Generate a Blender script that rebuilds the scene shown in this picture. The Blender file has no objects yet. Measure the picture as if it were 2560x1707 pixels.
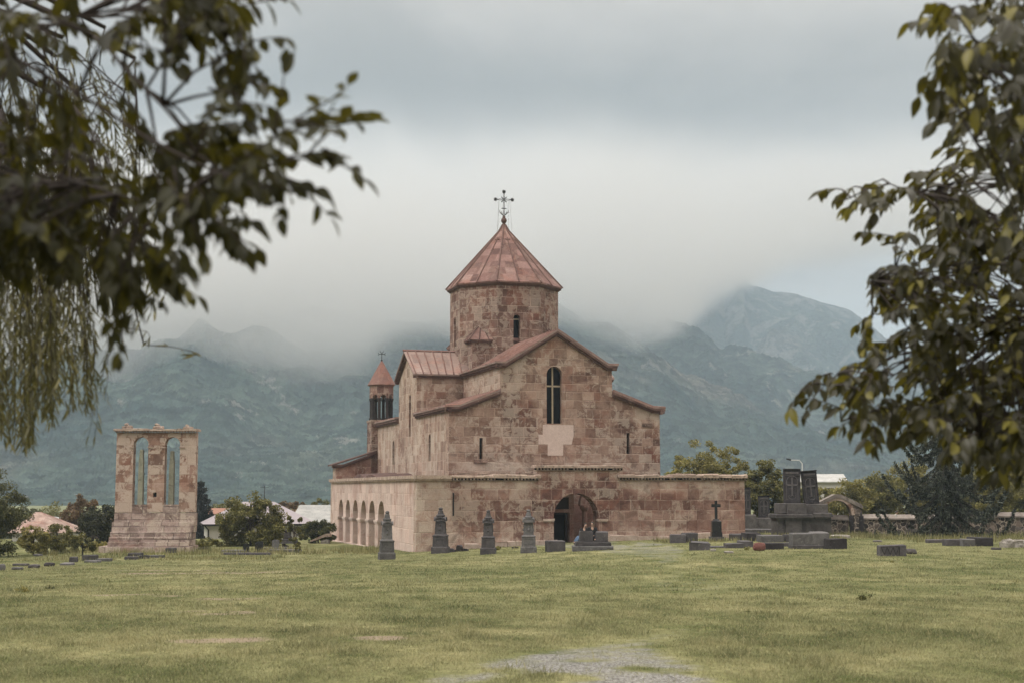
import bpy, bmesh, math, random
import numpy as np
from mathutils import Vector, Matrix
from mathutils.geometry import tessellate_polygon
random.seed(7)
rng = np.random.default_rng(7)
R = math.radians
sc = bpy.context.scene
C = sc.collection

# ------------------------------------------------------------------ camera
FP = 3556.0                      # focal length in photo pixels (50 mm on 36 mm)
PITCH = math.atan(371.5/FP)
cam_d = bpy.data.cameras.new('camera'); cam = bpy.data.objects.new('camera', cam_d); C.objects.link(cam)
cam_d.lens = 50.0; cam_d.sensor_width = 36.0; cam_d.clip_start = 0.1; cam_d.clip_end = 12000
cam.location = (0, 0, 0); cam.rotation_euler = (math.pi/2+PITCH, 0, 0)
cam_d.dof.use_dof = True; cam_d.dof.focus_distance = 85.0; cam_d.dof.aperture_fstop = 3.4
sc.camera = cam

# ------------------------------------------------------------------ light
SUN_EL, SUN_AZ = R(48), R(-62)   # high, veiled, from the left in front of the church
sun_d = bpy.data.lights.new('sun', 'SUN'); sun = bpy.data.objects.new('sun', sun_d); C.objects.link(sun)
sun_d.energy = 1.45; sun_d.angle = R(20); sun_d.color = (1.0, 0.95, 0.88)
sdir = Vector((math.cos(SUN_EL)*math.sin(SUN_AZ), -math.cos(SUN_EL)*math.cos(SUN_AZ), math.sin(SUN_EL)))
sun.rotation_euler = sdir.to_track_quat('Z', 'Y').to_euler()
sun.location = (0, 0, 200)

world = bpy.data.worlds.new('World'); sc.world = world; world.use_nodes = True
wt = world.node_tree; wt.nodes.clear()
def build_world():
    N, L = wt.nodes, wt.links
    out = N.new('ShaderNodeOutputWorld'); bg = N.new('ShaderNodeBackground'); bg.inputs['Strength'].default_value = 0.1
    sky = N.new('ShaderNodeTexSky'); sky.sky_type = 'NISHITA'; sky.sun_disc = False
    sky.sun_elevation = SUN_EL; sky.sun_rotation = math.pi + SUN_AZ if False else math.atan2(sdir.x, sdir.y)
    sky.dust_density = 4.0
    tc = N.new('ShaderNodeTexCoord')
    sep = N.new('ShaderNodeSeparateXYZ'); L.new(tc.outputs['Generated'], sep.inputs[0])
    def math_(op, a, b=None, c=None):
        n = N.new('ShaderNodeMath'); n.operation = op
        for i, v in enumerate((a, b, c)):
            if v is None: continue
            if isinstance(v, (int, float)): n.inputs[i].default_value = v
            else: L.new(v, n.inputs[i])
        return n.outputs[0]
    zc = math_('MAXIMUM', sep.outputs['Z'], 0.0)
    den = math_('ADD', zc, 0.22)
    px = math_('DIVIDE', sep.outputs['X'], den); py = math_('DIVIDE', sep.outputs['Y'], den)
    cmb = N.new('ShaderNodeCombineXYZ'); L.new(px, cmb.inputs[0]); L.new(py, cmb.inputs[1])
    def noise(scale, detail, rough, off, dist=0.0):
        mp = N.new('ShaderNodeMapping'); mp.inputs['Location'].default_value = off
        L.new(cmb.outputs[0], mp.inputs['Vector'])
        n = N.new('ShaderNodeTexNoise'); n.inputs['Scale'].default_value = scale; n.inputs['Detail'].default_value = detail
        n.inputs['Roughness'].default_value = rough; n.inputs['Distortion'].default_value = dist
        L.new(mp.outputs[0], n.inputs['Vector']); return n.outputs['Fac']
    n1 = noise(0.9, 5, 0.5, (2.3, 5.1, 0), 0.5); n2 = noise(2.6, 6, 0.55, (7.7, 1.2, 3), 0.3)
    # a broad darker cloud mass over the right half, as in the overcast of the place
    ex = math_('MULTIPLY', math_('SUBTRACT', px, 0.38), 1.7); ey = math_('MULTIPLY', math_('SUBTRACT', zc, 0.245), 15.0)
    r2 = math_('ADD', math_('MULTIPLY', ex, ex), math_('MULTIPLY', ey, ey))
    blob = math_('POWER', 2.718, math_('MULTIPLY', r2, -1.0))
    f = math_('SUBTRACT', math_('ADD', math_('MULTIPLY', n1, 1.7), math_('MULTIPLY', n2, 1.3)), 0.92)
    f = math_('SUBTRACT', f, math_('MULTIPLY', blob, 0.36))
    rmp = N.new('ShaderNodeValToRGB'); rmp.color_ramp.interpolation = 'EASE'; L.new(f, rmp.inputs[0])
    e = rmp.color_ramp.elements; e[0].position = 0.16; e[0].color = (0.47, 0.43, 0.385, 1); e[1].position = 0.72; e[1].color = (0.74, 0.67, 0.60, 1)
    # an overcast sky is brighter towards the zenith
    mr = N.new('ShaderNodeMapRange'); mr.inputs['From Min'].default_value = 0.28; mr.inputs['From Max'].default_value = 0.85
    mr.inputs['To Min'].default_value = 6.6; mr.inputs['To Max'].default_value = 68.0; L.new(sep.outputs['Z'], mr.inputs['Value'])
    vm = N.new('ShaderNodeVectorMath'); vm.operation = 'SCALE'; L.new(rmp.outputs[0], vm.inputs[0])
    hz = N.new('ShaderNodeMapRange'); hz.inputs['From Min'].default_value = 0.08; hz.inputs['From Max'].default_value = 0.30; hz.inputs['To Min'].default_value = 1.08; hz.inputs['To Max'].default_value = 0.60; L.new(sep.outputs['Z'], hz.inputs['Value'])
    L.new(math_('MULTIPLY', mr.outputs[0], hz.outputs[0]), vm.inputs['Scale'])
    mx = N.new('ShaderNodeMix'); mx.data_type = 'RGBA'; mx.inputs['Factor'].default_value = 0.95
    L.new(sky.outputs[0], mx.inputs['A']); L.new(vm.outputs[0], mx.inputs['B'])
    L.new(mx.outputs['Result'], bg.inputs['Color']); L.new(bg.outputs[0], out.inputs['Surface'])
build_world()
sc.view_settings.view_transform = 'Standard'; sc.view_settings.look = 'None'
sc.view_settings.exposure = 0.20; sc.view_settings.gamma = 1.0
sc.render.engine = 'CYCLES'
cy = sc.cycles
cy.use_denoising = True; cy.max_bounces = 8; cy.diffuse_bounces = 3; cy.transparent_max_bounces = 12; cy.volume_bounces = 6
cy.use_adaptive_sampling = True; cy.adaptive_threshold = 0.02
cy.volume_max_steps = 64

# ------------------------------------------------------------------ pixel helpers (photo pixels -> real places)
K = 2560/2352.0
def ray(u, v):
    x = (u-1280)/FP; y = (853.5-v)/FP
    return Vector((x, math.cos(PITCH)-y*math.sin(PITCH), math.sin(PITCH)+y*math.cos(PITCH)))
def at(u, v, D):
    r = ray(u, v); return r*(D/r.y)

# ------------------------------------------------------------------ numpy value noise
_perm = np.random.default_rng(3).random((256, 256))
def vnoise(x, y):
    x = np.asarray(x, float); y = np.asarray(y, float)
    xi = np.floor(x).astype(int); yi = np.floor(y).astype(int); fx = x-xi; fy = y-yi
    fx = fx*fx*(3-2*fx); fy = fy*fy*(3-2*fy)
    g = lambda a, b: _perm[a & 255, b & 255]
    return (g(xi, yi)*(1-fx)+g(xi+1, yi)*fx)*(1-fy)+(g(xi, yi+1)*(1-fx)+g(xi+1, yi+1)*fx)*fy
def fbm(x, y, oct=4, rough=0.5):
    s = 0; a = 1; t = 0
    for i in range(oct):
        s = s+a*vnoise(x*2**i+17.3*i, y*2**i+5.1*i); t += a; a *= rough
    return s/t
def ss(t):
    t = np.clip(t, 0, 1); return t*t*(3-2*t)
def zg(x, y):
    """height of the lawn and the land beyond (eye level = 0)"""
    x = np.asarray(x, float); y = np.asarray(y, float)
    z = np.interp(y, [-60, 0, 14, 40, 70, 90, 130, 170, 260, 6000], [-1.5, -1.6, -1.72, -2.5, -3.2, -3.5, -3.7, -6.5, -9, -14])
    z = z+0.52*np.tanh(x/10)*ss((y-25)/60)*(1-ss((y-150)/120))
    z = z-2.6*ss((-x-16)/20)*ss((y-124)/25)*(1-ss((y-200)/120))
    z = z+0.10*(fbm(x/6, y/6)-0.5)*ss(y/20)*(1-ss((y-88)/20))
    return z
def ground_at(u, v):
    """where the line of sight through a photo pixel meets the ground"""
    r = ray(u, v); lo, hi = 3.0, 400.0
    t = lo
    while t < hi:
        if r.z*t/r.y < float(zg(r.x*t/r.y, t)): break
        t *= 1.01
    a, b = t/1.01, t
    for _ in range(20):
        m = (a+b)/2
        if r.z*m/r.y < float(zg(r.x*m/r.y, m)): b = m
        else: a = m
    return Vector((r.x*b/r.y, b, float(zg(r.x*b/r.y, b))))

# ------------------------------------------------------------------ scene graph helpers
def tag(o, label=None, cat=None, group=None, kind=None):
    if label: o['label'] = label
    if cat: o['category'] = cat
    if group: o['group'] = group
    if kind: o['kind'] = kind
    return o
def thing(name, label, cat, loc=(0, 0, 0), rz=0.0, group=None):
    o = bpy.data.objects.new(name, None); C.objects.link(o); o.location = loc; o.rotation_euler = (0, 0, rz); o.empty_display_size = 0.5
    return tag(o, label, cat, group)
class MB:
    def __init__(s): s.v = []; s.f = []
    def add(s, vs, fs):
        n = len(s.v); s.v += [tuple(p) for p in vs]; s.f += [tuple(i+n for i in f) for f in fs]
    def box(s, x0, x1, y0, y1, z0, z1, m=None):
        vs = [(x0, y0, z0), (x1, y0, z0), (x1, y1, z0), (x0, y1, z0), (x0, y0, z1), (x1, y0, z1), (x1, y1, z1), (x0, y1, z1)]
        if m is not None: vs = [m @ Vector(p) for p in vs]
        s.add(vs, [(3, 2, 1, 0), (4, 5, 6, 7), (0, 1, 5, 4), (1, 2, 6, 5), (2, 3, 7, 6), (3, 0, 4, 7)])
    def rough_box(s, x0, x1, y0, y1, z0, z1, j=0.03, m=None, bev=0.0):
        """a hewn block: slightly irregular corners and worn top edges"""
        q = lambda: random.uniform(-j, j)
        b = bev
        vs = []
        for (z, i) in ((z0, 0), (z1-b, 0), (z1, b)):
            for (x, y) in ((x0+i, y0+i), (x1-i, y0+i), (x1-i, y1-i), (x0+i, y1-i)):
                vs.append((x+q(), y+q(), z+q()*0.7))
        if m is not None: vs = [m @ Vector(p) for p in vs]
        fs = [(3, 2, 1, 0), (8, 9, 10, 11)]
        for a in (0, 4):
            for k in range(4): fs.append((a+k, a+(k+1) % 4, a+4+(k+1) % 4, a+4+k))
        s.add(vs, fs)
    def loft(s, rings, closed=True, cap=True):
        """rings: lists of points with equal count"""
        n = len(rings[0]); base = len(s.v)
        for r_ in rings: s.v += [tuple(p) for p in r_]
        for k in range(len(rings)-1):
            for i in range(n if closed else n-1):
                j = (i+1) % n
                s.f.append((base+k*n+i, base+k*n+j, base+(k+1)*n+j, base+(k+1)*n+i))
        if cap and closed:
            s.f.append(tuple(base+i for i in reversed(range(n)))); s.f.append(tuple(base+(len(rings)-1)*n+i for i in range(n)))
    def tower(s, secs, cx=0, cy=0, n=4, rot=math.pi/4):
        """stack of regular sections (z, half size)"""
        rings = []
        k = 1/math.cos(math.pi/n)
        for z, h in secs: rings.append([(cx+h*k*math.cos(rot+2*math.pi*i/n), cy+h*k*math.sin(rot+2*math.pi*i/n), z) for i in range(n)])
        s.loft(rings)
    def rect_tower(s, secs, cx=0, cy=0):
        s.loft([[(cx-a, cy-b, z), (cx+a, cy-b, z), (cx+a, cy+b, z), (cx-a, cy+b, z)] for z, a, b in secs])
    def tube(s, pts, rad, n=6):
        pts = [Vector(p) for p in pts]
        if isinstance(rad, (int, float)): rad = [rad]*len(pts)
        rings = []; up = Vector((0, 0, 1))
        for i, p in enumerate(pts):
            t = (pts[min(i+1, len(pts)-1)]-pts[max(i-1, 0)])
            if t.length < 1e-9: t = Vector((0, 0, 1))
            t.normalize()
            a = t.cross(Vector((0, 1, 0)) if abs(t.z) > 0.9 else up).normalized(); b = t.cross(a)
            rings.append([p+(a*math.cos(2*math.pi*k/n)+b*math.sin(2*math.pi*k/n))*rad[i] for k in range(n)])
        s.loft(rings)
    def beam(s, p0, p1, w, h, out=None, ext=0.0):
        """box from p0 to p1; p0/p1 is the top edge line at the wall, w outwards along out, h down"""
        p0 = Vector(p0); p1 = Vector(p1); t = (p1-p0).normalized(); p0 = p0-t*ext; p1 = p1+t*ext
        o = Vector(out).normalized()*w; d = Vector((0, 0, -h))
        s.add([p0, p0+o, p0+o+d, p0+d, p1, p1+o, p1+o+d, p1+d],
              [(0, 1, 2, 3), (7, 6, 5, 4), (0, 4, 5, 1), (1, 5, 6, 2), (2, 6, 7, 3), (3, 7, 4, 0)])
    def panel(s, outline, holes, th, o, sd, nd):
        """wall slab: outline and holes in (along, z); o origin, sd direction along, nd direction into the wall"""
        o = Vector(o); sd = Vector(sd); nd = Vector(nd)
        loops = [outline]+list(holes)
        P = [[Vector((a, b, 0)) for a, b in l] for l in loops]
        tris = tessellate_polygon(P)
        flat = [p for l in loops for p in l]; n = len(flat)
        fr = [o+sd*a+Vector((0, 0, b)) for a, b in flat]; bk = [p+nd*th for p in fr]
        fs = []
        for t in tris:
            fs.append(tuple(t)); fs.append(tuple(i+n for i in reversed(t)))
        k = 0
        for l in loops:
            m = len(l)
            for i in range(m):
                a, b = k+i, k+(i+1) % m; fs.append((a, b, b+n, a+n))
            k += m
        s.add(fr+bk, fs)
    def xf(s, M):
        s.v = [tuple(M @ Vector(p)) for p in s.v]; return s
    def build(s, name, mat, parent=None, off=(0, 0, 0), smooth=False, uv=True):
        me = bpy.data.meshes.new(name)
        me.from_pydata([(p[0]+off[0], p[1]+off[1], p[2]+off[2]) for p in s.v], [], s.f)
        bm = bmesh.new(); bm.from_mesh(me); bmesh.ops.recalc_face_normals(bm, faces=bm.faces)
        if uv:
            lay = bm.loops.layers.uv.new('UVMap')
            for f in bm.faces:
                n = f.normal
                if abs(n.z) > 0.98: t = Vector((1, 0, 0)); b = Vector((0, 1, 0))
                else:
                    t = Vector((-n.y, n.x, 0)).normalized()
                    b = n.cross(t) if abs(n.z) > 0.25 else Vector((0, 0, 1))
                for l in f.loops:
                    co = l.vert.co; l[lay].uv = (co.dot(t), co.dot(b))
        bm.to_mesh(me); bm.free()
        if smooth:
            for p in me.polygons: p.use_smooth = True
        me.materials.append(mat)
        ob = bpy.data.objects.new(name, me); C.objects.link(ob)
        if parent: ob.parent = parent
        return ob
def raw_mesh(name, verts, faces_flat, sizes, mat, parent=None, smooth=False):
    """fast numpy mesh; faces_flat vertex indices, sizes = loop count per face"""
    me = bpy.data.meshes.new(name); verts = np.asarray(verts, np.float32)
    me.vertices.add(len(verts)); me.vertices.foreach_set('co', verts.ravel())
    faces_flat = np.asarray(faces_flat, np.int32); sizes = np.asarray(sizes, np.int32)
    me.loops.add(len(faces_flat)); me.loops.foreach_set('vertex_index', faces_flat)
    me.polygons.add(len(sizes)); st = np.concatenate([[0], np.cumsum(sizes)[:-1]]).astype(np.int32)
    me.polygons.foreach_set('loop_start', st)
    me.polygons.foreach_set('use_smooth', np.full(len(sizes), smooth))
    me.update(calc_edges=True); me.validate()
    me.materials.append(mat)
    ob = bpy.data.objects.new(name, me); C.objects.link(ob)
    if parent: ob.parent = parent
    return ob

# ------------------------------------------------------------------ materials
class NT:
    def __init__(s, name):
        s.m = bpy.data.materials.new(name); s.m.use_nodes = True; s.t = s.m.node_tree; s.t.nodes.clear()
        s.out = s.t.nodes.new('ShaderNodeOutputMaterial')
    def n(s, typ, **k):
        nd = s.t.nodes.new(typ)
        for a, b in k.items(): setattr(nd, a, b)
        return nd
    def l(s, a, b): s.t.links.new(a, b)
    def set(s, sock, v):
        if isinstance(v, (int, float)): sock.default_value = v
        elif isinstance(v, tuple): sock.default_value = v if len(v) == len(sock.default_value) else v+(1,)
        else: s.l(v, sock)
    def math(s, op, a, b=None, c=None, clamp=False):
        nd = s.n('ShaderNodeMath', operation=op, use_clamp=clamp)
        for i, v in enumerate((a, b, c)):
            if v is not None: s.set(nd.inputs[i], v)
        return nd.outputs[0]
    def mix(s, f, a, b, mode='MIX'):
        nd = s.n('ShaderNodeMix', data_type='RGBA', blend_type=mode)
        s.set(nd.inputs['Factor'], f); s.set(nd.inputs['A'], a); s.set(nd.inputs['B'], b); return nd.outputs['Result']
    def ramp(s, f, stops, interp='LINEAR'):
        nd = s.n('ShaderNodeValToRGB'); cr = nd.color_ramp; cr.interpolation = interp
        while len(cr.elements) < len(stops): cr.elements.new(0.5)
        for e, (p, c) in zip(cr.elements, stops): e.position = p; e.color = c if len(c) == 4 else c+(1,)
        s.set(nd.inputs[0], f); return nd.outputs[0]
    def noise(s, vec, scale, detail=4, rough=0.55, dist=0.0, dim='3D'):
        nd = s.n('ShaderNodeTexNoise', noise_dimensions=dim); nd.inputs['Scale'].default_value = scale
        nd.inputs['Detail'].default_value = detail; nd.inputs['Roughness'].default_value = rough; nd.inputs['Distortion'].default_value = dist
        if vec is not None: s.l(vec, nd.inputs['Vector'])
        return nd.outputs['Fac']
    def mapr(s, v, a, b, c=0.0, d=1.0, smooth=False):
        nd = s.n('ShaderNodeMapRange', interpolation_type='SMOOTHSTEP' if smooth else 'LINEAR')
        s.set(nd.inputs[0], v)
        for i, q in enumerate((a, b, c, d)): s.set(nd.inputs[i+1], q)
        return nd.outputs[0]
    def mapping(s, vec, scale=(1, 1, 1), loc=(0, 0, 0)):
        nd = s.n('ShaderNodeMapping'); nd.inputs['Scale'].default_value = scale; nd.inputs['Location'].default_value = loc
        s.l(vec, nd.inputs['Vector']); return nd.outputs[0]
    def bump(s, h, strength=0.4, dist=0.03):
        nd = s.n('ShaderNodeBump'); nd.inputs['Strength'].default_value = strength; nd.inputs['Distance'].default_value = dist
        s.l(h, nd.inputs['Height']); return nd.outputs[0]
    def principled(s, color, rough=0.9, normal=None, spec=0.2, metal=0.0, **k):
        p = s.n('ShaderNodeBsdfPrincipled'); s.set(p.inputs['Base Color'], color); s.set(p.inputs['Roughness'], rough)
        p.inputs['Specular IOR Level'].default_value = spec; p.inputs['Metallic'].default_value = metal
        if normal is not None: s.l(normal, p.inputs['Normal'])
        s.l(p.outputs[0], s.out.inputs['Surface']); return p
def masonry(name, stops, rowh=0.66, bw=0.85, mortar=(0.50, 0.385, 0.32), mw=0.026, lichen=(0.53, 0.46, 0.39), lich=0.5, dark=0.35,
            streak=0.0, warm=(0.23, 0.095, 0.065), mortar_amt=0.55, rough_row=0.5, seed=0.0, patch=0.5, bump=0.5, zones=(), lthr=0.0, bv=0.16):
    t = NT(name); uvn = t.n('ShaderNodeUVMap'); uv = uvn.outputs[0]
    oc = t.n('ShaderNodeTexCoord').outputs['Object']
    uvs = t.mapping(uv, loc=(seed*3.1, seed*1.7, seed))
    wn = t.n('ShaderNodeTexNoise'); wn.inputs['Scale'].default_value = 1.3; wn.inputs['Detail'].default_value = 3; t.l(uvs, wn.inputs['Vector'])
    vsub = t.n('ShaderNodeVectorMath', operation='SUBTRACT'); t.l(wn.outputs['Color'], vsub.inputs[0]); vsub.inputs[1].default_value = (0.5, 0.5, 0.5)
    vsc = t.n('ShaderNodeVectorMath', operation='SCALE'); t.l(vsub.outputs[0], vsc.inputs[0]); vsc.inputs['Scale'].default_value = 0.11
    vad = t.n('ShaderNodeVectorMath', operation='ADD'); t.l(uvs, vad.inputs[0]); t.l(vsc.outputs[0], vad.inputs[1])
    sp = t.n('ShaderNodeSeparateXYZ'); t.l(vad.outputs[0], sp.inputs[0])
    w1 = t.math('DIVIDE', sp.outputs[1], rowh)
    def vor(w, feat, rnd):
        nd = t.n('ShaderNodeTexVoronoi', voronoi_dimensions='1D', feature=feat); nd.inputs['Scale'].default_value = 1.0
        nd.inputs['Randomness'].default_value = rnd; t.l(w, nd.inputs['W']); return nd
    r1 = vor(w1, 'F1', rough_row); rs = t.n('ShaderNodeSeparateColor'); t.l(r1.outputs['Color'], rs.inputs[0])
    eh = t.math('MULTIPLY', vor(w1, 'DISTANCE_TO_EDGE', rough_row).outputs['Distance'], rowh)
    w2 = t.math('ADD', t.math('DIVIDE', sp.outputs[0], bw), t.math('MULTIPLY', rs.outputs[0], 91.7))
    c1 = vor(w2, 'F1', 0.85); cs = t.n('ShaderNodeSeparateColor'); t.l(c1.outputs['Color'], cs.inputs[0])
    ev = t.math('MULTIPLY', vor(w2, 'DISTANCE_TO_EDGE', 0.85).outputs['Distance'], bw)
    edge = t.math('MINIMUM', eh, ev)
    mm = t.mapr(edge, mw*0.4, mw*1.5, 1.0, 0.0, True)
    mm = t.math('MULTIPLY', mm, t.mapr(t.noise(oc, 0.7, 4, 0.6), 0.38, 0.62, 0.12, 1.0))
    # block base colours
    big = t.noise(t.mapping(oc, loc=(seed, 0, 0)), 0.24, 5, 0.6, 0.8)
    mot = t.mapr(t.noise(oc, 1.9, 7, 0.7, 0.9), 0.3, 0.7, 0.0, 1.0)
    sel = t.math('ADD', t.math('MULTIPLY', cs.outputs[0], 0.40), t.math('MULTIPLY', t.mapr(big, 0.36, 0.64, 0.0, 1.0), 0.36))
    sel = t.math('SUBTRACT', t.math('ADD', sel, t.math('MULTIPLY', mot, 0.32)), 0.05)
    # worn, limewashed or sooty areas of this wall: (x, z, half width, half height, amount)
    zn = None
    if zones:
        wob = t.math('SUBTRACT', t.noise(oc, 0.9, 6, 0.7, 0.6), 0.5); spz = t.n('ShaderNodeSeparateXYZ'); t.l(oc, spz.inputs[0])
        for zx, zz, rx, rz, am in zones:
            ex = t.math('DIVIDE', t.math('SUBTRACT', spz.outputs[0], zx), rx); ez = t.math('DIVIDE', t.math('SUBTRACT', spz.outputs[2], zz), rz)
            r2 = t.math('ADD', t.math('MULTIPLY', ex, ex), t.math('MULTIPLY', ez, ez)); r2 = t.math('ADD', r2, t.math('MULTIPLY', wob, 2.6))
            mk = t.math('MULTIPLY', t.mapr(r2, 0.45, 1.15, 1, 0, True), am); zn = mk if zn is None else t.math('ADD', zn, mk)
        sel = t.math('ADD', sel, zn)
    col = t.ramp(sel, stops)
    br = t.mapr(cs.outputs[1], 0, 1, 1-bv, 1+bv); v1 = t.n('ShaderNodeVectorMath', operation='SCALE'); t.l(col, v1.inputs[0]); t.l(br, v1.inputs['Scale'])
    col = v1.outputs[0]
    # rusty and dark stains with a shape of their own
    n_rust = t.noise(t.mapping(oc, loc=(4+seed, 2, 9)), 0.55, 6, 0.62, 0.8)
    col = t.mix(t.math('MULTIPLY', t.mapr(n_rust, 0.50, 0.64, 0, 1, True), 0.42), col, warm)
    n_dk = t.noise(t.mapping(oc, loc=(14+seed, 7, 1)), 0.8, 7, 0.68, 0.5)
    col = t.mix(t.math('MULTIPLY', t.mapr(n_dk, 0.50, 0.64, 0, 1, True), dark), col, (0.085, 0.05, 0.04))
    # pale lichen and lime, stronger on some blocks
    n_l = t.noise(t.mapping(oc, loc=(seed, 31, 5)), 1.6, 9, 0.72, 1.2)
    thr = t.mapr(cs.outputs[2], 0, 1, 0.60+lthr, 0.44+lthr)
    bigl = t.noise(t.mapping(oc, loc=(8, seed, 3)), 0.22, 4, 0.6, 0.4)
    n_l2 = t.math('ADD', n_l, t.math('MULTIPLY', t.math('SUBTRACT', bigl, 0.5), 0.5*patch*2))
    lm = t.mapr(t.math('SUBTRACT', n_l2, thr), -0.015, 0.075, 0, 1, True)
    col = t.mix(t.math('MULTIPLY', lm, lich), col, lichen)
    if streak > 0:
        stn = t.noise(t.mapping(uv, scale=(3.2, 0.18, 1)), 1.0, 6, 0.65)
        col = t.mix(t.math('MULTIPLY', t.mapr(stn, 0.46, 0.62, 0, 1, True), streak), col, lichen)
    col = t.mix(t.math('MULTIPLY', mm, mortar_amt), col, mortar)
    # pores and grain
    pv = t.noise(oc, 9.0, 5, 0.7)
    col = t.mix(t.math('MULTIPLY', t.mapr(pv, 0.60, 0.70, 0, 1), 0.55), col, (0.07, 0.045, 0.035))
    gr = t.noise(oc, 26.0, 3, 0.7); v2 = t.n('ShaderNodeVectorMath', operation='SCALE'); t.l(col, v2.inputs[0]); t.l(t.mapr(gr, 0.25, 0.75, 0.72, 1.26), v2.inputs['Scale'])
    h = t.math('ADD', t.math('MULTIPLY', cs.outputs[1], 0.35), t.math('MULTIPLY', n_l, 1.0))
    h = t.math('ADD', h, t.math('MULTIPLY', pv, -0.7)); h = t.math('SUBTRACT', h, t.math('MULTIPLY', mm, 0.5))
    t.principled(v2.outputs[0], 0.92, t.bump(h, bump, 0.06), spec=0.15)
    return t.m
def rockish(name, a, b, scale=3.0, c=None, cthr=(0.55, 0.65), camt=0.6, rough=0.9, spec=0.25, bump=0.35):
    t = NT(name); oc = t.n('ShaderNodeTexCoord').outputs['Object']
    oi = t.n('ShaderNodeObjectInfo'); ad = t.n('ShaderNodeVectorMath', operation='ADD'); t.l(oc, ad.inputs[0])
    sc_ = t.n('ShaderNodeVectorMath', operation='SCALE'); sc_.inputs[0].default_value = (37, 19, 53); t.l(oi.outputs['Random'], sc_.inputs['Scale']); t.l(sc_.outputs[0], ad.inputs[1])
    v = ad.outputs[0]
    n1 = t.noise(v, scale, 6, 0.65, 0.4); col = t.mix(t.mapr(n1, 0.32, 0.68), a, b)
    if c:
        n2 = t.noise(v, scale*1.7, 7, 0.7, 0.8); col = t.mix(t.math('MULTIPLY', t.mapr(n2, cthr[0], cthr[1], 0, 1, True), camt), col, c)
    br = t.mapr(oi.outputs['Random'], 0, 1, 0.8, 1.2)
    g = t.noise(v, 30, 3, 0.7); k = t.math('MULTIPLY', br, t.mapr(g, 0.25, 0.75, 0.75, 1.25))
    v2 = t.n('ShaderNodeVectorMath', operation='SCALE'); t.l(col, v2.inputs[0]); t.l(k, v2.inputs['Scale'])
    t.principled(v2.outputs[0], rough, t.bump(t.math('ADD', n1, t.math('MULTIPLY', g, 0.3)), bump, 0.03), spec=spec)
    return t.m
def leafy(name, a, b, c=None, camt=0.0, trans=0.35, tcol=(0.16, 0.17, 0.02), rough=0.55, spec=0.3, clump=0.0):
    """foliage: every leaf or spray has its own tone; part of the light passes through"""
    t = NT(name); gi = t.n('ShaderNodeNewGeometry'); rnd = gi.outputs['Random Per Island']
    col = t.mix(rnd, a, b)
    if c:
        r2 = t.math('FRACT', t.math('MULTIPLY', rnd, 17.31)); col = t.mix(t.math('LESS_THAN', r2, camt), col, c)
    if clump > 0:
        oc = t.n('ShaderNodeTexCoord').outputs['Object']; n1 = t.noise(oc, clump, 3, 0.5)
        v2 = t.n('ShaderNodeVectorMath', operation='SCALE'); t.l(col, v2.inputs[0]); t.l(t.mapr(n1, 0.3, 0.7, 0.6, 1.5), v2.inputs['Scale']); col = v2.outputs[0]
    p = t.n('ShaderNodeBsdfPrincipled'); t.set(p.inputs['Base Color'], col); p.inputs['Roughness'].default_value = rough; p.inputs['Specular IOR Level'].default_value = spec
    tr = t.n('ShaderNodeBsdfTranslucent'); t.set(tr.inputs['Color'], t.mix(0.6, col, tcol))
    mx = t.n('ShaderNodeMixShader'); mx.inputs[0].default_value = trans; t.l(p.outputs[0], mx.inputs[1]); t.l(tr.outputs[0], mx.inputs[2]); t.l(mx.outputs[0], t.out.inputs['Surface'])
    return t.m
def plain(name, col, rough=0.6, spec=0.3, metal=0.0, var=0.15, scale=4.0):
    t = NT(name); oc = t.n('ShaderNodeTexCoord').outputs['Object']; n1 = t.noise(oc, scale, 5, 0.6)
    v2 = t.n('ShaderNodeVectorMath', operation='SCALE'); v2.inputs[0].default_value = col; t.l(t.mapr(n1, 0.3, 0.7, 1-var, 1+var), v2.inputs['Scale'])
    t.principled(v2.outputs[0], rough, None, spec, metal); return t.m

ROSE = [(0.0, (0.10, 0.052, 0.044)), (0.25, (0.175, 0.098, 0.080)), (0.5, (0.275, 0.175, 0.145)), (0.75, (0.36, 0.25, 0.21)), (1.0, (0.47, 0.375, 0.32))]
TAN = [(0.0, (0.13, 0.075, 0.060)), (0.25, (0.225, 0.145, 0.115)), (0.5, (0.32, 0.225, 0.180)), (0.75, (0.40, 0.30, 0.245)), (1.0, (0.50, 0.41, 0.35))]
PALE = [(0.0, (0.36, 0.245, 0.21)), (0.3, (0.48, 0.35, 0.305)), (0.6, (0.58, 0.455, 0.405)), (1.0, (0.66, 0.555, 0.505))]
BROWN = [(0.0, (0.075, 0.042, 0.036)), (0.3, (0.135, 0.080, 0.066)), (0.6, (0.21, 0.135, 0.112)), (1.0, (0.38, 0.285, 0.24))]
M = {}
M['rose'] = masonry('rose tuff masonry', ROSE, 0.62, 0.85, lich=0.40, dark=0.5, seed=1, patch=0.6, bump=0.9, zones=[(1.0, -1.6, 1.9, 3.4, .36), (5.0, .35, 3.6, .42, .30), (16.5, .45, 3.6, .75, .42), (20.3, .1, 1.4, .9, .35), (3, -3.2, 3, .5, .25), (15.5, -2.75, 3.2, .55, .34), (5.2, -1.2, 2.8, .9, -.22), (7.9, -.5, 1.6, 1.4, -.2), (12.9, -.4, 1.4, 1.5, -.2), (16.5, -.75, 2.6, .8, -.26), (20.9, -.35, 1.0, .5, -.5), (10.5, -.4, 3.0, 2.0, -.26), (10.4, .95, 2.0, .3, .2)])
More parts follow.
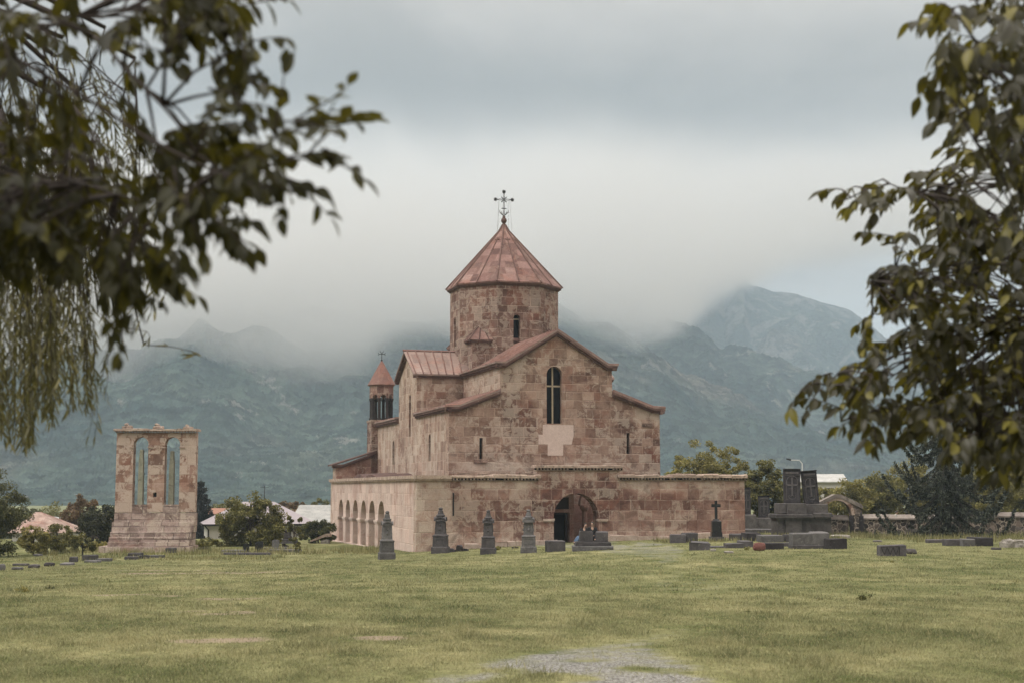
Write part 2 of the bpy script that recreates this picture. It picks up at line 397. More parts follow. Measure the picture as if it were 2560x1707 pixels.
M['tan'] = masonry('tan tuff masonry', TAN, 0.60, 0.85, lich=0.48, dark=0.5, seed=2, patch=0.7, bump=0.9, lthr=-0.02, zones=[(8.4, 4.9, 1.3, 1.6, -.3), (6.2, 4.2, 1.2, .7, -.2), (16.0, 4.3, .9, .5, -.38), (18.0, 2.0, .6, .8, -.35), (17.6, 4.7, 1.0, .8, .38), (11, 1.5, 7.5, .75, .28), (9, 8.9, 1.6, .9, .22), (4.6, 3.0, 1.2, 2.2, .15), (12.8, 7.7, .9, .4, -.3), (14.3, 6.0, .8, 2, .12), (11.5, 9.6, 1, .8, -.1)])
M['side'] = masonry('weathered side masonry', TAN, 0.66, 0.95, lich=0.5, dark=0.35, streak=0.5, seed=3, patch=0.6)
M['pale'] = masonry('pale arcade masonry', PALE, 0.75, 1.3, lich=0.6, dark=0.12, streak=0.6, seed=4, lichen=(0.60, 0.50, 0.45), patch=0.6)
M['pier'] = masonry('pink pier masonry', [(0, (0.24, 0.13, 0.11)), (0.5, (0.34, 0.21, 0.18)), (1, (0.44, 0.31, 0.27))], 0.55, 0.9, lich=0.35, dark=0.3, seed=5)
M['brown'] = masonry('dark drum masonry', BROWN, 0.62, 0.8, lich=0.36, dark=0.5, seed=6, patch=0.6, bump=0.9, lthr=-0.01)
M['monu'] = masonry('monument masonry', [(0, (0.09, 0.048, 0.040)), (0.3, (0.19, 0.105, 0.080)), (0.6, (0.28, 0.18, 0.14)), (1, (0.46, 0.36, 0.31))], 0.62, 0.8, lthr=-0.055, lich=0.75, dark=0.6, seed=17.3, patch=0.7, mortar=(0.2, 0.13, 0.1), mw=0.014, lichen=(0.52, 0.43, 0.37))
M['step'] = masonry('monument step masonry', [(0, (0.17, 0.125, 0.11)), (0.5, (0.32, 0.245, 0.22)), (1, (0.47, 0.40, 0.365))], 0.43, 1.0, lich=0.6, dark=0.55, lthr=-0.04, seed=8, mortar=(0.09, 0.065, 0.06), mortar_amt=0.9, mw=0.03, rough_row=0.0)
def roofmat(name, stops, rowh, bw, seed, bv=0.16):
    return masonry(name, stops, rowh, bw, mortar=(0.22, 0.12, 0.10), mw=0.012, lichen=(0.36, 0.26, 0.22), lich=0.25, dark=0.2, seed=seed, mortar_amt=0.5, rough_row=0.2, patch=0.3, bump=0.2, bv=bv, warm=(0.27, 0.12, 0.085))
M['roof'] = roofmat('red stone roof slabs', [(0, (0.14, 0.078, 0.068)), (0.5, (0.195, 0.115, 0.100)), (1, (0.26, 0.17, 0.148))], 0.75, 1.1, 9)
M['roof2'] = roofmat('pale red stone roof', [(0, (0.19, 0.137, 0.122)), (0.5, (0.245, 0.182, 0.163)), (1, (0.31, 0.242, 0.217))], 1.5, 0.75, 10)
M['cornice'] = rockish('dull red cornice stone', (0.080, 0.045, 0.041), (0.15, 0.094, 0.082), 1.5, (0.36, 0.27, 0.22), (0.56, 0.68), 0.5)
M['coping'] = rockish('grey lichened coping stone', (0.24, 0.17, 0.14), (0.42, 0.34, 0.28), 2.0, (0.10, 0.075, 0.065), (0.52, 0.64), 0.7, bump=0.6)
M['dentil'] = rockish('dark toothed cornice', (0.14, 0.09, 0.075), (0.30, 0.215, 0.175), 3.0, (0.06, 0.04, 0.035), (0.5, 0.6), 0.7)
M['plaster'] = rockish('pale new stone patch', (0.48, 0.385, 0.345), (0.56, 0.465, 0.42), 2.5, (0.38, 0.27, 0.23), (0.58, 0.7), 0.5, bump=0.15)
M['socle'] = rockish('pale mortar footing', (0.33, 0.25, 0.21), (0.50, 0.42, 0.37), 2.0, (0.18, 0.12, 0.10), (0.56, 0.66), 0.5, bump=0.5)
M['basalt'] = rockish('dark basalt', (0.022, 0.019, 0.022), (0.052, 0.047, 0.051), 2.5, (0.15, 0.14, 0.135), (0.58, 0.70), 0.5)
M['carving'] = rockish('pale carving', (0.06, 0.055, 0.058), (0.12, 0.11, 0.112), 3.0)  # paler tone than the slab so the relief reads
M['basalt_col'] = rockish('black basalt columns', (0.020, 0.017, 0.018), (0.055, 0.045, 0.043), 2.0, (0.12, 0.09, 0.08), (0.62, 0.7), 0.4)
M['grave'] = rockish('grey gravestone', (0.045, 0.042, 0.045), (0.095, 0.088, 0.092), 3.0, (0.19, 0.18, 0.165), (0.56, 0.70), 0.55)
M['grave_lt'] = rockish('light grey gravestone', (0.075, 0.072, 0.075), (0.145, 0.14, 0.14), 3.0, (0.26, 0.25, 0.235), (0.56, 0.70), 0.5)
M['pedestal'] = rockish('lichened pedestal stone', (0.055, 0.050, 0.052), (0.13, 0.12, 0.118), 1.6, (0.05, 0.042, 0.045), (0.5, 0.62), 0.6)
M['polished'] = plain('polished black granite', (0.012, 0.012, 0.014), 0.25, 0.5)
M['iron'] = plain('wrought iron', (0.012, 0.010, 0.010), 0.6, 0.3)
M['redstone'] = rockish('red tuff boulder', (0.11, 0.042, 0.038), (0.19, 0.088, 0.078), 4.0, (0.34, 0.24, 0.21), (0.58, 0.68), 0.5)
M['rubble'] = rockish('pale rubble', (0.16, 0.145, 0.13), (0.34, 0.32, 0.29), 4.0, (0.08, 0.07, 0.065), (0.54, 0.62), 0.6)
M['frame'] = plain('cream window frame', (0.40, 0.34, 0.25), 0.6)
M['stele'] = rockish('greenish stele stone', (0.17, 0.17, 0.13), (0.29, 0.285, 0.225), 2.0, (0.10, 0.085, 0.065), (0.56, 0.66), 0.7)
M['wood'] = plain('dark door wood', (0.030, 0.016, 0.012), 0.7, 0.2)
M['dark_in'] = plain('painted interior shade', (0.012, 0.009, 0.008), 0.95, 0.0)  # near-black colour painted for the shade in openings and between cornice teeth
def glassmat():
    t = NT('dark window glass'); t.principled((0.004, 0.004, 0.006), 0.25, None, 0.12); return t.m
M['glass'] = glassmat()

# ------------------------------------------------------------------ ground
PATH = [(0.5, 4.0), (0.5, 12.0), (0.9, 15.5), (3.0, 22), (4.3, 33), (5.0, 44), (6.4, 60), (6.5, 78), (5.0, 84.0), (4.0, 88)]
DIRT = [(-5.0, 24.5, 1.0, .8), (-3.6, 17.8, .7, .7), (-1.7, 17.9, .55, .5), (-8.0, 31, 1.2, 1.0), (-5.9, 29.5, .9, .8), (-12, 26, 1.5, .8), (-11, 52, 4, 2.2), (-13.5, 57, 3, 1.5)]
def path_d(x, y):
    d = np.full(np.shape(x), 1e9)
    for (x0, y0), (x1, y1) in zip(PATH[:-1], PATH[1:]):
        vx, vy = x1-x0, y1-y0; t = np.clip(((x-x0)*vx+(y-y0)*vy)/(vx*vx+vy*vy), 0, 1)
        d = np.minimum(d, np.hypot(x-x0-t*vx, y-y0-t*vy))
    return d
def gravel_amt(x, y):
    d = path_d(x, y)
    w = np.interp(y, [0, 13, 15, 17, 22, 30, 36, 48, 60, 70, 80, 88], [1.35, 1.35, 1.0, .4, .2, .1, 1.3, .3, .9, 2.2, 3.0, 3.2])
    s = np.interp(y, [0, 12, 18, 24, 30, 45, 60, 88], [1.0, 1.0, .6, .25, .45, .45, .55, .7])
    n = fbm(x*0.9+40, y*0.9, 3)
    return np.clip((w-d)/0.8+0.5, 0, 1)*s*np.clip((n-0.22)*4, 0, 1)
def dirt_amt(x, y):
    a = np.zeros(np.shape(x))
    for cx, cy_, rx, ry in DIRT: a = np.maximum(a, np.clip(1.35-((x-cx)/rx)**2-((y-cy_)/ry)**2, 0, 1))
    return a*np.clip((fbm(x*2.2, y*2.2, 3)-0.36)*5, 0, 1)
def ground_mat():
    t = NT('meadow ground'); oc = t.n('ShaderNodeTexCoord').outputs['Object']
    ga = t.n('ShaderNodeAttribute', attribute_name='gravel').outputs['Fac']; da = t.n('ShaderNodeAttribute', attribute_name='dirt').outputs['Fac']
    n1 = t.noise(oc, 0.11, 5, 0.6, 0.5); n2 = t.noise(t.mapping(oc, scale=(1, 0.45, 1)), 0.9, 6, 0.65); n3 = t.noise(oc, 7.0, 5, 0.75)
    g = t.ramp(t.mapr(n1, 0.32, 0.68), [(0, (0.14, 0.15, 0.065)), (0.5, (0.23, 0.225, 0.11)), (1, (0.33, 0.305, 0.16))])
    g = t.mix(t.mapr(n2, 0.35, 0.65), g, (0.085, 0.10, 0.032)); 
    v2 = t.n('ShaderNodeVectorMath', operation='SCALE'); t.l(g, v2.inputs[0]); t.l(t.mapr(n3, 0.3, 0.7, 0.55, 1.4), v2.inputs['Scale']); g = v2.outputs[0]
    # gravel: grey chips
    vo = t.n('ShaderNodeTexVoronoi'); vo.inputs['Scale'].default_value = 48; t.l(oc, vo.inputs['Vector'])
    vc = t.n('ShaderNodeSeparateColor'); t.l(vo.outputs['Color'], vc.inputs[0])
    gc = t.ramp(vc.outputs[0], [(0, (0.06, 0.058, 0.056)), (0.5, (0.21, 0.205, 0.20)), (1, (0.36, 0.355, 0.35))])
    gn = t.noise(oc, 2.2, 7, 0.75); gm = t.mapr(t.math('ADD', ga, t.math('MULTIPLY', t.math('SUBTRACT', gn, 0.5), 1.3)), 0.40, 0.90, 0, 0.9, True)
    c = t.mix(gm, g, gc)
    dm = t.mapr(t.math('ADD', da, t.math('MULTIPLY', t.math('SUBTRACT', gn, 0.5), 0.9)), 0.30, 0.85, 0, 1, True)
    c = t.mix(t.math('MULTIPLY', dm, 0.75), c, t.mix(n3, (0.20, 0.15, 0.115), (0.34, 0.265, 0.215)))
    h = t.math('ADD', t.math('MULTIPLY', n3, 1.0), t.math('MULTIPLY', vo.outputs['Distance'], 0.6))
    t.principled(c, 0.95, t.bump(h, 0.7, 0.05), spec=0.1); return t.m
M['ground'] = ground_mat()
def build_ground():
    ys = np.concatenate([np.arange(-60, 8, 4), np.arange(8, 40, 0.3), np.arange(40, 130, 0.8), np.geomspace(130, 6000, 60)])
    xs = np.concatenate([-np.geomspace(4000, 46, 28), np.arange(-45, -12, 0.8), np.arange(-12, 12, 0.3), np.arange(12, 45, 0.8), np.geomspace(46, 4000, 28)])
    X, Y = np.meshgrid(xs, ys); Z = zg(X, Y); n, m = X.shape
    V = np.stack([X, Y, Z], -1).reshape(-1, 3)
    i = np.arange(n*m).reshape(n, m); F = np.stack([i[:-1, :-1], i[:-1, 1:], i[1:, 1:], i[1:, :-1]], -1).reshape(-1)
    o = raw_mesh('ground', V, F, np.full((n-1)*(m-1), 4), M['ground'], smooth=True)
    for nm, fn in (('gravel', gravel_amt), ('dirt', dirt_amt)):
        at_ = o.data.attributes.new(nm, 'FLOAT', 'POINT'); at_.data.foreach_set('value', fn(X, Y).ravel().astype(np.float32))
    tag(o, kind='structure')
build_ground()

def blades(N, y0, y1, hmin, hmax, wmin, power=2.0, seed=1, patch=None):
    """grass blades as thin bent triangles, denser near the viewer"""
    g = np.random.default_rng(seed)
    q = g.random(N); e = 1-power+1
    y = (y0**e+q*(y1**e-y0**e))**(1/e) if abs(e) > 1e-6 else y0*(y1/y0)**q
    x = (g.random(N)*2-1)*(0.40*y+0.5)
    keep = (g.random(N) > 0.97*np.clip(gravel_amt(x, y)*1.7, 0, 1)) & (g.random(N) > 0.8*np.clip(dirt_amt(x, y)*1.1, 0, 1))
    tuft = fbm(x*1.7+9, y*1.7, 4, 0.6)
    if patch is not None: keep &= tuft > patch
    x, y, tuft = x[keep], y[keep], tuft[keep]; n = len(x)
    h = (hmin+(hmax-hmin)*g.random(n)**1.5)*(0.45+1.3*np.clip(tuft-0.25, 0, 1))
    w = wmin*(y/12)**0.7*(0.7+0.6*g.random(n)); z = zg(x, y)-0.004
    th = g.random(n)*6.283; lean = h*(0.35+0.9*g.random(n)); la = g.random(n)*6.283
    dx, dy = np.cos(th)*w, np.sin(th)*w*0.4
    V = np.empty((n, 5, 3)); 
    V[:, 0] = np.stack([x-dx, y-dy, z], -1); V[:, 1] = np.stack([x+dx, y+dy, z], -1)
    mx, my = x+np.cos(la)*lean*0.35, y+np.sin(la)*lean*0.35
    V[:, 2] = np.stack([mx+dx*.7, my+dy*.7, z+h*0.65], -1); V[:, 3] = np.stack([mx-dx*.7, my-dy*.7, z+h*0.65], -1)
    V[:, 4] = np.stack([x+np.cos(la)*lean, y+np.sin(la)*lean, z+h], -1)
    b = np.arange(n)[:, None]*5
    F = np.concatenate([b+np.array([0, 1, 2, 3]), b+np.array([3, 2, 4])], 1).ravel()
    S = np.tile([4, 3], n)
    return V.reshape(-1, 3), F, S
M['grass'] = None
def grass_mat(name, a, b, c, amt):
    t = NT(name); rnd = t.n('ShaderNodeNewGeometry').outputs['Random Per Island']; oc = t.n('ShaderNodeTexCoord').outputs['Object']
    n1 = t.noise(oc, 0.11, 5, 0.6, 0.5); n2 = t.noise(t.mapping(oc, scale=(1, 0.45, 1)), 0.9, 6, 0.65)
    col = t.mix(rnd, a, b); col = t.mix(t.mapr(n1, 0.35, 0.66), col, c); col = t.mix(t.math('MULTIPLY', t.mapr(n2, 0.4, 0.62), 0.6), col, (0.055, 0.072, 0.03))
    n4 = t.noise(oc, 3.2, 4, 0.6); col = t.mix(t.math('MULTIPLY', t.mapr(n4, 0.45, 0.62), 0.5), col, (0.07, 0.085, 0.035))
    r2 = t.math('FRACT', t.math('MULTIPLY', rnd, 23.7)); col = t.mix(t.math('LESS_THAN', r2, amt), col, (0.34, 0.31, 0.17))
    p = t.n('ShaderNodeBsdfPrincipled'); t.set(p.inputs['Base Color'], col); p.inputs['Roughness'].default_value = 0.6; p.inputs['Specular IOR Level'].default_value = 0.25
    tr = t.n('ShaderNodeBsdfTranslucent'); t.set(tr.inputs['Color'], col)
    mx = t.n('ShaderNodeMixShader'); mx.inputs[0].default_value = 0.35; t.l(p.outputs[0], mx.inputs[1]); t.l(tr.outputs[0], mx.inputs[2]); t.l(mx.outputs[0], t.out.inputs['Surface']); return t.m
M['grass'] = grass_mat('lawn grass', (0.165, 0.175, 0.075), (0.31, 0.31, 0.165), (0.37, 0.345, 0.19), 0.14)
M['grass_tall'] = grass_mat('rank grass', (0.14, 0.15, 0.045), (0.28, 0.26, 0.11), (0.30, 0.27, 0.13), 0.25)
def build_grass():
    parts = [blades(330000, 10.5, 30, 0.022, 0.062, 0.0026, 2.0, 1), blades(200000, 30, 90, 0.025, 0.07, 0.0032, 1.6, 2), blades(150000, 11, 88, 0.07, 0.13, 0.0036, 1.6, 3, 0.655)]
    V, F, S, n = [], [], [], 0
    for v, f, s in parts: V.append(v); F.append(f+n); S.append(s); n += len(v)
    tag(raw_mesh('grass', np.concatenate(V), np.concatenate(F), np.concatenate(S), M['grass']), 'short olive green meadow grass in front of the church', 'grass', kind='stuff')
build_grass()
def tall_grass():
    g = np.random.default_rng(11); V, F, S, n = [], [], [], 0
    # (x0,x1,y0,y1,count,height): rank growth between graves
    boxes = [(-27, -13, 78, 86, 2200, .25), (-30, -8, 88, 97, 6000, .5), (8.5, 17, 82, 88, 1500, .35), (22, 40, 78, 100, 6000, .5), (17, 24, 88, 100, 2500, .4), (-9.5, -7.5, 86, 92, 300, .3)]
    for x0, x1, y0, y1, N, hh in boxes:
        x = x0+(x1-x0)*g.random(N); y = y0+(y1-y0)*g.random(N); k = fbm(x*0.8, y*0.8, 3) > 0.47; x, y = x[k], y[k]; m = len(x)
        z = zg(x, y)-0.01; h = hh*(0.3+0.7*g.random(m)); w = 0.012+0.012*g.random(m); la = g.random(m)*6.283; ln = h*0.35*g.random(m)
        v = np.empty((m, 3, 3)); v[:, 0] = np.stack([x-w, y, z], -1); v[:, 1] = np.stack([x+w, y, z], -1); v[:, 2] = np.stack([x+np.cos(la)*ln, y+np.sin(la)*ln, z+h], -1)
        V.append(v.reshape(-1, 3)); F.append(np.arange(m*3)+n); S.append(np.full(m, 3)); n += m*3
    tag(raw_mesh('tall_grass', np.concatenate(V), np.concatenate(F), np.concatenate(S), M['grass_tall']), 'rank dry grass growing between the graves', 'grass', kind='stuff')
tall_grass()

# ------------------------------------------------------------------ mountains
def hills_mat():
    t = NT('wooded mountain side'); ge = t.n('ShaderNodeNewGeometry'); oc = t.n('ShaderNodeTexCoord').outputs['Object']
    n1 = t.noise(oc, 0.012, 6, 0.65, 0.5); n2 = t.noise(oc, 0.11, 3, 0.6); n3 = t.noise(oc, 0.0035, 4, 0.55)
    c = t.mix(t.mapr(n1, 0.35, 0.65), (0.007, 0.016, 0.016), (0.033, 0.046, 0.036))
    c = t.mix(t.math('MULTIPLY', t.mapr(n3, 0.52, 0.66, 0, 1, True), 0.7), c, (0.085, 0.072, 0.060))
    vo = t.n('ShaderNodeTexVoronoi'); vo.inputs['Scale'].default_value = 0.11; t.l(oc, vo.inputs['Vector']); vs = t.n('ShaderNodeSeparateColor'); t.l(vo.outputs['Color'], vs.inputs[0])
    v2 = t.n('ShaderNodeVectorMath', operation='SCALE'); t.l(c, v2.inputs[0]); t.l(t.math('MULTIPLY', t.mapr(n2, 0.3, 0.7, 0.55, 1.45), t.mapr(vs.outputs[0], 0, 1, 0.3, 1.9)), v2.inputs['Scale'])
    rk = t.noise(t.mapping(oc, scale=(1, 1, 0.7)), 0.016, 7, 0.75, 0.15)
    sp = t.n('ShaderNodeSeparateXYZ'); t.l(oc, sp.inputs[0])
    lo = t.mapr(sp.outputs[2], 60, 300, -0.03, 0.05)
    c = t.mix(t.mapr(t.math('ADD', rk, lo), 0.575, 0.615, 0, 0.6, True), v2.outputs[0], t.mix(n2, (0.10, 0.10, 0.095), (0.30, 0.285, 0.26)))
    t.principled(c, 1.0, t.bump(t.math('ADD', n2, vo.outputs['Distance']), 0.8, 5.0), spec=0.0); return t.m
def build_hills():
    k = K
    def crest(pts, D, ext=True):
        us = np.array([p[0]*k for p in pts]); vs = np.array([p[1]*k for p in pts])
        a = (us-1280)/FP; z = (1225-vs)/FP*D
        return lambda q: np.interp(q, a, z)
    # near spurs, main ridge, far peaks (photo crest lines at their own distances)
    cC = crest([(-900, 760), (-300, 680), (0, 640), (180, 610), (330, 600), (470, 620), (640, 640), (780, 668), (900, 692), (990, 706), (1060, 735), (1180, 700), (1283, 704), (1352, 748), (1396, 766), (1440, 800), (1560, 880), (1720, 960), (1900, 1010), (2200, 1060), (3200, 1080)], 1800)
    cA = crest([(-900, 760), (0, 690), (400, 660), (900, 680), (1200, 690), (1400, 705), (1487, 716), (1540, 745), (1610, 776), (1650, 807), (1692, 824), (1760, 841), (1845, 871), (1950, 915), (2100, 960), (2352, 1010), (3200, 1060)], 2500)
    cB = crest([(-900, 760), (600, 700), (1300, 660), (1480, 620), (1560, 596), (1640, 612), (1668, 640), (1692, 612), (1712, 612), (1728, 655), (1776, 668), (1835, 672), (1890, 690), (1930, 702), (1960, 715), (2000, 745), (2050, 790), (2120, 830), (2352, 900), (3200, 1000)], 3500)
    a = np.concatenate([np.linspace(-0.85, -0.40, 90)[:-1], np.linspace(-0.40, 0.40, 900), np.linspace(0.40, 0.85, 90)[1:]])
    y = np.concatenate([np.geomspace(850, 2600, 330)[:-1], np.linspace(2600, 4300, 190)])
    A, Y = np.meshgrid(a, y); X = A*Y
    ridg = 1-2*np.abs(fbm(X/420+3, Y/520+7, 5, 0.5)-0.5)   # 0..1
    ridg2 = 1-2*np.abs(fbm(X/170+13, Y/260+2, 4, 0.55)-0.5)
    def up(D, w): 
        t = np.clip((Y-(D-w))/w, 0, 1.0); b = np.clip((Y-D)/(w*0.9), 0, 1)
        return np.where(Y < D, t**1.15, 1-b**1.2)
    # crest distance wanders so that spurs run towards the viewer
    ins = lambda t: 4*t*(1-t)
    def layer(c, D, w, amp):
        u = up(D, w); H = c(A)*u
        env = ins(np.clip(u, 0, 1))
        return H+env*(ridg-0.72)*amp+env*(ridg2-0.7)*amp*0.42
    H = np.maximum.reduce([layer(cC, 1800, 800, 150), layer(cA, 2500, 1250, 190), layer(cB, 3500, 1300, 210)])
    H = H+(fbm(X/60, Y/60, 4)-0.5)*16+(np.random.default_rng(5).random(H.shape)-0.5)*2.6
    H = np.where(Y < 1000, -14+(H+14)*ss((Y-850)/150), H); H = np.maximum(H, -16)
    n, m = X.shape; V = np.stack([X, Y, H], -1).reshape(-1, 3)
    i = np.arange(n*m).reshape(n, m); F = np.stack([i[:-1, :-1], i[:-1, 1:], i[1:, 1:], i[1:, :-1]], -1).reshape(-1)
    o = raw_mesh('mountains', V, F, np.full((n-1)*(m-1), 4), hills_mat(), smooth=True)
    tag(o, kind='structure')
build_hills()

# ------------------------------------------------------------------ air
def volume_box(name, b, mat, label, cat):
    mb = MB(); mb.box(*b); o = mb.build(name, mat, uv=False); tag(o, label, cat, kind='stuff'); return o
def haze_mat():
    t = NT('thin blue haze'); p = t.n('ShaderNodeVolumePrincipled'); p.inputs['Color'].default_value = (0.66, 0.83, 1.0, 1)
    p.inputs['Density'].default_value = 0.00023; p.inputs['Anisotropy'].default_value = 0.0; t.l(p.outputs[0], t.out.inputs['Volume']); return t.m
def mist_mat():
    t = NT('mountain mist'); oc = t.n('ShaderNodeTexCoord').outputs['Object']
    sp = t.n('ShaderNodeSeparateXYZ'); t.l(oc, sp.inputs[0]); x, y, z = sp.outputs
    a = t.math('DIVIDE', x, y)
    def curve(pts, lo, hi, smax):
        nd = t.n('ShaderNodeFloatCurve'); cv = nd.mapping.curves[0]; f = lambda p: ((p[0]-lo)/(hi-lo), p[1]/smax)
        cv.points[0].location = f(pts[0]); cv.points[1].location = f(pts[-1])
        for p in pts[1:-1]: cv.points.new(*f(p))
        nd.mapping.update(); t.l(t.mapr(a, lo, hi, 0, 1), nd.inputs['Value']); return t.math('MULTIPLY', nd.outputs[0], smax)
    # slope of the cloud base along each bearing: the layer climbs with the land behind it
    near = curve([(-0.40, .050), (-0.26, .048), (-0.18, .054), (-0.12, .074), (-0.07, .102), (0.0, .112), (0.03, .120), (0.055, .116), (0.085, .112), (0.115, .118), (0.14, .135), (0.17, .150), (0.21, .165), (0.40, .17)], -.4, .4, .25)
    farc = curve([(-0.40, .088), (0.0, .088), (0.05, .088), (0.09, .090), (0.115, .108), (0.13, .125), (0.15, .142), (0.18, .158), (0.21, .165), (0.40, .17)], -.4, .4, .25)
    k = t.mapr(y, 2450, 2800, 0, 1, True)
    base = t.math('ADD', t.math('MULTIPLY', near, t.math('SUBTRACT', 1.0, k)), t.math('MULTIPLY', farc, k))
    n = t.noise(t.mapping(oc, scale=(1, 0.5, 1.6)), 0.0036, 5, 0.62, 0.8)
    ez = t.math('DIVIDE', z, y)
    h = t.math('SUBTRACT', t.math('SUBTRACT', ez, base), t.math('MULTIPLY', t.math('SUBTRACT', n, 0.5), 0.075))
    d = t.mapr(h, -0.012, 0.034, 0, 1, True)
    nt = t.noise(t.mapping(oc, scale=(1, 0.4, 1.8), loc=(9, 3, 1)), 0.0022, 4, 0.6, 0.5)
    topf = t.mapr(t.math('ADD', ez, t.math('MULTIPLY', t.math('SUBTRACT', nt, 0.5), 0.20)), 0.130, 0.285, 1, 0, False)
    dens = t.math('MULTIPLY', t.math('MULTIPLY', t.math('POWER', d, 1.3), 0.0140), t.math('POWER', topf, 2.2))
    p = t.n('ShaderNodeVolumePrincipled'); p.inputs['Color'].default_value = (0.72, 0.716, 0.706, 1); t.l(dens, p.inputs['Density'])
    t.l(p.outputs[0], t.out.inputs['Volume'])
    return t.m
volume_box('mist', (-2600, 2600, 1250, 4250, 60, 700), mist_mat(), 'low cloud and mist draped over the mountain tops', 'mist')
volume_box('haze', (-4100, 4100, -70, 6100, -30, 720), haze_mat(), 'thin blue air between the lawn and the mountains', 'haze')

# ------------------------------------------------------------------ church (local x along the facade, y into the depth, z up; eye level = 0)
CH_O = (-5.867, 87.8); CH_A = R(16.1); CZ = -3.85
church = thing('church', 'red tuff stone church with a conical drum roof and an arcaded side gallery', 'church', (CH_O[0], CH_O[1], CZ), CH_A)
def cb(mb, name, mat, parent=church, smooth=False, label=None):
    o = mb.build(name, M[mat] if isinstance(mat, str) else mat, None, smooth=smooth)
    o.location = (0, 0, -CZ) if parent is church else (0, 0, 0); o.parent = parent
    if label: o['label'] = label
    return o
XD, YD = (1, 0, 0), (0, 1, 0)
def arch(s0, s1, z0, zs, n=14):
    c = (s0+s1)/2; r = (s1-s0)/2
    return [(s0, z0), (s1, z0)]+[(c+r*math.cos(math.pi*i/n), zs+r*math.sin(math.pi*i/n)) for i in range(n+1)]
def rect(s0, s1, z0, z1): return [(s0, z0), (s1, z0), (s1, z1), (s0, z1)]
def window(s0, s1, z0, z1, o, sd, nd, depth=0.45, archz=None, label=None, bars=None):
    """dark pane set deep in an opening, with its bars"""
    mb = MB(); ol = arch(s0-0.02, s1+0.02, z0-0.02, archz) if archz else rect(s0-0.02, s1+0.02, z0-0.02, z1+0.02)
    oo = Vector(o)+Vector(nd)*depth
    mb.panel(ol, [], 0.05, oo, sd, nd); w = cb(mb, 'window', 'glass')
    if bars:
        mb = MB(); f = Vector(o)+Vector(nd)*(depth-0.08)
        for b in bars: mb.panel(rect(*b), [], 0.06, f, sd, nd)
        cb(mb, 'frame', 'frame', w)
    if label: w['label'] = label
    return w

# gallery -----------------------------------------------------------
ZB = -5.2
mb = MB(); mb.panel(rect(0, 7.8, ZB, 0.62), [], 0.8, (0, 0, 0), XD, YD); cb(mb, 'gallery_wall', 'rose')
mb = MB(); mb.panel(rect(13.25, 22.0, ZB, 0.66), [], 0.8, (0, 0, 0), XD, YD); cb(mb, 'gallery_wall', 'rose')
mb = MB(); mb.panel(rect(7.8, 13.25, ZB, 1.27), [arch(8.83, 11.82, -4.6, -1.68, 22)], 1.0, (0, -0.06, 0), XD, YD); cb(mb, 'portal_wall', 'rose')
for (s0, s1, zz) in ((8.12, 8.86, -1.80), (11.79, 12.42, -1.83)):
    mb = MB(); mb.rough_box(s0, s1, -0.17, 0.3, zz-0.10, zz+0.03, 0.012)
    mb.rough_box(s0+0.03, s1-0.03, -0.12, 0.3, zz-0.17, zz-0.10, 0.01)
    cb(mb, 'impost', 'socle')
holes = []
AR = [(10.16, 12.5), (13.69, 15.97), (17.17, 19.3), (20.6, 22.8), (24.07, 26.1), (27.35, 29.5)]
for s0, s1 in AR:
    holes.append(arch(s0, s1, -4.05, -0.71-(s1-s0)/2))
mb = MB(); mb.panel(rect(0.8, 33.2, ZB, 0.62), holes, 0.62, (0.0, 0, 0), YD, XD); cb(mb, 'arcade_wall', 'pale')
edges = [9.5]+[v for p in AR for v in p]+[30.3]
for i in range(0, len(edges)-1, 2):
    s0, s1 = edges[i], edges[i+1]; mb = MB()
    if i == 0: s0 = s1-0.35
    if i == len(edges)-2: s1 = s0+0.35
    mb.box(-0.09, 0.70, s0-0.09, s1+0.09, -2.20, -2.06); mb.box(-0.05, 0.66, s0-0.05, s1+0.05, -2.30, -2.20)
    cb(mb, 'capital', 'plaster')
mb = MB(); mb.panel(rect(0.9, 33.1, ZB, 0.6), [], 0.3, (1.25, 0, 0), YD, XD); cb(mb, 'inner_wall', 'pier')
mb = MB(); mb.panel(rect(0.62, 6.2, ZB, 0.6), [], 0.3, (0, 5.5, 0), XD, YD)
mb.panel(rect(0.8, 33.2, ZB, 0.66), [], 0.7, (21.3, 0, 0), YD, XD); mb.panel(rect(0, 22, ZB, 0.66), [], 0.6, (0, 33.2, 0), XD, YD); cb(mb, 'back_wall', 'rose')
# paved footing and plinth along the arcade, rough pale footing along the front
mb = MB()
for i in range(18):
    y0 = 0.3+i*1.82; mb.rough_box(-0.38, 0.0, y0, y0+1.76, -4.9, -3.93-0.006*i+random.uniform(-.02, .02), 0.03)
for i in range(7): mb.rough_box(-0.75, -0.3, -0.3+i*1.2, 0.85+i*1.2, -5.0, -4.02+random.uniform(-.03, .02), 0.04)
cb(mb, 'plinth', 'socle')
mb = MB(); x = 3.0; fdone = False
while x < 21.2:
    if x > 9.5 and not fdone: cb(mb, 'footing', 'socle'); mb = MB(); fdone = True
    w = random.uniform(0.6, 1.3); gzz = float(zg(CH_O[0]+x*math.cos(CH_A), CH_O[1]+x*math.sin(CH_A)))
    if not (8.9 < x+w/2 < 11.9): mb.rough_box(x, x+w-0.02, -0.16-random.uniform(0, .1), 0.1, ZB, gzz+random.uniform(0.22, 0.4) if x < 14.5 or x > 17 else gzz+0.2, 0.05, bev=0.04)
    x += w
cb(mb, 'footing', 'socle')
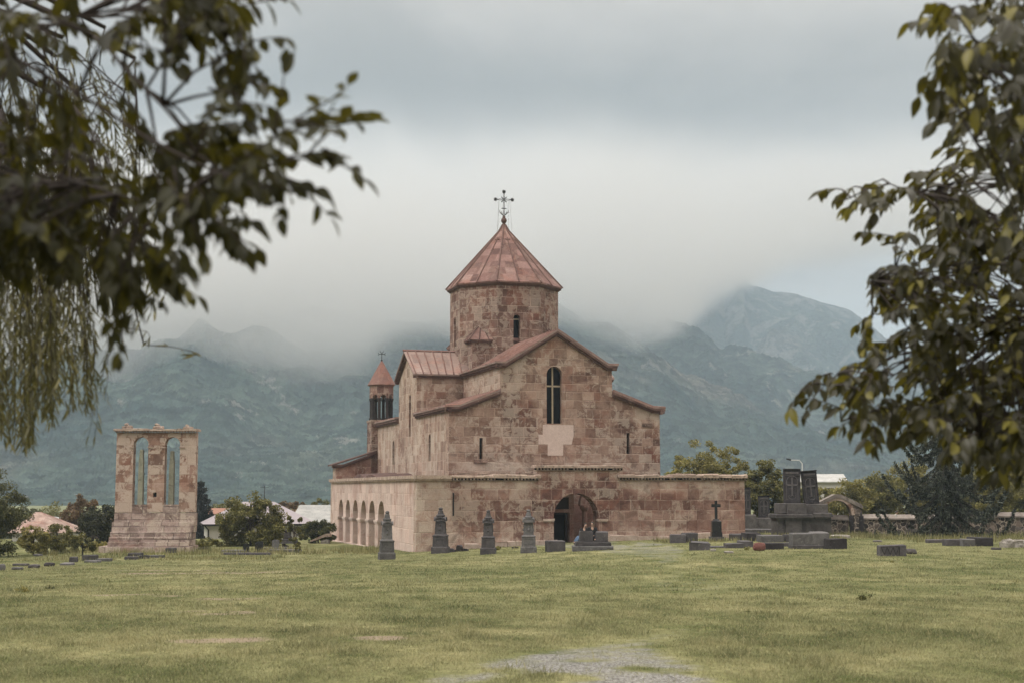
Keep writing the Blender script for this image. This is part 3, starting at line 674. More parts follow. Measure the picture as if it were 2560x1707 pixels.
# toothed cornice and worn coping stones
def toothed(name, s0, s1, z, o, sd, nd, proj=0.18, th=0.34, worn=0.05, teeth=True):
    """z is the underside of the coping; nd points into the wall"""
    o = Vector(o); sd = Vector(sd); nd = Vector(nd)
    Mx = Matrix((( sd.x, nd.x, 0, o.x), (sd.y, nd.y, 0, o.y), (0, 0, 1, o.z), (0, 0, 0, 1)))
    mb = MB(); s = s0
    while s < s1-0.02:
        w = min(random.uniform(0.5, 1.2), s1-s)
        mb.rough_box(s, s+w-0.012, -proj-random.uniform(0, worn), 0.9, z+0.13, z+th+random.uniform(-worn, worn), 0.35*worn, Mx, bev=min(0.06, worn))
        s += w
    cop = cb(mb, name, 'coping')
    if teeth:
        mb = MB(); s = s0+0.06; i = 0
        while s < s1-0.06:
            if random.random() > 0.06:
                c = s+0.055; rr = 0.055
                ring = [(c+rr*math.cos(t), z+0.07+rr*math.sin(t)) for t in [2*math.pi*k/8 for k in range(8)]]
                mb.loft([[Mx @ Vector((a, -proj+0.02+random.uniform(-.02, .02), b)) for a, b in ring], [Mx @ Vector((a, 0.02, b)) for a, b in ring]])
            s += 0.22
        mb.box(s0, s1, -0.07, 0.25, z-0.045, z-0.003, Mx)
        cb(mb, 'teeth', 'coping', cop)
        mb = MB(); mb.box(s0, s1, -0.012, 0.2, z, z+0.128, Mx); cb(mb, 'tooth_shade_strip', 'dark_in', cop)  # dark strip behind the teeth paints in the shade of their gaps
    return cop
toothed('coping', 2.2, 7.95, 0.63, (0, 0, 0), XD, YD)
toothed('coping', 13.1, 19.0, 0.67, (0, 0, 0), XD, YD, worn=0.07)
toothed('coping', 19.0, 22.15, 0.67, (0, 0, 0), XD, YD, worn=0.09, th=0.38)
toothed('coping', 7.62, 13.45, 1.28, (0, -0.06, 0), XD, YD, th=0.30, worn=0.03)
mb = MB(); mb.box(-0.16, 2.18, -0.16, 0.9, 0.62, 0.72); mb.box(-0.22, 2.18, -0.22, 0.9, 0.72, 0.93)
mb.box(-0.16, 0.8, 0.9, 33.4, 0.622, 0.72); mb.box(-0.22, 0.8, 0.9, 33.5, 0.72, 0.93); cb(mb, 'string_course', 'coping')
# gallery roof slabs over the vaults
mb = MB(); mb.add([(0.8, 0.9, 0.80), (3.5, 0.9, 0.98), (3.5, 33, 0.98), (0.8, 33, 0.8), (0.8, 0.9, 0.6), (3.5, 0.9, 0.6), (3.5, 33, 0.6), (0.8, 33, 0.6)], [(0, 1, 2, 3), (7, 6, 5, 4), (0, 4, 5, 1), (1, 5, 6, 2), (2, 6, 7, 3), (3, 7, 4, 0)])
mb.box(3.5, 7.8, 0.9, 6.0, 0.6, 0.86)
for (yc, hh, ln) in ((19.5, 0.35, 2.4), (24.5, 0.45, 2.2)):
    rg = [(yc+ln*math.cos(math.pi*k/12), 0.82+hh*math.sin(math.pi*k/12)) for k in range(13)]
    mb.loft([[(0.7, a, b) for a, b in rg], [(3.5, a, b+0.12) for a, b in rg]])
cb(mb, 'gallery_roof', 'cornice')
mb = MB(); mb.box(18.5, 21.3, 6.0, 33.0, 0.3, 0.62); cb(mb, 'gallery_roof', 'cornice')
# rubble lying on the gallery top
mb = MB()
for i in range(40):
    x = random.choice([random.uniform(2.5, 8.2), random.uniform(12.8, 21.5)]); s = random.uniform(.1, .24); mb.rough_box(x, x+s*2, 0.3, 0.3+s*2, 0.9, 0.98+s*0.5, 0.04)
tag(cb(mb, 'loose_stones', 'coping'), kind='stuff')
mb = MB()   # fallen arch stone leaning on the core above the portal
ring = [(7.0+0.36*math.cos(math.pi*k/10), 1.0+0.42*math.sin(math.pi*k/10)) for k in range(11)]
mb.loft([[(a, 1.2, b) for a, b in ring], [(a+0.1, 1.45, b) for a, b in ring]]); cb(mb, 'round_stone', 'rose')
# door behind the porch arch
mb = MB(); mb.panel(rect(8.35, 10.95, ZB, 0.9), [rect(9.0, 10.60, -4.7, -1.42)], 0.5, (0, 2.3, 0), XD, YD)
mb.box(8.7, 10.88, 2.18, 2.3, -1.42, -1.22); mb.box(10.62, 10.74, 2.2, 2.3, -4.6, -1.42); mb.box(10.78, 10.88, 2.22, 2.3, -4.6, -1.2)
for k in range(14): mb.box(10.62, 10.8, 2.16, 2.2, -4.2+k*0.2, -4.08+k*0.2)
cb(mb, 'porch_doorway', 'pier')
mb = MB(); mb.box(9.02, 10.6, 2.27, 2.296, -1.2, -0.45); cb(mb, 'dark_recess_panel', 'wood'); mb = MB(); mb.box(8.9, 10.7, 2.75, 2.82, -4.7, -1.4); dr = cb(mb, 'door', 'dark_in')  # flat lintel panel painted dark in place of the recess over the door
mb = MB(); mb.box(10.42, 10.55, 2.5, 2.7, -4.5, -1.42); mb.box(9.05, 10.41, 2.5, 2.62, -1.55, -1.42); cb(mb, 'door_frame', 'wood', dr)
mb = MB(); mb.panel(rect(10.95, 15.0, ZB, 0.1), [], 0.4, (0, 4.9, 0), XD, YD); cb(mb, 'porch_wall', 'pier')
mb = MB(); mb.tower([(-4.6, .26), (-4.0, .26), (-3.95, .17), (-1.35, .16), (-1.3, .22), (-1.12, .30), (-0.98, .30)], 12.1, 3.5, 8, R(22.5)); cb(mb, 'porch_column', 'pier')
mb = MB()
n = 16; ri, ro = 1.25, 1.6; pts = [(13.35-ro*math.cos(math.pi*k/n), -1.0+ro*math.sin(math.pi*k/n)) for k in range(n+1)]+[(13.35+ri*math.cos(math.pi*k/n), -1.0+ri*math.sin(math.pi*k/n)) for k in range(n+1)]
mb.panel(pts, [], 0.4, (0, 3.4, 0), XD, YD); cb(mb, 'porch_arch', 'pier')
mb = MB(); mb.panel(rect(1.0, 4.9, ZB, 0.9), [], 0.4, (8.35, 0, 0), YD, (-1, 0, 0)); cb(mb, 'porch_side_wall', 'pier'); mb = MB(); mb.panel(rect(0.94, 4.9, ZB, 0.4), [], 0.4, (14.7, 0, 0), YD, XD); cb(mb, 'porch_side_wall', 'pier')
mb = MB(); mb.box(8.3, 11.75, 0.95, 5.3, 0.9, 1.1); cb(mb, 'porch_roof', 'coping')
mb = MB(); mb.box(2.28, 2.36, -0.10, -0.02, -1.55, -0.15); cb(mb, 'drain_pipe', 'iron')

# core ----------------------------------------------------------------
ol = [(3.5, ZB), (18.5, ZB), (18.5, 5.42), (17.95, 5.46), (15.02, 6.50), (15.0, 8.22), (14.6, 8.30), (11.0, 10.50), (7.3, 8.30), (7.0, 8.22), (6.98, 6.42), (4.15, 5.38), (3.5, 5.28)]
mb = MB(); mb.panel(ol, [arch(10.29, 11.41, 4.5, 7.83, 18), rect(5.58, 5.80, 2.07, 3.48), rect(16.05, 16.27, 2.5, 3.92)], 0.9, (0, 6, 0), XD, YD); cb(mb, 'west_wall', 'tan')
window(10.29, 11.41, 4.5, 8.4, (0, 6, 0), XD, YD, 0.5, 7.83, 'tall round arched window with a cream cross', [(10.78, 10.89, 4.5, 8.38), (10.30, 11.40, 7.02, 7.13)])
window(5.58, 5.80, 2.07, 3.48, (0, 6, 0), XD, YD, 0.5); window(16.05, 16.27, 2.5, 3.92, (0, 6, 0), XD, YD, 0.5)
# new pale stone patch below the window
mb = MB(); mb.panel([(10.0, 3.75), (9.7, 3.75), (9.7, 3.1), (10.35, 3.1), (10.35, 2.35), (11.45, 2.35), (11.45, 3.1), (12.05, 3.1), (12.2, 3.72), (12.2, 4.42), (10.0, 4.42)], [], 0.05, (0, 5.985, 0), XD, YD); cb(mb, 'stone_patch', 'plaster')
# weathered ledge stones sticking out at the foot of the core and under the slit
for x0, x1, z0, z1, p in ((5.2, 6.1, 1.84, 2.04, .12), (17.2, 17.9, 4.4, 4.6, .06)): mb = MB(); mb.rough_box(x0, x1, 6-p, 6.2, z0, z1, 0.03); cb(mb, 'sill', 'dentil')
sl = lambda s, z0, z1: rect(s-0.22, s+0.22, z0, z1)
mb = MB(); mb.panel([(6.9, ZB), (33.0, ZB), (33.0, 5.25), (22.7, 5.25), (22.7, 8.3), (19.4, 10.15), (16.2, 8.3), (16.2, 5.3), (6.9, 5.28)],
    [arch(18.25, 18.95, 4.0, 6.8, 8), arch(11.5, 12.15, 2.05, 3.6, 8), arch(24.3, 25.1, 2.0, 3.5, 8)], 0.8, (3.5, 0, 0), YD, XD); cb(mb, 'side_wall', 'side')
for s0, s1, z0, zs in ((18.25, 18.95, 4.0, 6.8), (11.5, 12.15, 2.05, 3.6), (24.3, 25.1, 2.0, 3.5)): window(s0, s1, z0, zs+.3, (3.5, 0, 0), YD, XD, 0.14, zs)
mb = MB(); mb.panel([(6.9, ZB), (33.0, ZB), (33.0, 5.25), (22.7, 5.25), (22.7, 8.3), (19.4, 10.15), (16.2, 8.3), (16.2, 5.3), (6.9, 5.28)], [], 0.8, (18.5, 0, 0), YD, (-1, 0, 0)); cb(mb, 'side_wall', 'side')
mb = MB(); mb.panel([(3.5, ZB), (18.5, ZB), (18.5, 5.25), (15, 6.5), (15, 8.2), (11, 10.4), (7, 8.2), (7, 6.5), (3.5, 5.25)], [], 0.8, (0, 33.0, 0), XD, (0, 1, 0)); cb(mb, 'east_wall', 'side')
for b_ in ((7.0, 7.7, 6.9, 16.19), (7.0, 7.7, 22.71, 33), (14.3, 15.0, 6.9, 16.19), (14.3, 15.0, 22.71, 33)):
    mb = MB(); mb.box(*b_, 5.0, 8.25); cb(mb, 'clerestory_wall', 'tan')
for b_ in ((4.3, 7.69, 16.2, 16.9), (4.3, 7.69, 22.0, 22.7), (14.31, 17.7, 16.2, 16.9), (14.31, 17.7, 22.0, 22.7)):
    mb = MB(); mb.box(*b_, 4.6, 8.3); cb(mb, 'arm_wall', 'tan')
# cornices: two stepped bands following every eave
def cornice(mb, p0, p1, out, w=0.3, h=0.26, ext=0.0):
    p0 = Vector(p0); p1 = Vector(p1); o = Vector(out).normalized()
    mb.beam(p0-o*0.05, p1-o*0.05, w+0.05, h*0.5, out, ext); mb.beam(p0-o*0.05-Vector((0, 0, h*0.5+0.004)), p1-o*0.05-Vector((0, 0, h*0.5+0.004)), w*0.55+0.05, h*0.5, out, ext)
mb = MB(); F_ = (0, -1, 0); Lf = (-1, 0, 0); Rt = (1, 0, 0)
yw = 6.0
for a, b in (((6.68, 8.50), (7.35, 8.50)), ((7.35, 8.50), (11.0, 10.76)), ((11.0, 10.76), (14.62, 8.50)), ((14.62, 8.50), (15.32, 8.50)),
             ((6.98, 6.62), (4.1, 5.52)), ((4.1, 5.52), (3.2, 5.50)), ((15.02, 6.70), (17.95, 5.64)), ((17.95, 5.64), (18.82, 5.60))):
    cornice(mb, (a[0], yw, a[1]), (b[0], yw, b[1]), F_, 0.30, 0.30)
for s, o in ((7.0, Lf), (15.0, Rt)):
    cornice(mb, (s, 5.7, 8.50), (s, 16.2, 8.50), o); cornice(mb, (s, 22.7, 8.50), (s, 33.3, 8.50), o)
for s, o in ((3.5, Lf), (18.5, Rt)):
    cornice(mb, (s, 5.7, 5.50), (s, 16.2, 5.50), o, 0.26); cornice(mb, (s, 22.7, 5.46), (s, 31.2, 5.46), o, 0.26)
    cornice(mb, (s, 15.95, 8.47), (s, 19.4, 10.40), o); cornice(mb, (s, 19.4, 10.40), (s, 22.95, 8.47), o)
cb(mb, 'cornice', 'cornice'); mb = MB()
cornice(mb, (3.2, 16.2, 8.50), (6.99, 16.2, 8.50), F_, 0.26); cb(mb, 'cornice', 'cornice'); mb = MB(); cornice(mb, (3.2, 22.7, 8.50), (6.99, 22.7, 8.50), (0, 1, 0), 0.26); cb(mb, 'cornice', 'cornice'); mb = MB()
cornice(mb, (15.01, 16.2, 8.50), (18.8, 16.2, 8.50), F_, 0.26); cb(mb, 'cornice', 'cornice')
def slope(mb, a, b, c, d, th=0.12):
    """roof slab: a,b eave corners, c,d ridge corners (c above b)"""
    up = Vector((0, 0, -th)); P = [Vector(p) for p in (a, b, c, d)]
    mb.add(P+[p+up for p in P], [(0, 1, 2, 3), (7, 6, 5, 4), (0, 4, 5, 1), (1, 5, 6, 2), (2, 6, 7, 3), (3, 7, 4, 0)])
def ribs(mb, a, b, c, d, n, r=0.045):
    a, b, c, d = map(Vector, (a, b, c, d))
    for k in range(n):
        t = (k+0.35)/(n-0.3); e = a.lerp(b, t); g = d.lerp(c, t); g = g; nn = Vector((0, 0, 0.01)); dr_ = (g-e).normalized()
        mb.tube([e+nn-dr_*0.05, g+nn], r, 4)
for sgn, nm in ((-1, 'nave_roof'), (1, 'nave_roof')):
    X_ = lambda a: 11.0+sgn*a
    rf = MB(); rb = MB()
    for y0, y1 in ((5.70, 33.3),):
        rf.panel([(a, b) for a, b in ((X_(4.40), 8.505), (X_(3.65), 8.505), (X_(0), 10.765), (X_(0), 10.90), (X_(3.68), 8.62), (X_(4.40), 8.62))], [], y1-y0, (0, y0, 0), XD, YD)
    for k in range(13):
        y = 5.74+k*0.84; rb.tube([(X_(4.42), y, 8.63), (X_(3.68), y, 8.63), (X_(0), y, 10.91)], .045, 4)
    o = cb(rf, nm, 'roof2'); cb(rb, 'roof_ribs', 'roof', o)
for sgn, e0, k0, t0, ze, zk, zt in ((-1, 3.18, 4.1, 7.0, 5.505, 5.525, 6.63), (1, 18.84, 17.95, 15.0, 5.605, 5.645, 6.71)):
    for y0, y1, n in ((5.70, 16.19, 13), (22.71, 31.3, 10)):
        rf = MB(); rb = MB()
        rf.panel([(e0, ze), (k0, zk), (t0, zt), (t0, zt+.13), (k0, zk+.12), (e0, ze+.12)], [], y1-y0, (0, y0, 0), XD, YD)
        for k in range(n): y = y0+.05+k*(y1-y0-.1)/(n-1); rb.tube([(e0, y, ze+.13), (k0, y, zk+.13), (t0, y, zt+.14)], .045, 4)
        o = cb(rf, 'aisle_roof', 'roof2'); cb(rb, 'roof_ribs', 'roof', o)
rf = MB(); rb = MB()
slope(rf, (3.16, 15.9, 8.52), (7.65, 15.9, 8.52), (7.65, 19.4, 10.5), (3.16, 19.4, 10.5)); ribs(rb, (3.16, 15.9, 8.54), (7.0, 15.9, 8.54), (7.65, 19.4, 10.52), (3.16, 19.4, 10.52), 7, 0.05)
slope(rf, (7.65, 22.98, 8.52), (3.16, 22.98, 8.52), (3.16, 19.4, 10.5), (7.65, 19.4, 10.5))
rb.tube([(3.1, 19.4, 10.53), (7.6, 19.4, 10.53)], 0.09, 4)
o = cb(rf, 'arm_roof', 'roof2'); cb(rb, 'roof_ribs', 'roof', o); rf = MB()
slope(rf, (14.3, 15.9, 8.52), (18.84, 15.9, 8.52), (18.84, 19.4, 10.5), (14.3, 19.4, 10.5)); slope(rf, (18.84, 22.98, 8.52), (14.3, 22.98, 8.52), (14.3, 19.4, 10.5), (18.84, 19.4, 10.5)); cb(rf, 'arm_roof', 'roof2')
# crossing block with its small corner roofs
DX, DY = 11.05, 19.4
mb = MB(); h = 3.42; mb.box(DX-h, DX+h, DY-h, DY+h, 8.0, 10.95); cb(mb, 'crossing_block', 'brown')
mb = MB(); mb.box(DX-h-.16, DX+h+.16, DY-h-.16, DY+h+.16, 10.95, 11.03); mb.box(DX-h-.24, DX+h+.24, DY-h-.24, DY+h+.24, 11.034, 11.14); cb(mb, 'cornice', 'cornice')
mb = MB(); rb = MB(); e = h+.26
mb.loft([[(DX-e, DY-e, 11.145), (DX+e, DY-e, 11.145), (DX+e, DY+e, 11.145), (DX-e, DY+e, 11.145)], [(DX-2.5, DY-2.5, 12.45), (DX+2.5, DY-2.5, 12.45), (DX+2.5, DY+2.5, 12.45), (DX-2.5, DY+2.5, 12.45)]])
o = cb(mb, 'corner_roof', 'roof')
for sx in (-1, 1):
    for sy in (-1, 1):
        rb = MB()
        for q in (0, .75, 1.5):
            rb.tube([(DX+sx*(e-q), DY+sy*e, 11.16), (DX+sx*2.5, DY+sy*2.5, 12.47)], 0.045, 4)
            if q: rb.tube([(DX+sx*e, DY+sy*(e-q), 11.16), (DX+sx*2.5, DY+sy*2.5, 12.47)], 0.045, 4)
        cb(rb, 'roof_ribs', 'cornice', o)
# octagonal drum
RO = 4.22
def octp(r, i): t = R(22.5+45*i); return Vector((DX+r*math.cos(t), DY+r*math.sin(t), 0))
mb = MB(); wins = []
for i in range(8):
    p, q = octp(RO, i), octp(RO, i+1); sd = (q-p).normalized(); nd = Vector((-sd.y, sd.x, 0)); L = (q-p).length
    if nd.dot(Vector((DX, DY, 0))-p) < 0: nd = -nd
    hl = []
    if i % 2 == 1:
        c = L/2-0.1 if i == 5 else L/2
        hl = [arch(c-0.26, c+0.26, 10.9, 12.8, 10)]; wins.append((c-0.26, c+0.26, 10.9, 13.06, p, sd, nd))
    mb.panel(rect(0, L, 8.1, 15.3), hl, 0.7, p, sd, nd)
cb(mb, 'drum_wall', 'brown')
for w in wins: window(w[0], w[1], w[2], w[3], w[4], w[5], w[6], 0.4, 12.8, None, [(w[0], w[1], 12.70, 12.78)])
mb = MB(); mb.tower([(15.22, RO*math.cos(R(22.5))+.06), (15.32, RO*math.cos(R(22.5))+.13), (15.321, RO*math.cos(R(22.5))+.2), (15.42, RO*math.cos(R(22.5))+.24)], DX, DY, 8, R(22.5)); cb(mb, 'drum_cornice', 'cornice')
mb = MB(); c8 = math.cos(R(22.5)); mb.tower([(15.421, 4.50*c8), (15.53, 4.52*c8), (20.0, 0.42), (20.55, 0.13)], DX, DY, 8, R(22.5)); dome = cb(mb, 'cone_roof', roofmat('cone roof slabs', [(0, (0.12, 0.066, 0.060)), (0.35, (0.18, 0.107, 0.096)), (0.7, (0.24, 0.158, 0.142)), (1, (0.35, 0.268, 0.245))], 0.72, 0.85, 12, 0.34))
mb = MB()
for i in range(16):
    t = R(22.5*i); hip = i % 2 == 1
    r0 = 4.55 if hip else 4.54*c8; r1 = 0.42/c8 if hip else 0.42; f = 1.0 if hip else 0.80
    pt = lambda s: Vector((DX+math.cos(t)*(r0+(r1-r0)*s), DY+math.sin(t)*(r0+(r1-r0)*s), 15.55+4.47*s))
    mb.tube([pt(-0.01), pt(f)], 0.065 if hip else 0.05, 5)
    if hip: mb.tube([pt(1.0), (DX+math.cos(t)*0.14, DY+math.sin(t)*0.14, 20.57)], 0.05, 5)
    else:
        c = pt(f+0.02); tn = Vector((-math.sin(t), math.cos(t), 0)); dn = (pt(1)-pt(0)).normalized()
        mb.tube([c-dn*0.22, c+dn*0.24], 0.05, 4); mb.tube([c-tn*0.17+dn*.05, c+tn*0.17+dn*.05], 0.045, 4)
        for s_ in (-1, 1): mb.tube([c+tn*0.17*s_+dn*.0, c+tn*0.17*s_+dn*.11], 0.05, 4)
cb(mb, 'roof_ribs', 'cornice', dome)
mb = MB(); mb.tower([(20.5, .16), (20.6, .17), (20.64, .10), (20.7, .12), (20.8, .2), (20.92, .22), (21.04, .19), (21.12, .10), (21.18, .13), (21.24, .09), (21.3, .03)], DX, DY, 12, 0); fin = cb(mb, 'finial', 'cornice', smooth=False)
def fancy_cross(mb, cx, cy_, z0, H, W, r, fancy=True):
    P = lambda a, b: Vector((cx+a, cy_, z0+b))
    zc = H*0.66
    for s in (-1, 1):
        mb.tube([P(s*.035, 0.0), P(s*.05, H*.35), P(s*.03, zc), P(s*.05, H*.9), P(0, H)], r*.8, 5)
        mb.tube([P(-W, zc), P(-W*.5, zc+s*.045), P(0, zc+s*.03), P(W*.5, zc+s*.045), P(W, zc)], r*.8, 5)
    ends = [(P(0, H), 0), (P(W, zc), 1), (P(-W, zc), 2)]
    for e, k in ends:
        for a in range(8):
            t = R(45*a); mb.tube([e, e+Vector((math.cos(t), 0, math.sin(t)))*0.15], [r, r*1.4], 4)
        mb.tower([(e.z-.05, .03), (e.z, .06), (e.z+.05, .03)], e.x, e.y, 6)
    for a in (45, 135, 225, 315): 
        t = R(a); mb.tube([P(0, zc), P(.3*math.cos(t), zc+.3*math.sin(t))], [r, r*1.5], 4)
    mb.tube([P(-.2, H*.28), P(.2, H*.28)], r*1.3, 4)
    for s in (-1, 1):   # antler-like volutes
        mb.tube([P(0, -.08), P(s*.16, .05), P(s*.30, .2), P(s*.36, .38)], [r*1.5, r*1.4, r*1.1, r*.6], 5)
        mb.tube([P(s*.2, .1), P(s*.2, .27)], [r, r*.6], 4); mb.tube([P(s*.27, .17), P(s*.38, .22)], [r, r*.6], 4); mb.tube([P(s*.12, .02), P(s*.08, .16)], [r, r*.6], 4)
mb = MB(); fancy_cross(mb, DX, DY, 21.35, 1.85, 0.66, 0.026)
# the cross faces the photographer: turn it a little out of the church axis
Mr = Matrix.Translation((DX, DY, 0)) @ Matrix.Rotation(-CH_A*0.4, 4, 'Z') @ Matrix.Translation((-DX, -DY, 0)); mb.xf(Mr)
crs = cb(mb, 'cross', 'iron', fin)
mb = MB()
for s, q in ((-1, -.3), (-.8, .3), (1, -.3), (.8, .3)): mb.tube([(DX+s*.45, DY+q*.2, 22.56), (DX+s*.58, DY+q, 19.9)], 0.007, 3)
cb(mb, 'guy_wire', 'iron', fin)
# small belfry over the far corner
bt = MB(); bx, by = 3.95, 32.3; bt.box(bx-1.0, bx+1.0, by-1.0, by+1.0, 0.5, 5.68); cb(bt, 'belfry_pier', 'brown')
bt = MB(); bt.box(bx-1.05, bx+1.05, by-1.05, by+1.05, 5.681, 5.86); cb(bt, 'belfry_base', 'coping')
for i in range(8):
    t = R(22.5+45*i); x, y = bx+0.86*math.cos(t), by+0.86*math.sin(t)
    bt = MB(); bt.tower([(5.861, .17), (6.05, .17), (6.06, .125), (7.45, .12), (7.5, .16), (7.7, .18)], x, y, 8, t); cb(bt, 'belfry_column', 'basalt_col')
bt = MB(); r8 = 1.02
for i in range(8):
    t0, t1 = R(22.5+45*i), R(67.5+45*i); p = Vector((bx+r8*math.cos(t0), by+r8*math.sin(t0), 0)); q = Vector((bx+r8*math.cos(t1), by+r8*math.sin(t1), 0)); sd = (q-p).normalized(); nd = Vector((-sd.y, sd.x, 0)); L = (q-p).length
    if nd.dot(Vector((bx, by, 0))-p) < 0: nd = -nd
    c = L/2; ra = L/2-0.15
    ol = [(0, 7.7), (c-ra, 7.7)]+[(c-ra*math.cos(math.pi*k/10), 7.75+ra*math.sin(math.pi*k/10)) for k in range(11)]+[(c+ra, 7.7), (L, 7.7), (L, 8.75), (0, 8.75)]
    bt.panel(ol, [], 0.22, p, sd, nd)
cb(bt, 'belfry_arches', 'rose')
bt = MB(); bt.tower([(8.751, 1.02*c8), (8.80, 1.20*c8), (8.86, 1.20*c8), (10.9, 0.05)], bx, by, 8, R(22.5)); ro = cb(bt, 'belfry_roof', 'roof')
bt = MB(); bt.tower([(10.85, .06), (10.95, .08), (11.02, .03)], bx, by, 8); bt.tube([(bx, by, 11), (bx, by, 11.55)], .028, 5); bt.tube([(bx-.22, by, 11.46), (bx+.22, by, 11.46)], .026, 5)
for s in (-1, 1):
    bt.tube([(bx, by, 11.5), (bx+s*.16, by, 11.72)], .022, 4)
    for q in (-1, 1): bt.tube([(bx+s*.22, by, 11.46), (bx+s*.32, by, 11.46+q*.1)], .022, 4)
cb(bt, 'belfry_cross', 'iron', ro)
# chapel at the far end of the gallery with its own shed roof
mb = MB(); mb.panel([(0.05, 0.5), (3.4, 0.5), (3.4, 3.0), (0.9, 2.1), (0.05, 1.86)], [], 1.8, (0, 31.3, 0), XD, YD); cb(mb, 'chapel_wall', 'rose')
mb = MB(); cornice(mb, (-.35, 31.3, 2.1), (0.6, 31.3, 2.14), F_, .3, .26); cornice(mb, (.6, 31.3, 2.14), (3.2, 31.3, 3.12), F_, .3, .26); slope(mb, (-.35, 31.1, 2.12), (-.35, 33.4, 2.12), (3.4, 33.4, 3.3), (3.4, 31.1, 3.3)); cb(mb, 'chapel_roof', 'cornice')

# ------------------------------------------------------------------ gate tower monument
def zoomer(u0, v0, s): return lambda x, y: (u0+x*s, v0+y*s)
Q2 = zoomer(800, 950, .2998); Q3 = zoomer(1300, 950, .2997); Q4 = zoomer(200, 1020, .2806); QL = zoomer(0, 1150, .1913); Q5 = zoomer(500, 1180, .1594)
R1 = zoomer(1640, 1060, .2295); R2 = zoomer(2050, 1040, .2551)
def build_monument():
    g = ground_at(*Q4(640, 1285)); D = g.y; s = D/FP*.2806
    D0 = D+1.9; s = D0/FP*.2806; cx = 675; zb = g.z
    X = lambda px: (px-cx)*s
    Z = lambda py: float(at(200+cx*.2806, 1020+py*.2806, D0).z)-zb
    t = thing('stone_monument', 'tall twin arched stone monument on a stepped base, left of the church', 'monument', (float(at(200+cx*.2806, 1225, D0).x), D0, zb), R(4))
    add = lambda mb, nm, mt, par=t: mb.build(nm, M[mt], par)
    # two arches between three piers
    zs = Z(345); zt = Z(215); mb = MB()
    lo = 925
    def ah(x0, x1, ytop):
        r = (X(x1)-X(x0))/2; return arch(X(x0), X(x1), Z(lo-60), Z(ytop)-r, 14)
    ol = [(X(322), Z(lo)), (X(1020), Z(lo)), (X(1020), zt), (X(322), zt)]
    mb.panel(ol, [ah(470, 600, 255), ah(746, 878, 255), rect(X(652), X(683), Z(788), Z(748))], 0.85, (0, 0, 0), XD, YD); add(mb, 'twin_arch_wall', 'monu')
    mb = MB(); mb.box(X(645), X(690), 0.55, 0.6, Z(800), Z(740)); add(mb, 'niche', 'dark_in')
    for x0, x1 in ((472, 596), (748, 874)): mb = MB(); mb.rough_box(X(x0)-.02, X(x1)+.06, -.03, .84, Z(930), Z(858), 0.02); add(mb, 'sill', 'step')
    mb = MB()
    for x0, x1, y in ((440, 476, 348), (594, 640, 348), (710, 752, 348), (872, 920, 348)):
        mb = MB(); mb.box(X(x0), X(x1), -.06, 0.4, Z(y+6), Z(y-6)); add(mb, 'impost', 'coping')
    # cornice with teeth
    mb = MB(); x = X(298)
    while x < X(1038)-0.02:
        w = min(random.uniform(.5, 1.1), X(1038)-x); mb.rough_box(x, x+w-.012, -.26, 1.1, Z(203), Z(184)+random.uniform(-.03, .03), .02, bev=.03); x += w
    cop = add(mb, 'cornice', 'coping'); mb = MB(); x = X(312)
    while x < X(1028): 
        c = x+.05; ring = [(c+.055*math.cos(a), Z(208)+.05*math.sin(a)) for a in [2*math.pi*k/8 for k in range(8)]]
        mb.loft([[(a, -.2, b) for a, b in ring], [(a, 0.05, b) for a, b in ring]]); x += .19
    mb.box(X(318), X(1024), -.07, .1, Z(222), Z(215)); add(mb, 'teeth', 'dentil', cop)
    for x0, x1, h in ((362, 446, 52), (632, 717, 48), (900, 980, 42)):
        mb = MB(); xx = X(x0)
        mb.rough_box(X(x0), X(x1), .0, .8, Z(183), Z(183-h*0.55), .05, bev=.06); mb.rough_box(X(x0)+.15, X(x1)-.25, .1, .7, Z(183-h*.5), Z(183-h), .07, bev=.08); add(mb, 'pier_cap', 'coping')
    # stepped base
    lev = [(930, 1012, 320, 1024, 0.0), (1012, 1058, 306, 1020, .28), (1058, 1100, 312, 1010, .52), (1100, 1146, 308, 1010, .80), (1146, 1190, 304, 1008, 1.08), (1190, 1232, 300, 1008, 1.36), (1232, 1300, 236, 1030, 1.75)]
    # each course sits on the next: tops follow the line of sight of the nearer front faces
    mb2 = MB()
    for (y0, y1, x0, x1, p) in lev:
        k = (D0-p)/D0; top = float(at(200+cx*.2806, 1020+y0*.2806, D0-p).z)-zb; bot = float(at(200+cx*.2806, 1020+y1*.2806, D0-p).z)-zb-0.35 if y1 < 1300 else -.6
        mb2.rough_box(X(x0)*k, X(x1)*k, -p-.05, 1.0+p*.4, bot, top, .02, bev=.02)
    add(mb2, 'stepped_base', 'step')
    # two slender carved stelae standing in the openings
    for x0, x1, yt, tilt in ((512, 556, 365, 0.004), (781, 825, 378, -0.004)):
        w = X(x1)-X(x0); c = (X(x0)+X(x1))/2; mb = MB(); zt_, zb_ = Z(yt), Z(852)
        mb.rect_tower([(zb_-.1, w*.5, .28), (zb_+(zt_-zb_)*.8, w*.44, .26), (zb_+(zt_-zb_)*.83, w*.36, .24), (zt_-.06, w*.30, .22), (zt_, w*.2, .15)], c, .42)
        st = add(mb, 'stele', 'stele')
build_monument()

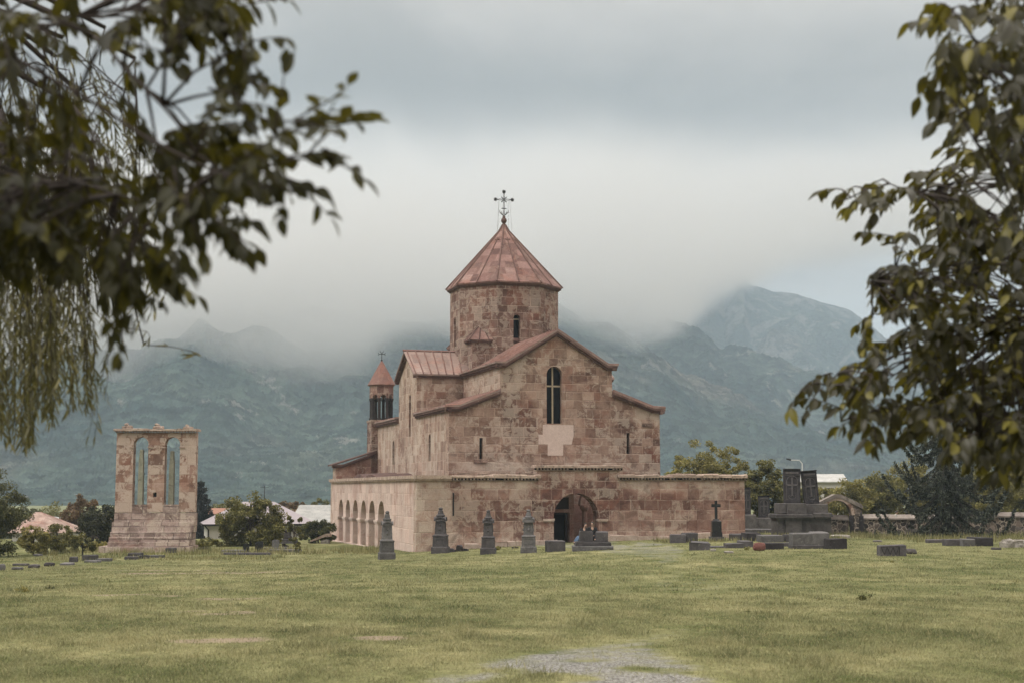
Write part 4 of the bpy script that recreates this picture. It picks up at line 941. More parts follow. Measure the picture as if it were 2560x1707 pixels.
# ------------------------------------------------------------------ graves and stones
def base_at(conv, x, y): return ground_at(*conv(x, y))
def dims(conv, x0, x1, y0, y1, yb=None):
    """world base point (front edge), width and height of something seen between x0..x1, y0 (top)..y1 (base)"""
    g = base_at(conv, (x0+x1)/2, y1); (ua, va), (ub, vb) = conv(x0, y0), conv(x1, y1)
    k = g.y/FP; return g, (ub-ua)*k*1.004, (vb-va)*k*1.0
def block(conv, x0, x1, y0, y1, label, name='stone_block', cat='stone block', mat='grave', depth=None, rz=0, group='hewn stone blocks lying in the grass', top_in=0.0, j=0.02, bev=0.03, tilt=0.0, plinth=False):
    g, w, h = dims(conv, x0, x1, y0, y1); d = depth or w*0.7; mb = MB()
    m = Matrix.Rotation(tilt, 4, 'Y')
    mb.rough_box(-w/2, w/2, 0, d, -0.25, h, j, m, bev)
    if rz: g = g
    o = mb.build(name, M[mat]); o.location = (g.x, g.y, g.z); o.rotation_euler = (0, 0, rz)
    tag(o, label, cat, group); return o
GB = 'hewn stone blocks lying in the grass'
# row of four obelisk gravestones in front of the gallery
def obelisk(conv, cx, yb, yt, label, mat, wide, seedv, lean=0.0, hood=1.0):
    g = ground_at(*conv(cx, yb)); H = (yb-yt)*conv(0, 1)[1]*0+(conv(0, yb)[1]-conv(0, yt)[1])*g.y/FP
    W = wide*g.y/FP/2
    t = thing('gravestone', label, 'gravestone', (g.x, g.y+W, g.z), R(seedv), 'four obelisk gravestones standing in front of the gallery wall'); t.rotation_euler[1] = lean
    def add(mb, nm, par=t, m2=mat): return mb.build(nm, M[m2], par)
    z = lambda f: H*f
    mb = MB(); mb.tower([(-.2, W*1.0), (z(.13), W*.98), (z(.145), W*.90)]); add(mb, 'base')
    mb = MB(); mb.tower([(z(.145), W*.84), (z(.36), W*.80), (z(.365), W*.86), (z(.385), W*.86), (z(.40), W*.72)]); pl = add(mb, 'plinth')
    mb = MB()
    for k in range(4):
        Mr = Matrix.Rotation(k*math.pi/2, 4, 'Z'); f = -W*.845
        for a, b, c, d in ((-.55, .55, .19, .205), (-.55, .55, .315, .33), (-.55, -.49, .205, .315), (.49, .55, .205, .315)): mb.box(a*W, b*W, f, f+.04, z(c), z(d), Mr)
    add(mb, 'carved_border', pl)
    mb = MB(); mb.tower([(z(.40), W*.70), (z(.42), W*.62), (z(.70), W*.53), (z(.72), W*.60)]); sh = add(mb, 'shaft')
    # relief panel with an arched head on the faces
    mb = MB()
    for k in range(4):
        Mr = Matrix.Rotation(k*math.pi/2, 4, 'Z'); ro, ri = .36*W, .29*W; zc = z(.61); f = -W*.60
        o_ = [(-ro, z(.455)), (-ri, z(.455))]+[(-ri*math.cos(math.pi*i/8), zc+ri*math.sin(math.pi*i/8)) for i in range(9)]+[(ri, z(.455)), (ro, z(.455))]+[(ro*math.cos(math.pi*i/8), zc+ro*math.sin(math.pi*i/8)) for i in range(9)]
        m2 = MB(); m2.panel(o_, [], .06, (0, f, 0), XD, YD); m2.xf(Mr); mb.add(m2.v, m2.f)
        m2 = MB(); m2.tower([(z(.50), .10*W), (z(.52), .17*W), (z(.55), .12*W), (z(.585), .05*W), (z(.61), .11*W), (z(.635), .07*W)], 0, f+.03, 8); m2.xf(Mr); mb.add(m2.v, m2.f)
    add(mb, 'relief', sh, mat)
    # rounded hood: a half round gable over each face
    mb = MB()
    for k in range(2):
        Mr = Matrix.Rotation(k*math.pi/2, 4, 'Z'); ro = .80*W*hood; ri = .52*W; zc = z(.70)
        ring = [(-ro*math.cos(math.pi*i/12), zc+ro*.78*math.sin(math.pi*i/12)) for i in range(13)]+[(ri*math.cos(math.pi*i/12), zc+ri*.7*math.sin(math.pi*i/12)) for i in range(13)]
        m2 = MB(); m2.panel(ring, [], 1.44*W, (0, -.72*W, 0), XD, YD); m2.xf(Mr); mb.add(m2.v, m2.f)
    add(mb, 'hood')
    mb = MB(); mb.tower([(z(.72), W*.52), (z(.80), W*.46), (z(.815), W*.52), (z(.835), W*.50), (z(.845), W*.36), (z(.93), W*.26), (z(.94), W*.18), (z(.95), W*.24), (z(.975), W*.25), (z(1.0), W*.12)], n=8, rot=R(22.5)); add(mb, 'cap')
obelisk(Q2, 550, 1495, 1095, 'square grey obelisk gravestone standing nearest the corner of the arcade', 'grave_lt', 40, 12, 0.004, .82)
obelisk(Q2, 1001, 1443, 1065, 'dark obelisk gravestone with pointed cap, second from the arcade, rubble beside it', 'grave', 42, -6, 0.0, .86)
obelisk(Q2, 1402, 1450, 1087, 'dark obelisk gravestone with a small green bush growing at its foot', 'grave', 38, -4, 0.0, .92)
obelisk(Q2, 1740, 1440, 1082, 'grey obelisk gravestone nearest the porch arch, with wide rounded hood', 'grave_lt', 41, 0, 0.0, .98)
def rubble_heap(conv, x0, x1, y0, y1, label, mat='basalt', n=7):
    g, w, h = dims(conv, x0, x1, y0, y1); mb = MB()
    for i in range(n):
        s = h*random.uniform(.35, .8); x = random.uniform(-w/2, w/2-s*.5); m = Matrix.Rotation(random.uniform(-.5, .5), 4, 'Z') @ Matrix.Rotation(random.uniform(-.25, .25), 4, 'X')
        mb.rough_box(x, x+s*1.2, -s*.2+random.uniform(0, .3), s, -.1, s*random.uniform(.7, 1.2), s*.14, m, bev=s*.2)
    o = mb.build('rubble_heap', M[mat]); o.location = g; tag(o, label, 'rubble', None, 'stuff')
rubble_heap(Q2, 1070, 1125, 1395, 1432, 'small broken dark stones at the foot of the second obelisk gravestone')
rubble_heap(Q2, 1125, 1220, 1372, 1425, 'mossy dark broken stones heaped against the gallery wall')
rubble_heap(Q2, 1590, 1650, 1382, 1400, 'low dark broken stones against the wall left of the porch')
block(Q3, 235, 379, 1340, 1428, 'single grey stone block left of the porch door', depth=1.0, rz=R(8), mat='grave', group=GB)
def grave_pair():
    g = ground_at(*Q3(612, 1420)); k = g.y/FP*.2997; t = thing('grave_platform', 'stepped grey grave platform in front of the porch arch', 'grave platform', g)
    X = lambda x: (x-612)*k; H = lambda y: (1420-y)*k
    mb = MB(); mb.rough_box(X(445), X(780), 0, 2.0, -.3, H(1385), .02, bev=.03); mb.build('base_slab', M['grave_lt'], t)
    mb = MB(); mb.rough_box(X(468), X(760), .25, 1.8, H(1385)+.003, H(1352), .02, bev=.03); mb.build('upper_slab', M['grave'], t)
    for x0, x1, y0, rz, lab in ((510, 614, 1264, 5, 'grey cube stone on the left of the platform before the porch'), (638, 740, 1268, -3, 'grey cube stone on the right of the platform before the porch')):
        mb = MB(); w = X(x1)-X(x0); mb.rough_box(-w/2, w/2, 0, w*.9, 0, H(y0)-H(1354), .02, bev=.04); o = mb.build('stone_block', M['grave'])
        o.location = (g.x+(X(x0)+X(x1))/2, g.y+.45, g.z+H(1352)+.002); o.rotation_euler = (0, 0, R(rz)); tag(o, lab, 'stone block', GB)
grave_pair()
# stones to the right of the porch
block(Q3, 1258, 1386, 1288, 1357, 'long grey stone block against the gallery wall, leftmost of the right hand stones', depth=1.3, rz=R(-4))
block(Q3, 1388, 1490, 1274, 1350, 'upright grey stone block touching the long block by the gallery wall', depth=.9, rz=R(14), mat='grave')
block(Q3, 1420, 1582, 1352, 1418, 'low grey block with a broken sloping right end, in front of the black cross', depth=1.0, rz=R(-6), j=.06, tilt=.02)
def cross_monument():
    g = ground_at(*Q3(1647, 1342)); k = g.y/FP*.2997; t = thing('cross_gravestone', 'polished black cross on a tall black pedestal with grey base', 'gravestone', (g.x, g.y+.4, g.z))
    H = lambda y: (1342-y)*k; W = lambda a: a*k/2
    mb = MB(); mb.tower([(-.2, W(116)), (H(1305), W(114))]); mb.build('base', M['grave'], t)
    mb = MB(); mb.tower([(H(1305), W(90)), (H(1268), W(88)), (H(1266), W(78)), (H(1180), W(78)), (H(1170), W(50)), (H(1160), W(42))]); mb.build('pedestal', M['polished'], t)
    mb = MB(); a = W(22); mb.box(-a, a, -a, a, H(1160), H(1062)); mb.box(-a, a, -a, a, H(1036), H(1008)); mb.box(-W(76), W(76), -a, a, H(1062)+.001, H(1036)-.001); mb.build('cross', M['polished'], t)
    mb = MB()
    for s in (0,): mb.box(-W(40), W(40), -W(79)-.005, -W(79)+.02, H(1225), H(1215))
cross_monument()
def lectern():
    g = ground_at(*Q3(1810, 1290)); k = g.y/FP*.2997; t = thing('information_stand', 'small black information stand on thin legs beside the gallery corner', 'information stand', (g.x, g.y, g.z-.02)); H = lambda y: (1290-y)*k
    mb = MB(); m = Matrix.Translation((0, 0, H(1240))) @ Matrix.Rotation(R(10), 4, 'Z') @ Matrix.Rotation(R(-38), 4, 'X'); m2 = m
    mb.box(-28*k, 28*k, -.16, .16, -.012, .012, m); mb.build('panel', M['polished'], t)
    mb = MB(); mb.tube([(-20*k, 0, 0), (-20*k, 0, H(1244))], .018, 6); mb.tube([(20*k, .05, 0), (20*k, .05, H(1246))], .018, 6); mb.tube([(-20*k, 0, .25), (20*k, .05, .25)], .012, 6); mb.build('legs', M['iron'], t)
lectern()
for a in [
    (R1, 594, 782, 1328, 1346, 'thin low kerb slab half sunk in the grass behind the small pale rock', 'grave', .6, 0),
    (R1, 768, 966, 1297, 1348, 'low worn grey block left of the red stone', 'grave', .8, 3),
    (R1, 815, 986, 1197, 1268, 'dark stone block with dry grass in front, beside the gallery corner', 'grave', 1.2, -4),
    (R1, 985, 1147, 1184, 1272, 'dark squared block between the gallery corner and the big khachkar monument', 'basalt', 1.2, 6),
    (R1, 926, 1056, 1275, 1340, 'flat grey slab just behind the red stone', 'grave', 1.4, 0),
    (R1, 1200, 1394, 1292, 1363, 'dark long block touching the right side of the red stone', 'basalt', .8, 2),
    (R1, 1396, 1503, 1291, 1330, 'low grey kerb block left of the large sarcophagus', 'grave', .7, 0),
    (R1, 1150, 1392, 1212, 1284, 'long flat grave slab behind the red stone', 'grave_lt', 1.8, 0),
    (R1, 1422, 1502, 1205, 1282, 'narrow grey slab left of the large sarcophagus at its far side', 'grave', 1.6, -3),
    (R2, 95, 272, 1200, 1300, 'dark stone block touching the right end of the large sarcophagus', 'basalt', 1.1, 8)]:
    block(a[0], a[1], a[2], a[3], a[4], a[5], depth=a[7], rz=R(a[8]), mat=a[6])
def sarcophagus():
    g = ground_at(*R1(1690, 1355)); k = g.y/FP*.2295; t = thing('sarcophagus', 'large grey two block sarcophagus on a low plinth before the khachkars', 'sarcophagus', (g.x, g.y, g.z), R(-2)); X = lambda x: (x-1695)*k; H = lambda y: (1355-y)*k
    mb = MB(); mb.rough_box(X(1500), X(1895), -.05, 1.5, -.3, H(1318), .015, bev=.02); mb.build('plinth', M['grave'], t)
    mb = MB(); mb.rough_box(X(1505), X(1716), .02, 1.3, H(1318)+.003, H(1190), .02, bev=.05); mb.build('stone', M['grave_lt'], t)
    mb = MB(); mb.rough_box(X(1719), X(1890), 0.0, 1.3, H(1318)+.003, H(1178), .02, bev=.05); mb.build('stone', M['grave_lt'], t)
sarcophagus()
def boulder(conv, x0, x1, y0, y1, label, mat, name='boulder', cat='boulder', skew=0.15, group=None):
    g, w, h = dims(conv, x0, x1, y0, y1); bm = bmesh.new(); bmesh.ops.create_icosphere(bm, subdivisions=3, radius=1)
    sd = random.random()*50
    for v in bm.verts:
        c = v.co; n = float(fbm(c.x*1.5+sd, c.y*1.5+c.z*1.7+sd, 3))-0.5
        m = max(abs(c.x), abs(c.y), abs(c.z))**0.55; c = c/ (m if m > 0 else 1)*0.8
        v.co = Vector((c.x*w/2*1.08*(1+n*.25)+skew*c.z*w*.2, c.y*w*.42*(1+n*.25)+w*.3, (c.z*0.5+0.42)*h*(1+n*.12)))
    me = bpy.data.meshes.new(name); bm.to_mesh(me); bm.free(); me.materials.append(M[mat]); o = bpy.data.objects.new(name, me); C.objects.link(o); o.location = (g.x, g.y, g.z-.02); tag(o, label, cat, group)
boulder(R1, 1055, 1212, 1262, 1378, 'rounded dark red stone standing among the grey blocks', 'redstone', 'red_stone', 'red stone', .1)
boulder(R1, 590, 664, 1344, 1382, 'small pale rock in the grass before the black cross', 'rubble')
boulder(R1, 738, 862, 1368, 1404, 'flat pale rock in the grass left of the red stone', 'rubble', skew=0)
# khachkar monument
def carve(mb, w, h, k=1.0, z0=0.0, f=0.0):
    """cross stone relief on the front face y=f: arched frame, cross with split ends, volutes"""
    r = .012
    for s in (-1, 1): mb.tube([(s*w*.33, f, z0+h*.10), (s*w*.33, f, z0+h*.66)], .022, 4)
    mb.tube([(w*.33*math.cos(math.pi*i/10), f, z0+h*.66+w*.33*math.sin(math.pi*i/10)) for i in range(11)], .022, 4)
    mb.box(-w*.045, w*.045, f-.05, f+.01, z0+h*.22, z0+h*.80); mb.box(-w*.28, -w*.046, f-.05, f+.01, z0+h*.53, z0+h*.58); mb.box(w*.046, w*.28, f-.05, f+.01, z0+h*.53, z0+h*.58)
    for sx, sz in ((-1, 0), (1, 0)):
        for q in (-1, 1): mb.tube([(sx*w*.22, f-.02, z0+h*.555), (sx*w*.31, f-.02, z0+h*.555+q*h*.035)], .022, 4)
    for q in (-1, 1):
        mb.tube([(0, f-.02, z0+h*.76), (q*w*.09, f-.02, z0+h*.82)], .022, 4); mb.tube([(0, f-.02, z0+h*.26), (q*w*.10, f-.02, z0+h*.20)], .022, 4)
        mb.tube([(0, f-.01, z0+h*.12), (q*w*.14, f-.01, z0+h*.13), (q*w*.22, f-.01, z0+h*.19), (q*w*.18, f-.01, z0+h*.25)], .02, 4)
    mb.box(-w*.42, w*.42, f-.03, f+.01, z0+h*.86, z0+h*.875); mb.box(-w*.38, w*.38, f-.015, f+.01, z0+h*.90, z0+h*.965)
def khachkar(w, h, d, loc, rz, tx, ty, label, mat='basalt', taper=.96, base=None, parent=None):
    t = thing('khachkar', label, 'cross stone', loc, rz, 'carved khachkar cross stones right of the church'); t.rotation_euler = (tx, ty, rz); mb = MB()
    mb.loft([[(-w/2*a, 0+.02*i, z), (w/2*a, .02*i, z), (w/2*a, d, z), (-w/2*a, d, z)] for i, (z, a) in enumerate(((0, taper), (h*.6, .98), (h*.985, 1.0), (h, .99)))]); sl_ = mb.build('slab', M[mat], t)
    mb = MB(); mb.loft([[(-w/2*1.02, -.05, h), (w/2*1.02, -.05, h), (w/2*1.02, d+.02, h), (-w/2*1.02, d+.02, h)], [(-w/2*1.0, -.07, h*1.03), (w/2*1.0, -.07, h*1.03), (w/2, d, h*1.03), (-w/2, d, h*1.03)]]); mb.build('cap', M[mat], t)
    mb = MB(); carve(mb, w, h*.96, 1, .02, .012); mb.build('carved_cross', M['carving'], sl_)
    return t
def khachkar_group():
    g = ground_at(*R1(1640, 1215)); g = ground_at(*R1(1640, 1218)); k = g.y/FP*.2295
    t = thing('khachkar_monument', 'wide dark stone pedestal of two stacked tiers carrying two khachkars', 'monument', (g.x, g.y, g.z)); X = lambda x: (x-1640)*k; H = lambda y: (1218-y)*k
    for x0, x1, nm, yy in ((1338, 1418, 'pedestal_block', .25), (1420, 1594, 'pedestal_block', 0), (1597, 1697, 'pedestal_block', .12), (1700, 1866, 'pedestal_block', .25), (1868, 1925, 'pedestal_block', .4)):
        mb = MB(); mb.rough_box(X(x0), X(x1), yy, 2.6, -.3, H(1022), .02, bev=.02); mb.build(nm, M['pedestal'], t)
    mb = MB(); mb.rough_box(X(1330), X(1400), .1, .9, -.2, H(1150), .03); mb.build('pedestal_block', M['pedestal'], t)
    for x0, x1, y0, y1 in ((1308, 1718, 980, 1020), (1722, 1932, 968, 1012)):
        mb = MB(); mb.rough_box(X(x0), X(x1), -.22 if x0 < 1500 else .02, 2.8, H(y1), H((y0+y1)/2), .015); mb.rough_box(X(x0)+.12, X(x1)-.12, -.12 if x0 < 1500 else .1, 2.7, H(y1)-.10, H(y1)-.002, .01)
        mb.rough_box(X(x0)+.03, X(x1)-.03, -.16 if x0 < 1500 else .05, 2.75, H((y0+y1)/2)+.002, H(y0), .015, bev=.03); mb.build('cornice_slab', M['pedestal'], t)
    for x0, x1, y0, y1, yy in ((1366, 1444, 864, 975, .5), (1446, 1652, 864, 984, .1), (1656, 1886, 872, 975, .3)):
        mb = MB(); mb.rough_box(X(x0), X(x1), yy, 2.2, H(y1), H(y0), .03, bev=.05); mb.build('tier_block', M['pedestal'], t)
    w = (1612-1428)*k; h = (862-496)*k
    khachkar(w, h, .35, (g.x+X(1519), g.y+.75, g.z+H(866)), R(-4), R(-1), R(.5), 'taller straight khachkar cross stone on the wide pedestal', 'basalt')
    khachkar((1806-1640)*k, (868-512)*k, .35, (g.x+X(1741), g.y+.85, g.z+H(873)), R(5), R(-2), R(-4.2), 'leaning khachkar cross stone on the right of the wide pedestal', 'basalt')
khachkar_group()
def single_khachkar(x0, x1, yt, yb, bx0, bx1, bt, bb, rz, lab, D=None):
    g = ground_at(*R1((bx0+bx1)/2, bb)); k = g.y/FP*.2295; cx = (x0+x1)/2
    mb = MB(); mb.rough_box(-(bx1-bx0)*k/2, (bx1-bx0)*k/2, 0, 1.3, -.3, (bb-bt)*k, .05, bev=.08); o = mb.build('pedestal', M['pedestal'])
    t = khachkar((x1-x0)*k, (yb-yt)*k, .3, (g.x+(cx-(bx0+bx1)/2)*k, g.y+.35, g.z+(bb-yb)*k), R(rz), R(-1), 0, lab, 'basalt')
    o.parent = t; o.location = (-(cx-(bx0+bx1)/2)*k, -.35, -(bb-yb)*k)
single_khachkar(950, 1049, 698, 985, 935, 1088, 985, 1150, 5, 'tall dark khachkar half hidden behind the right corner of the gallery')
single_khachkar(1127, 1251, 786, 1022, 1092, 1276, 1020, 1145, -6, 'shorter khachkar on a rough block under the leafy tree')
block(R1, 970, 1325, 1145, 1180, 'long low grey kerb in front of the two rear khachkars', name='kerb_stone', cat='kerb', depth=2.6, mat='grave', group='low kerbs and slabs of the graveyard')
# flat tombs and kerbs on the right
for a in [
    (R2, 500, 700, 1117, 1150, 'flat grey tomb slab at the foot of the rubble wall by the gate arch', 'grave', 1.2),
    (R2, 520, 745, 1150, 1172, 'low kerb slab under the standing man', 'grave', .9),
    (R2, 748, 858, 1118, 1162, 'dark flat tomb right of the standing man', 'basalt', 1.3),
    (R2, 858, 1092, 1108, 1166, 'wide grey flat tomb before the spruce tree', 'pedestal', 1.5),
    (R2, 1092, 1165, 1125, 1166, 'dark narrow tomb left of the white edged headstone', 'basalt', 1.2),
    (R2, 1225, 1440, 1120, 1160, 'low grey slab behind dry grass under the spruce tree', 'grave', 1.2),
    (R2, 1068, 1250, 1207, 1240, 'sloping left kerb of the long grave behind the zigzag stone', 'grave', .6),
    (R2, 1244, 1410, 1205, 1268, 'squared grey kerb in the middle of the long grave', 'grave', .8),
    (R2, 1410, 1522, 1203, 1272, 'pale grey kerb in the long grave', 'grave_lt', .8),
    (R2, 1523, 1700, 1190, 1272, 'dark end block of the long grave', 'basalt', 1.4),
    (R2, 1480, 1770, 1172, 1200, 'thin flat slab behind the dark end block', 'grave', 1.0),
    (R2, 1770, 2010, 1135, 1165, 'long low slab before the right part of the rubble wall', 'grave_lt', 1.3),
    (R2, 1900, 2030, 1212, 1240, 'grey kerb at the right edge of the picture', 'grave', .8),
    (R2, 1705, 1782, 1286, 1308, 'small flat grey stone alone in the grass at the far right', 'grave', .4)]:
    block(a[0], a[1], a[2], a[3], a[4], a[5], name='tomb_slab', cat='tomb slab', depth=a[7], mat=a[6], group='low kerbs and slabs of the graveyard')
rubble_heap(R2, 1770, 1990, 1185, 1285, 'pale broken stones heaped at the right edge of the graveyard', 'rubble', 16)
def headstone_lt():
    g, w, h = dims(R2, 1168, 1255, 992, 1138); t = thing('headstone', 'upright dark headstone with pale grey edges under the spruce tree', 'headstone', g)
    mb = MB(); mb.rough_box(-w/2, w/2, .06, .25, -.2, h, .015); mb.build('slab', M['basalt'], t)
    mb = MB()
    for x0, x1, z0, z1 in ((-w/2, -w*.34, 0, h*.99), (w*.36, w/2, 0, h*.98), (-w*.34, w*.36, 0, h*.22), (-w*.34, w*.36, h*.94, h)): mb.rough_box(x0, x1, .0, .1, z0+.002, z1, .012)
    mb.build('pale_border', M['grave_lt'], t)
headstone_lt()
def zigzag_stone():
    g, w, h = dims(R2, 592, 846, 1262, 1370); t = thing('carved_stone', 'squared grey stone carved with zigzag lines, alone on the open lawn', 'carved stone', g, R(-3)); mb = MB()
    mb.loft([[(-w/2, 0, -.2), (w*.49, 0, -.2), (w*.49, .7, -.2), (-w/2, .7, -.2)], [(-w*.49, .02, h*.92), (w*.30, .02, h*1.0), (w*.32, .62, h*1.0), (-w*.47, .62, h*.92)]] if False else [[(-w/2, 0, -.2), (w*.49, 0, -.2), (w*.49, .7, -.2), (-w/2, .7, -.2)], [(-w*.49, .01, h*.88), (w*.5, .01, h*.94), (w*.5, .66, h*.94), (-w*.49, .66, h*.88)], [(-w*.46, .05, h*.94), (w*.46, .05, h*1.02), (w*.46, .6, h*1.02), (-w*.46, .6, h*.94)]])
    mb.build('stone', M['grave'], t); mb = MB(); xs = [-.44, -.33, -.22, -.11, 0, .11, .22]
    for i in range(len(xs)-1): mb.tube([(xs[i]*w, .003, h*(.15 if i % 2 else .8)), (xs[i+1]*w, .003, h*(.8 if i % 2 else .15))], .014, 4)
    mb.tube([(-.45*w, .003, h*.85), (.24*w, .003, h*.88)], .014, 4); mb.tube([(.24*w, .003, h*.88), (.24*w, .003, h*.1)], .014, 4); mb.build('zigzag', M['basalt'], t)
zigzag_stone()
boulder(R2, 845, 965, 1280, 1350, 'sloping earthy stone mound right of the zigzag stone', 'pedestal', skew=-.5)
boulder(R2, 520, 620, 1205, 1232, 'flat rock sunk in the grass before the rubble wall', 'pedestal', skew=0)
boulder(R2, 100, 330, 1150, 1195, 'low flat outcrop between the khachkars and the gate arch', 'rubble', skew=0)

# rubble boundary wall and gate arch
def rubble_mat():
    t = NT('rubble wall stone'); oc = t.n('ShaderNodeTexCoord').outputs['Object']; wn = t.n('ShaderNodeTexNoise'); wn.inputs['Scale'].default_value = 3; t.l(oc, wn.inputs['Vector'])
    va = t.n('ShaderNodeVectorMath', operation='SCALE'); t.l(wn.outputs['Color'], va.inputs[0]); va.inputs['Scale'].default_value = .3; vb = t.n('ShaderNodeVectorMath', operation='ADD'); t.l(oc, vb.inputs[0]); t.l(va.outputs[0], vb.inputs[1])
    vo = t.n('ShaderNodeTexVoronoi'); vo.inputs['Scale'].default_value = 3.2; t.l(vb.outputs[0], vo.inputs['Vector']); ve = t.n('ShaderNodeTexVoronoi', feature='DISTANCE_TO_EDGE'); ve.inputs['Scale'].default_value = 3.2; t.l(vb.outputs[0], ve.inputs['Vector'])
    s = t.n('ShaderNodeSeparateColor'); t.l(vo.outputs['Color'], s.inputs[0]); c = t.ramp(s.outputs[0], [(0, (.03, .028, .03)), (.35, (.07, .062, .06)), (.7, (.15, .12, .105)), (1, (.24, .19, .165))])
    n = t.noise(oc, .8, 4); e = t.mapr(ve.outputs['Distance'], .03, .10, 1, 0); e = t.math('MULTIPLY', e, t.mapr(n, .42, .58, 0.15, 1))
    c = t.mix(e, c, (.42, .36, .31)); t.principled(c, .95, t.bump(ve.outputs['Distance'], .8, .06), spec=.1); return t.m
M['rubblewall'] = rubble_mat()
M['ridge'] = rockish('grey wall coping', (.17, .145, .13), (.30, .265, .24), 1.5, (.08, .07, .065), (.52, .65), .6)
def boundary_walls():
    D = 97.0; k = D/FP*.2551; 
    def wall(xa, xb, ya, yb, lab, dy=0.0):
        w = (xb-xa)*k; x0 = float(at(2050+.2551*xa, 1225, D).x); zb = min(float(zg(x0, D)), float(zg(x0+w, D)))-.4
        topz = float(at(2050, 1040+.2551*ya, D).z); t = thing('rubble_wall', lab, 'stone wall', (x0, D+dy, zb), 0, 'rubble boundary wall behind the graves')
        mb = MB(); n = max(2, int(w/1.5)); 
        for i in range(n): mb.rough_box(w*i/n, w*(i+1)/n, 0, .6, 0, topz-.36*1-zb, .03)
        mb.build('wall', M['rubblewall'], t); mb = MB()
        for i in range(n): 
            a, b = w*i/n, w*(i+1)/n-.02; q = random.uniform(-.02, .02); mb.loft([[(a, -.12, topz-.36-zb+q), (a, .72, topz-.36-zb+q), (a, .72, topz-.26-zb+q), (a, .36, topz-zb+q), (a, .24, topz-zb+q), (a, -.12, topz-.26-zb+q)], [(b, -.12, topz-.36-zb+q), (b, .72, topz-.36-zb+q), (b, .72, topz-.26-zb+q), (b, .36, topz-zb+q), (b, .24, topz-zb+q), (b, -.12, topz-.26-zb+q)]])
        mb.build('coping', M['ridge'], t)
    wall(408, 1700, 958, 1163, 'long rubble wall with sloped coping running from the gate arch behind the spruce tree')
    wall(1704, 2700, 938, 1163, 'rubble wall with taller coping at the far right of the graveyard')
    wall(60, 284, 966, 1160, 'short low rubble wall left of the gate arch pier', 0.3)
    # arch with pitched top
    x0 = float(at(2050, 1225, D).x); zb = float(zg(x0+5, D)); t = thing('gate_arch', 'round arched rubble gateway with a pitched stone top', 'gateway', (x0, D-.1, zb)); X = lambda x: x*k; Z = lambda y: float(at(2050, 1040+.2551*y, D).z)-zb
    ol = [(X(286), -.4), (X(405), -.4), (X(404), Z(880)), (X(190), Z(775)), (X(150), Z(775)), (X(-60), Z(880)), (X(-60), -.4), (X(5), -.4)]
    cx, r = X(160), X(160)-X(20); r2 = X(298)-cx
    hole = [(cx+r2*math.cos(math.pi*(1-i/16)), Z(965)+(Z(822)-Z(965))*math.sin(math.pi*i/16)) for i in range(17)]
    ol = [(X(298), -.4), (X(405), -.4), (X(404), Z(880)), (X(190), Z(778)), (X(150), Z(778)), (X(-84), Z(880)), (X(-84), -.4), (X(22), -.4)]+hole
    mb = MB(); mb.panel(ol, [], .75, (0, 0, 0), XD, YD); mb.build('arch', M['rubblewall'], t)
    mb = MB(); top = [(-90, 880), (-60, 862), (140, 762), (195, 762), (395, 858), (410, 880)]; n = len(top)
    rr = [(X(a), Z(b)) for a, b in top]; low = [(X(405), Z(905)), (X(192), Z(800)), (X(148), Z(800)), (X(-88), Z(905))]
    low = [(a, b) for a, b in low]; mb.panel(rr+low, [], .95, (0, -.1, 0), XD, YD); mb.build('coping', M['ridge'], t)
    mb = MB(); ri = r2; o_ = [(cx+(ri+.0)*math.cos(math.pi*(1-i/16)), Z(965)+(Z(822)-Z(965))*math.sin(math.pi*i/16)) for i in range(17)]; o2 = [(cx+(ri+.22)*math.cos(math.pi*i/16), Z(965)+(Z(822)-Z(965)+.22)*math.sin(math.pi*i/16)) for i in range(17)]
    mb.panel(o_+o2, [], .4, (0, -.05, 0), XD, YD); mb.build('arch_ring', M['monu'], t)
    mb = MB()
    for x0_, x1_ in ((284, 316), (368, 412)):
        for i in range(5): mb.rough_box(X(x0_), X(x1_), -.09, .3, .32*i-.3, .32*(i+1)-.31, .015)
    mb.build('quoins', M['basalt'], t)
boundary_walls()
def iron_fence():
    g = ground_at(*R2(1500, 1150)); k = g.y/FP*.2551; t = thing('grave_fence', 'black iron grave railing under the spruce tree', 'fence', (g.x-120*k, g.y, g.z)); w = 290*k; h = 115*k; mb = MB()
    for i in range(17):
        x = w*i/16
        for y in (0, 1.6): mb.tube([(x, y, 0), (x, y, h)], .016 if i % 4 else .03, 4)
    mb.build('bars', M['iron'], t); mb = MB()
    for z in (h*.15, h*.9):
        for y in (0, 1.6): mb.tube([(0, y, z), (w, y, z)], .02, 4)
        for x in (0, w): mb.tube([(x, 0, z), (x, 1.6, z)], .02, 4)
    mb.build('rails', M['iron'], t)
iron_fence()

# left side graves
def headstone(conv, x0, x1, y0, y1, lab, mat, rz=0, arched=True):
    g, w, h = dims(conv, x0, x1, y0, y1); t = thing('headstone', lab, 'headstone', g, R(rz), 'headstones on the left graves'); mb = MB(); r = w/2
    ol = [(-w/2, 0), (w/2, 0), (w/2, h*.86)]+[(w/2*math.cos(math.pi*i/10), h*.86+h*.14*math.sin(math.pi*i/10)) for i in range(1, 10)]+[(-w/2, h*.86)]
    mb.panel(ol, [], .14, (0, 0, 0), XD, YD); mb.build('slab', M[mat], t); mb = MB(); mb.rough_box(-w*.62, w*.62, -.12, .3, -.2, .09, .01); mb.build('foot', M['grave_lt'], t)
headstone(Q4, 1449, 1506, 1201, 1287, 'smaller black rounded headstone, left of the two black ones', 'polished', 6)
headstone(Q4, 1560, 1629, 1184, 1283, 'larger black rounded headstone, right of the two black ones', 'polished', 3)
headstone(Q4, 1708, 1772, 1170, 1262, 'mottled grey headstone right of the black headstones', 'grave_lt', -4)
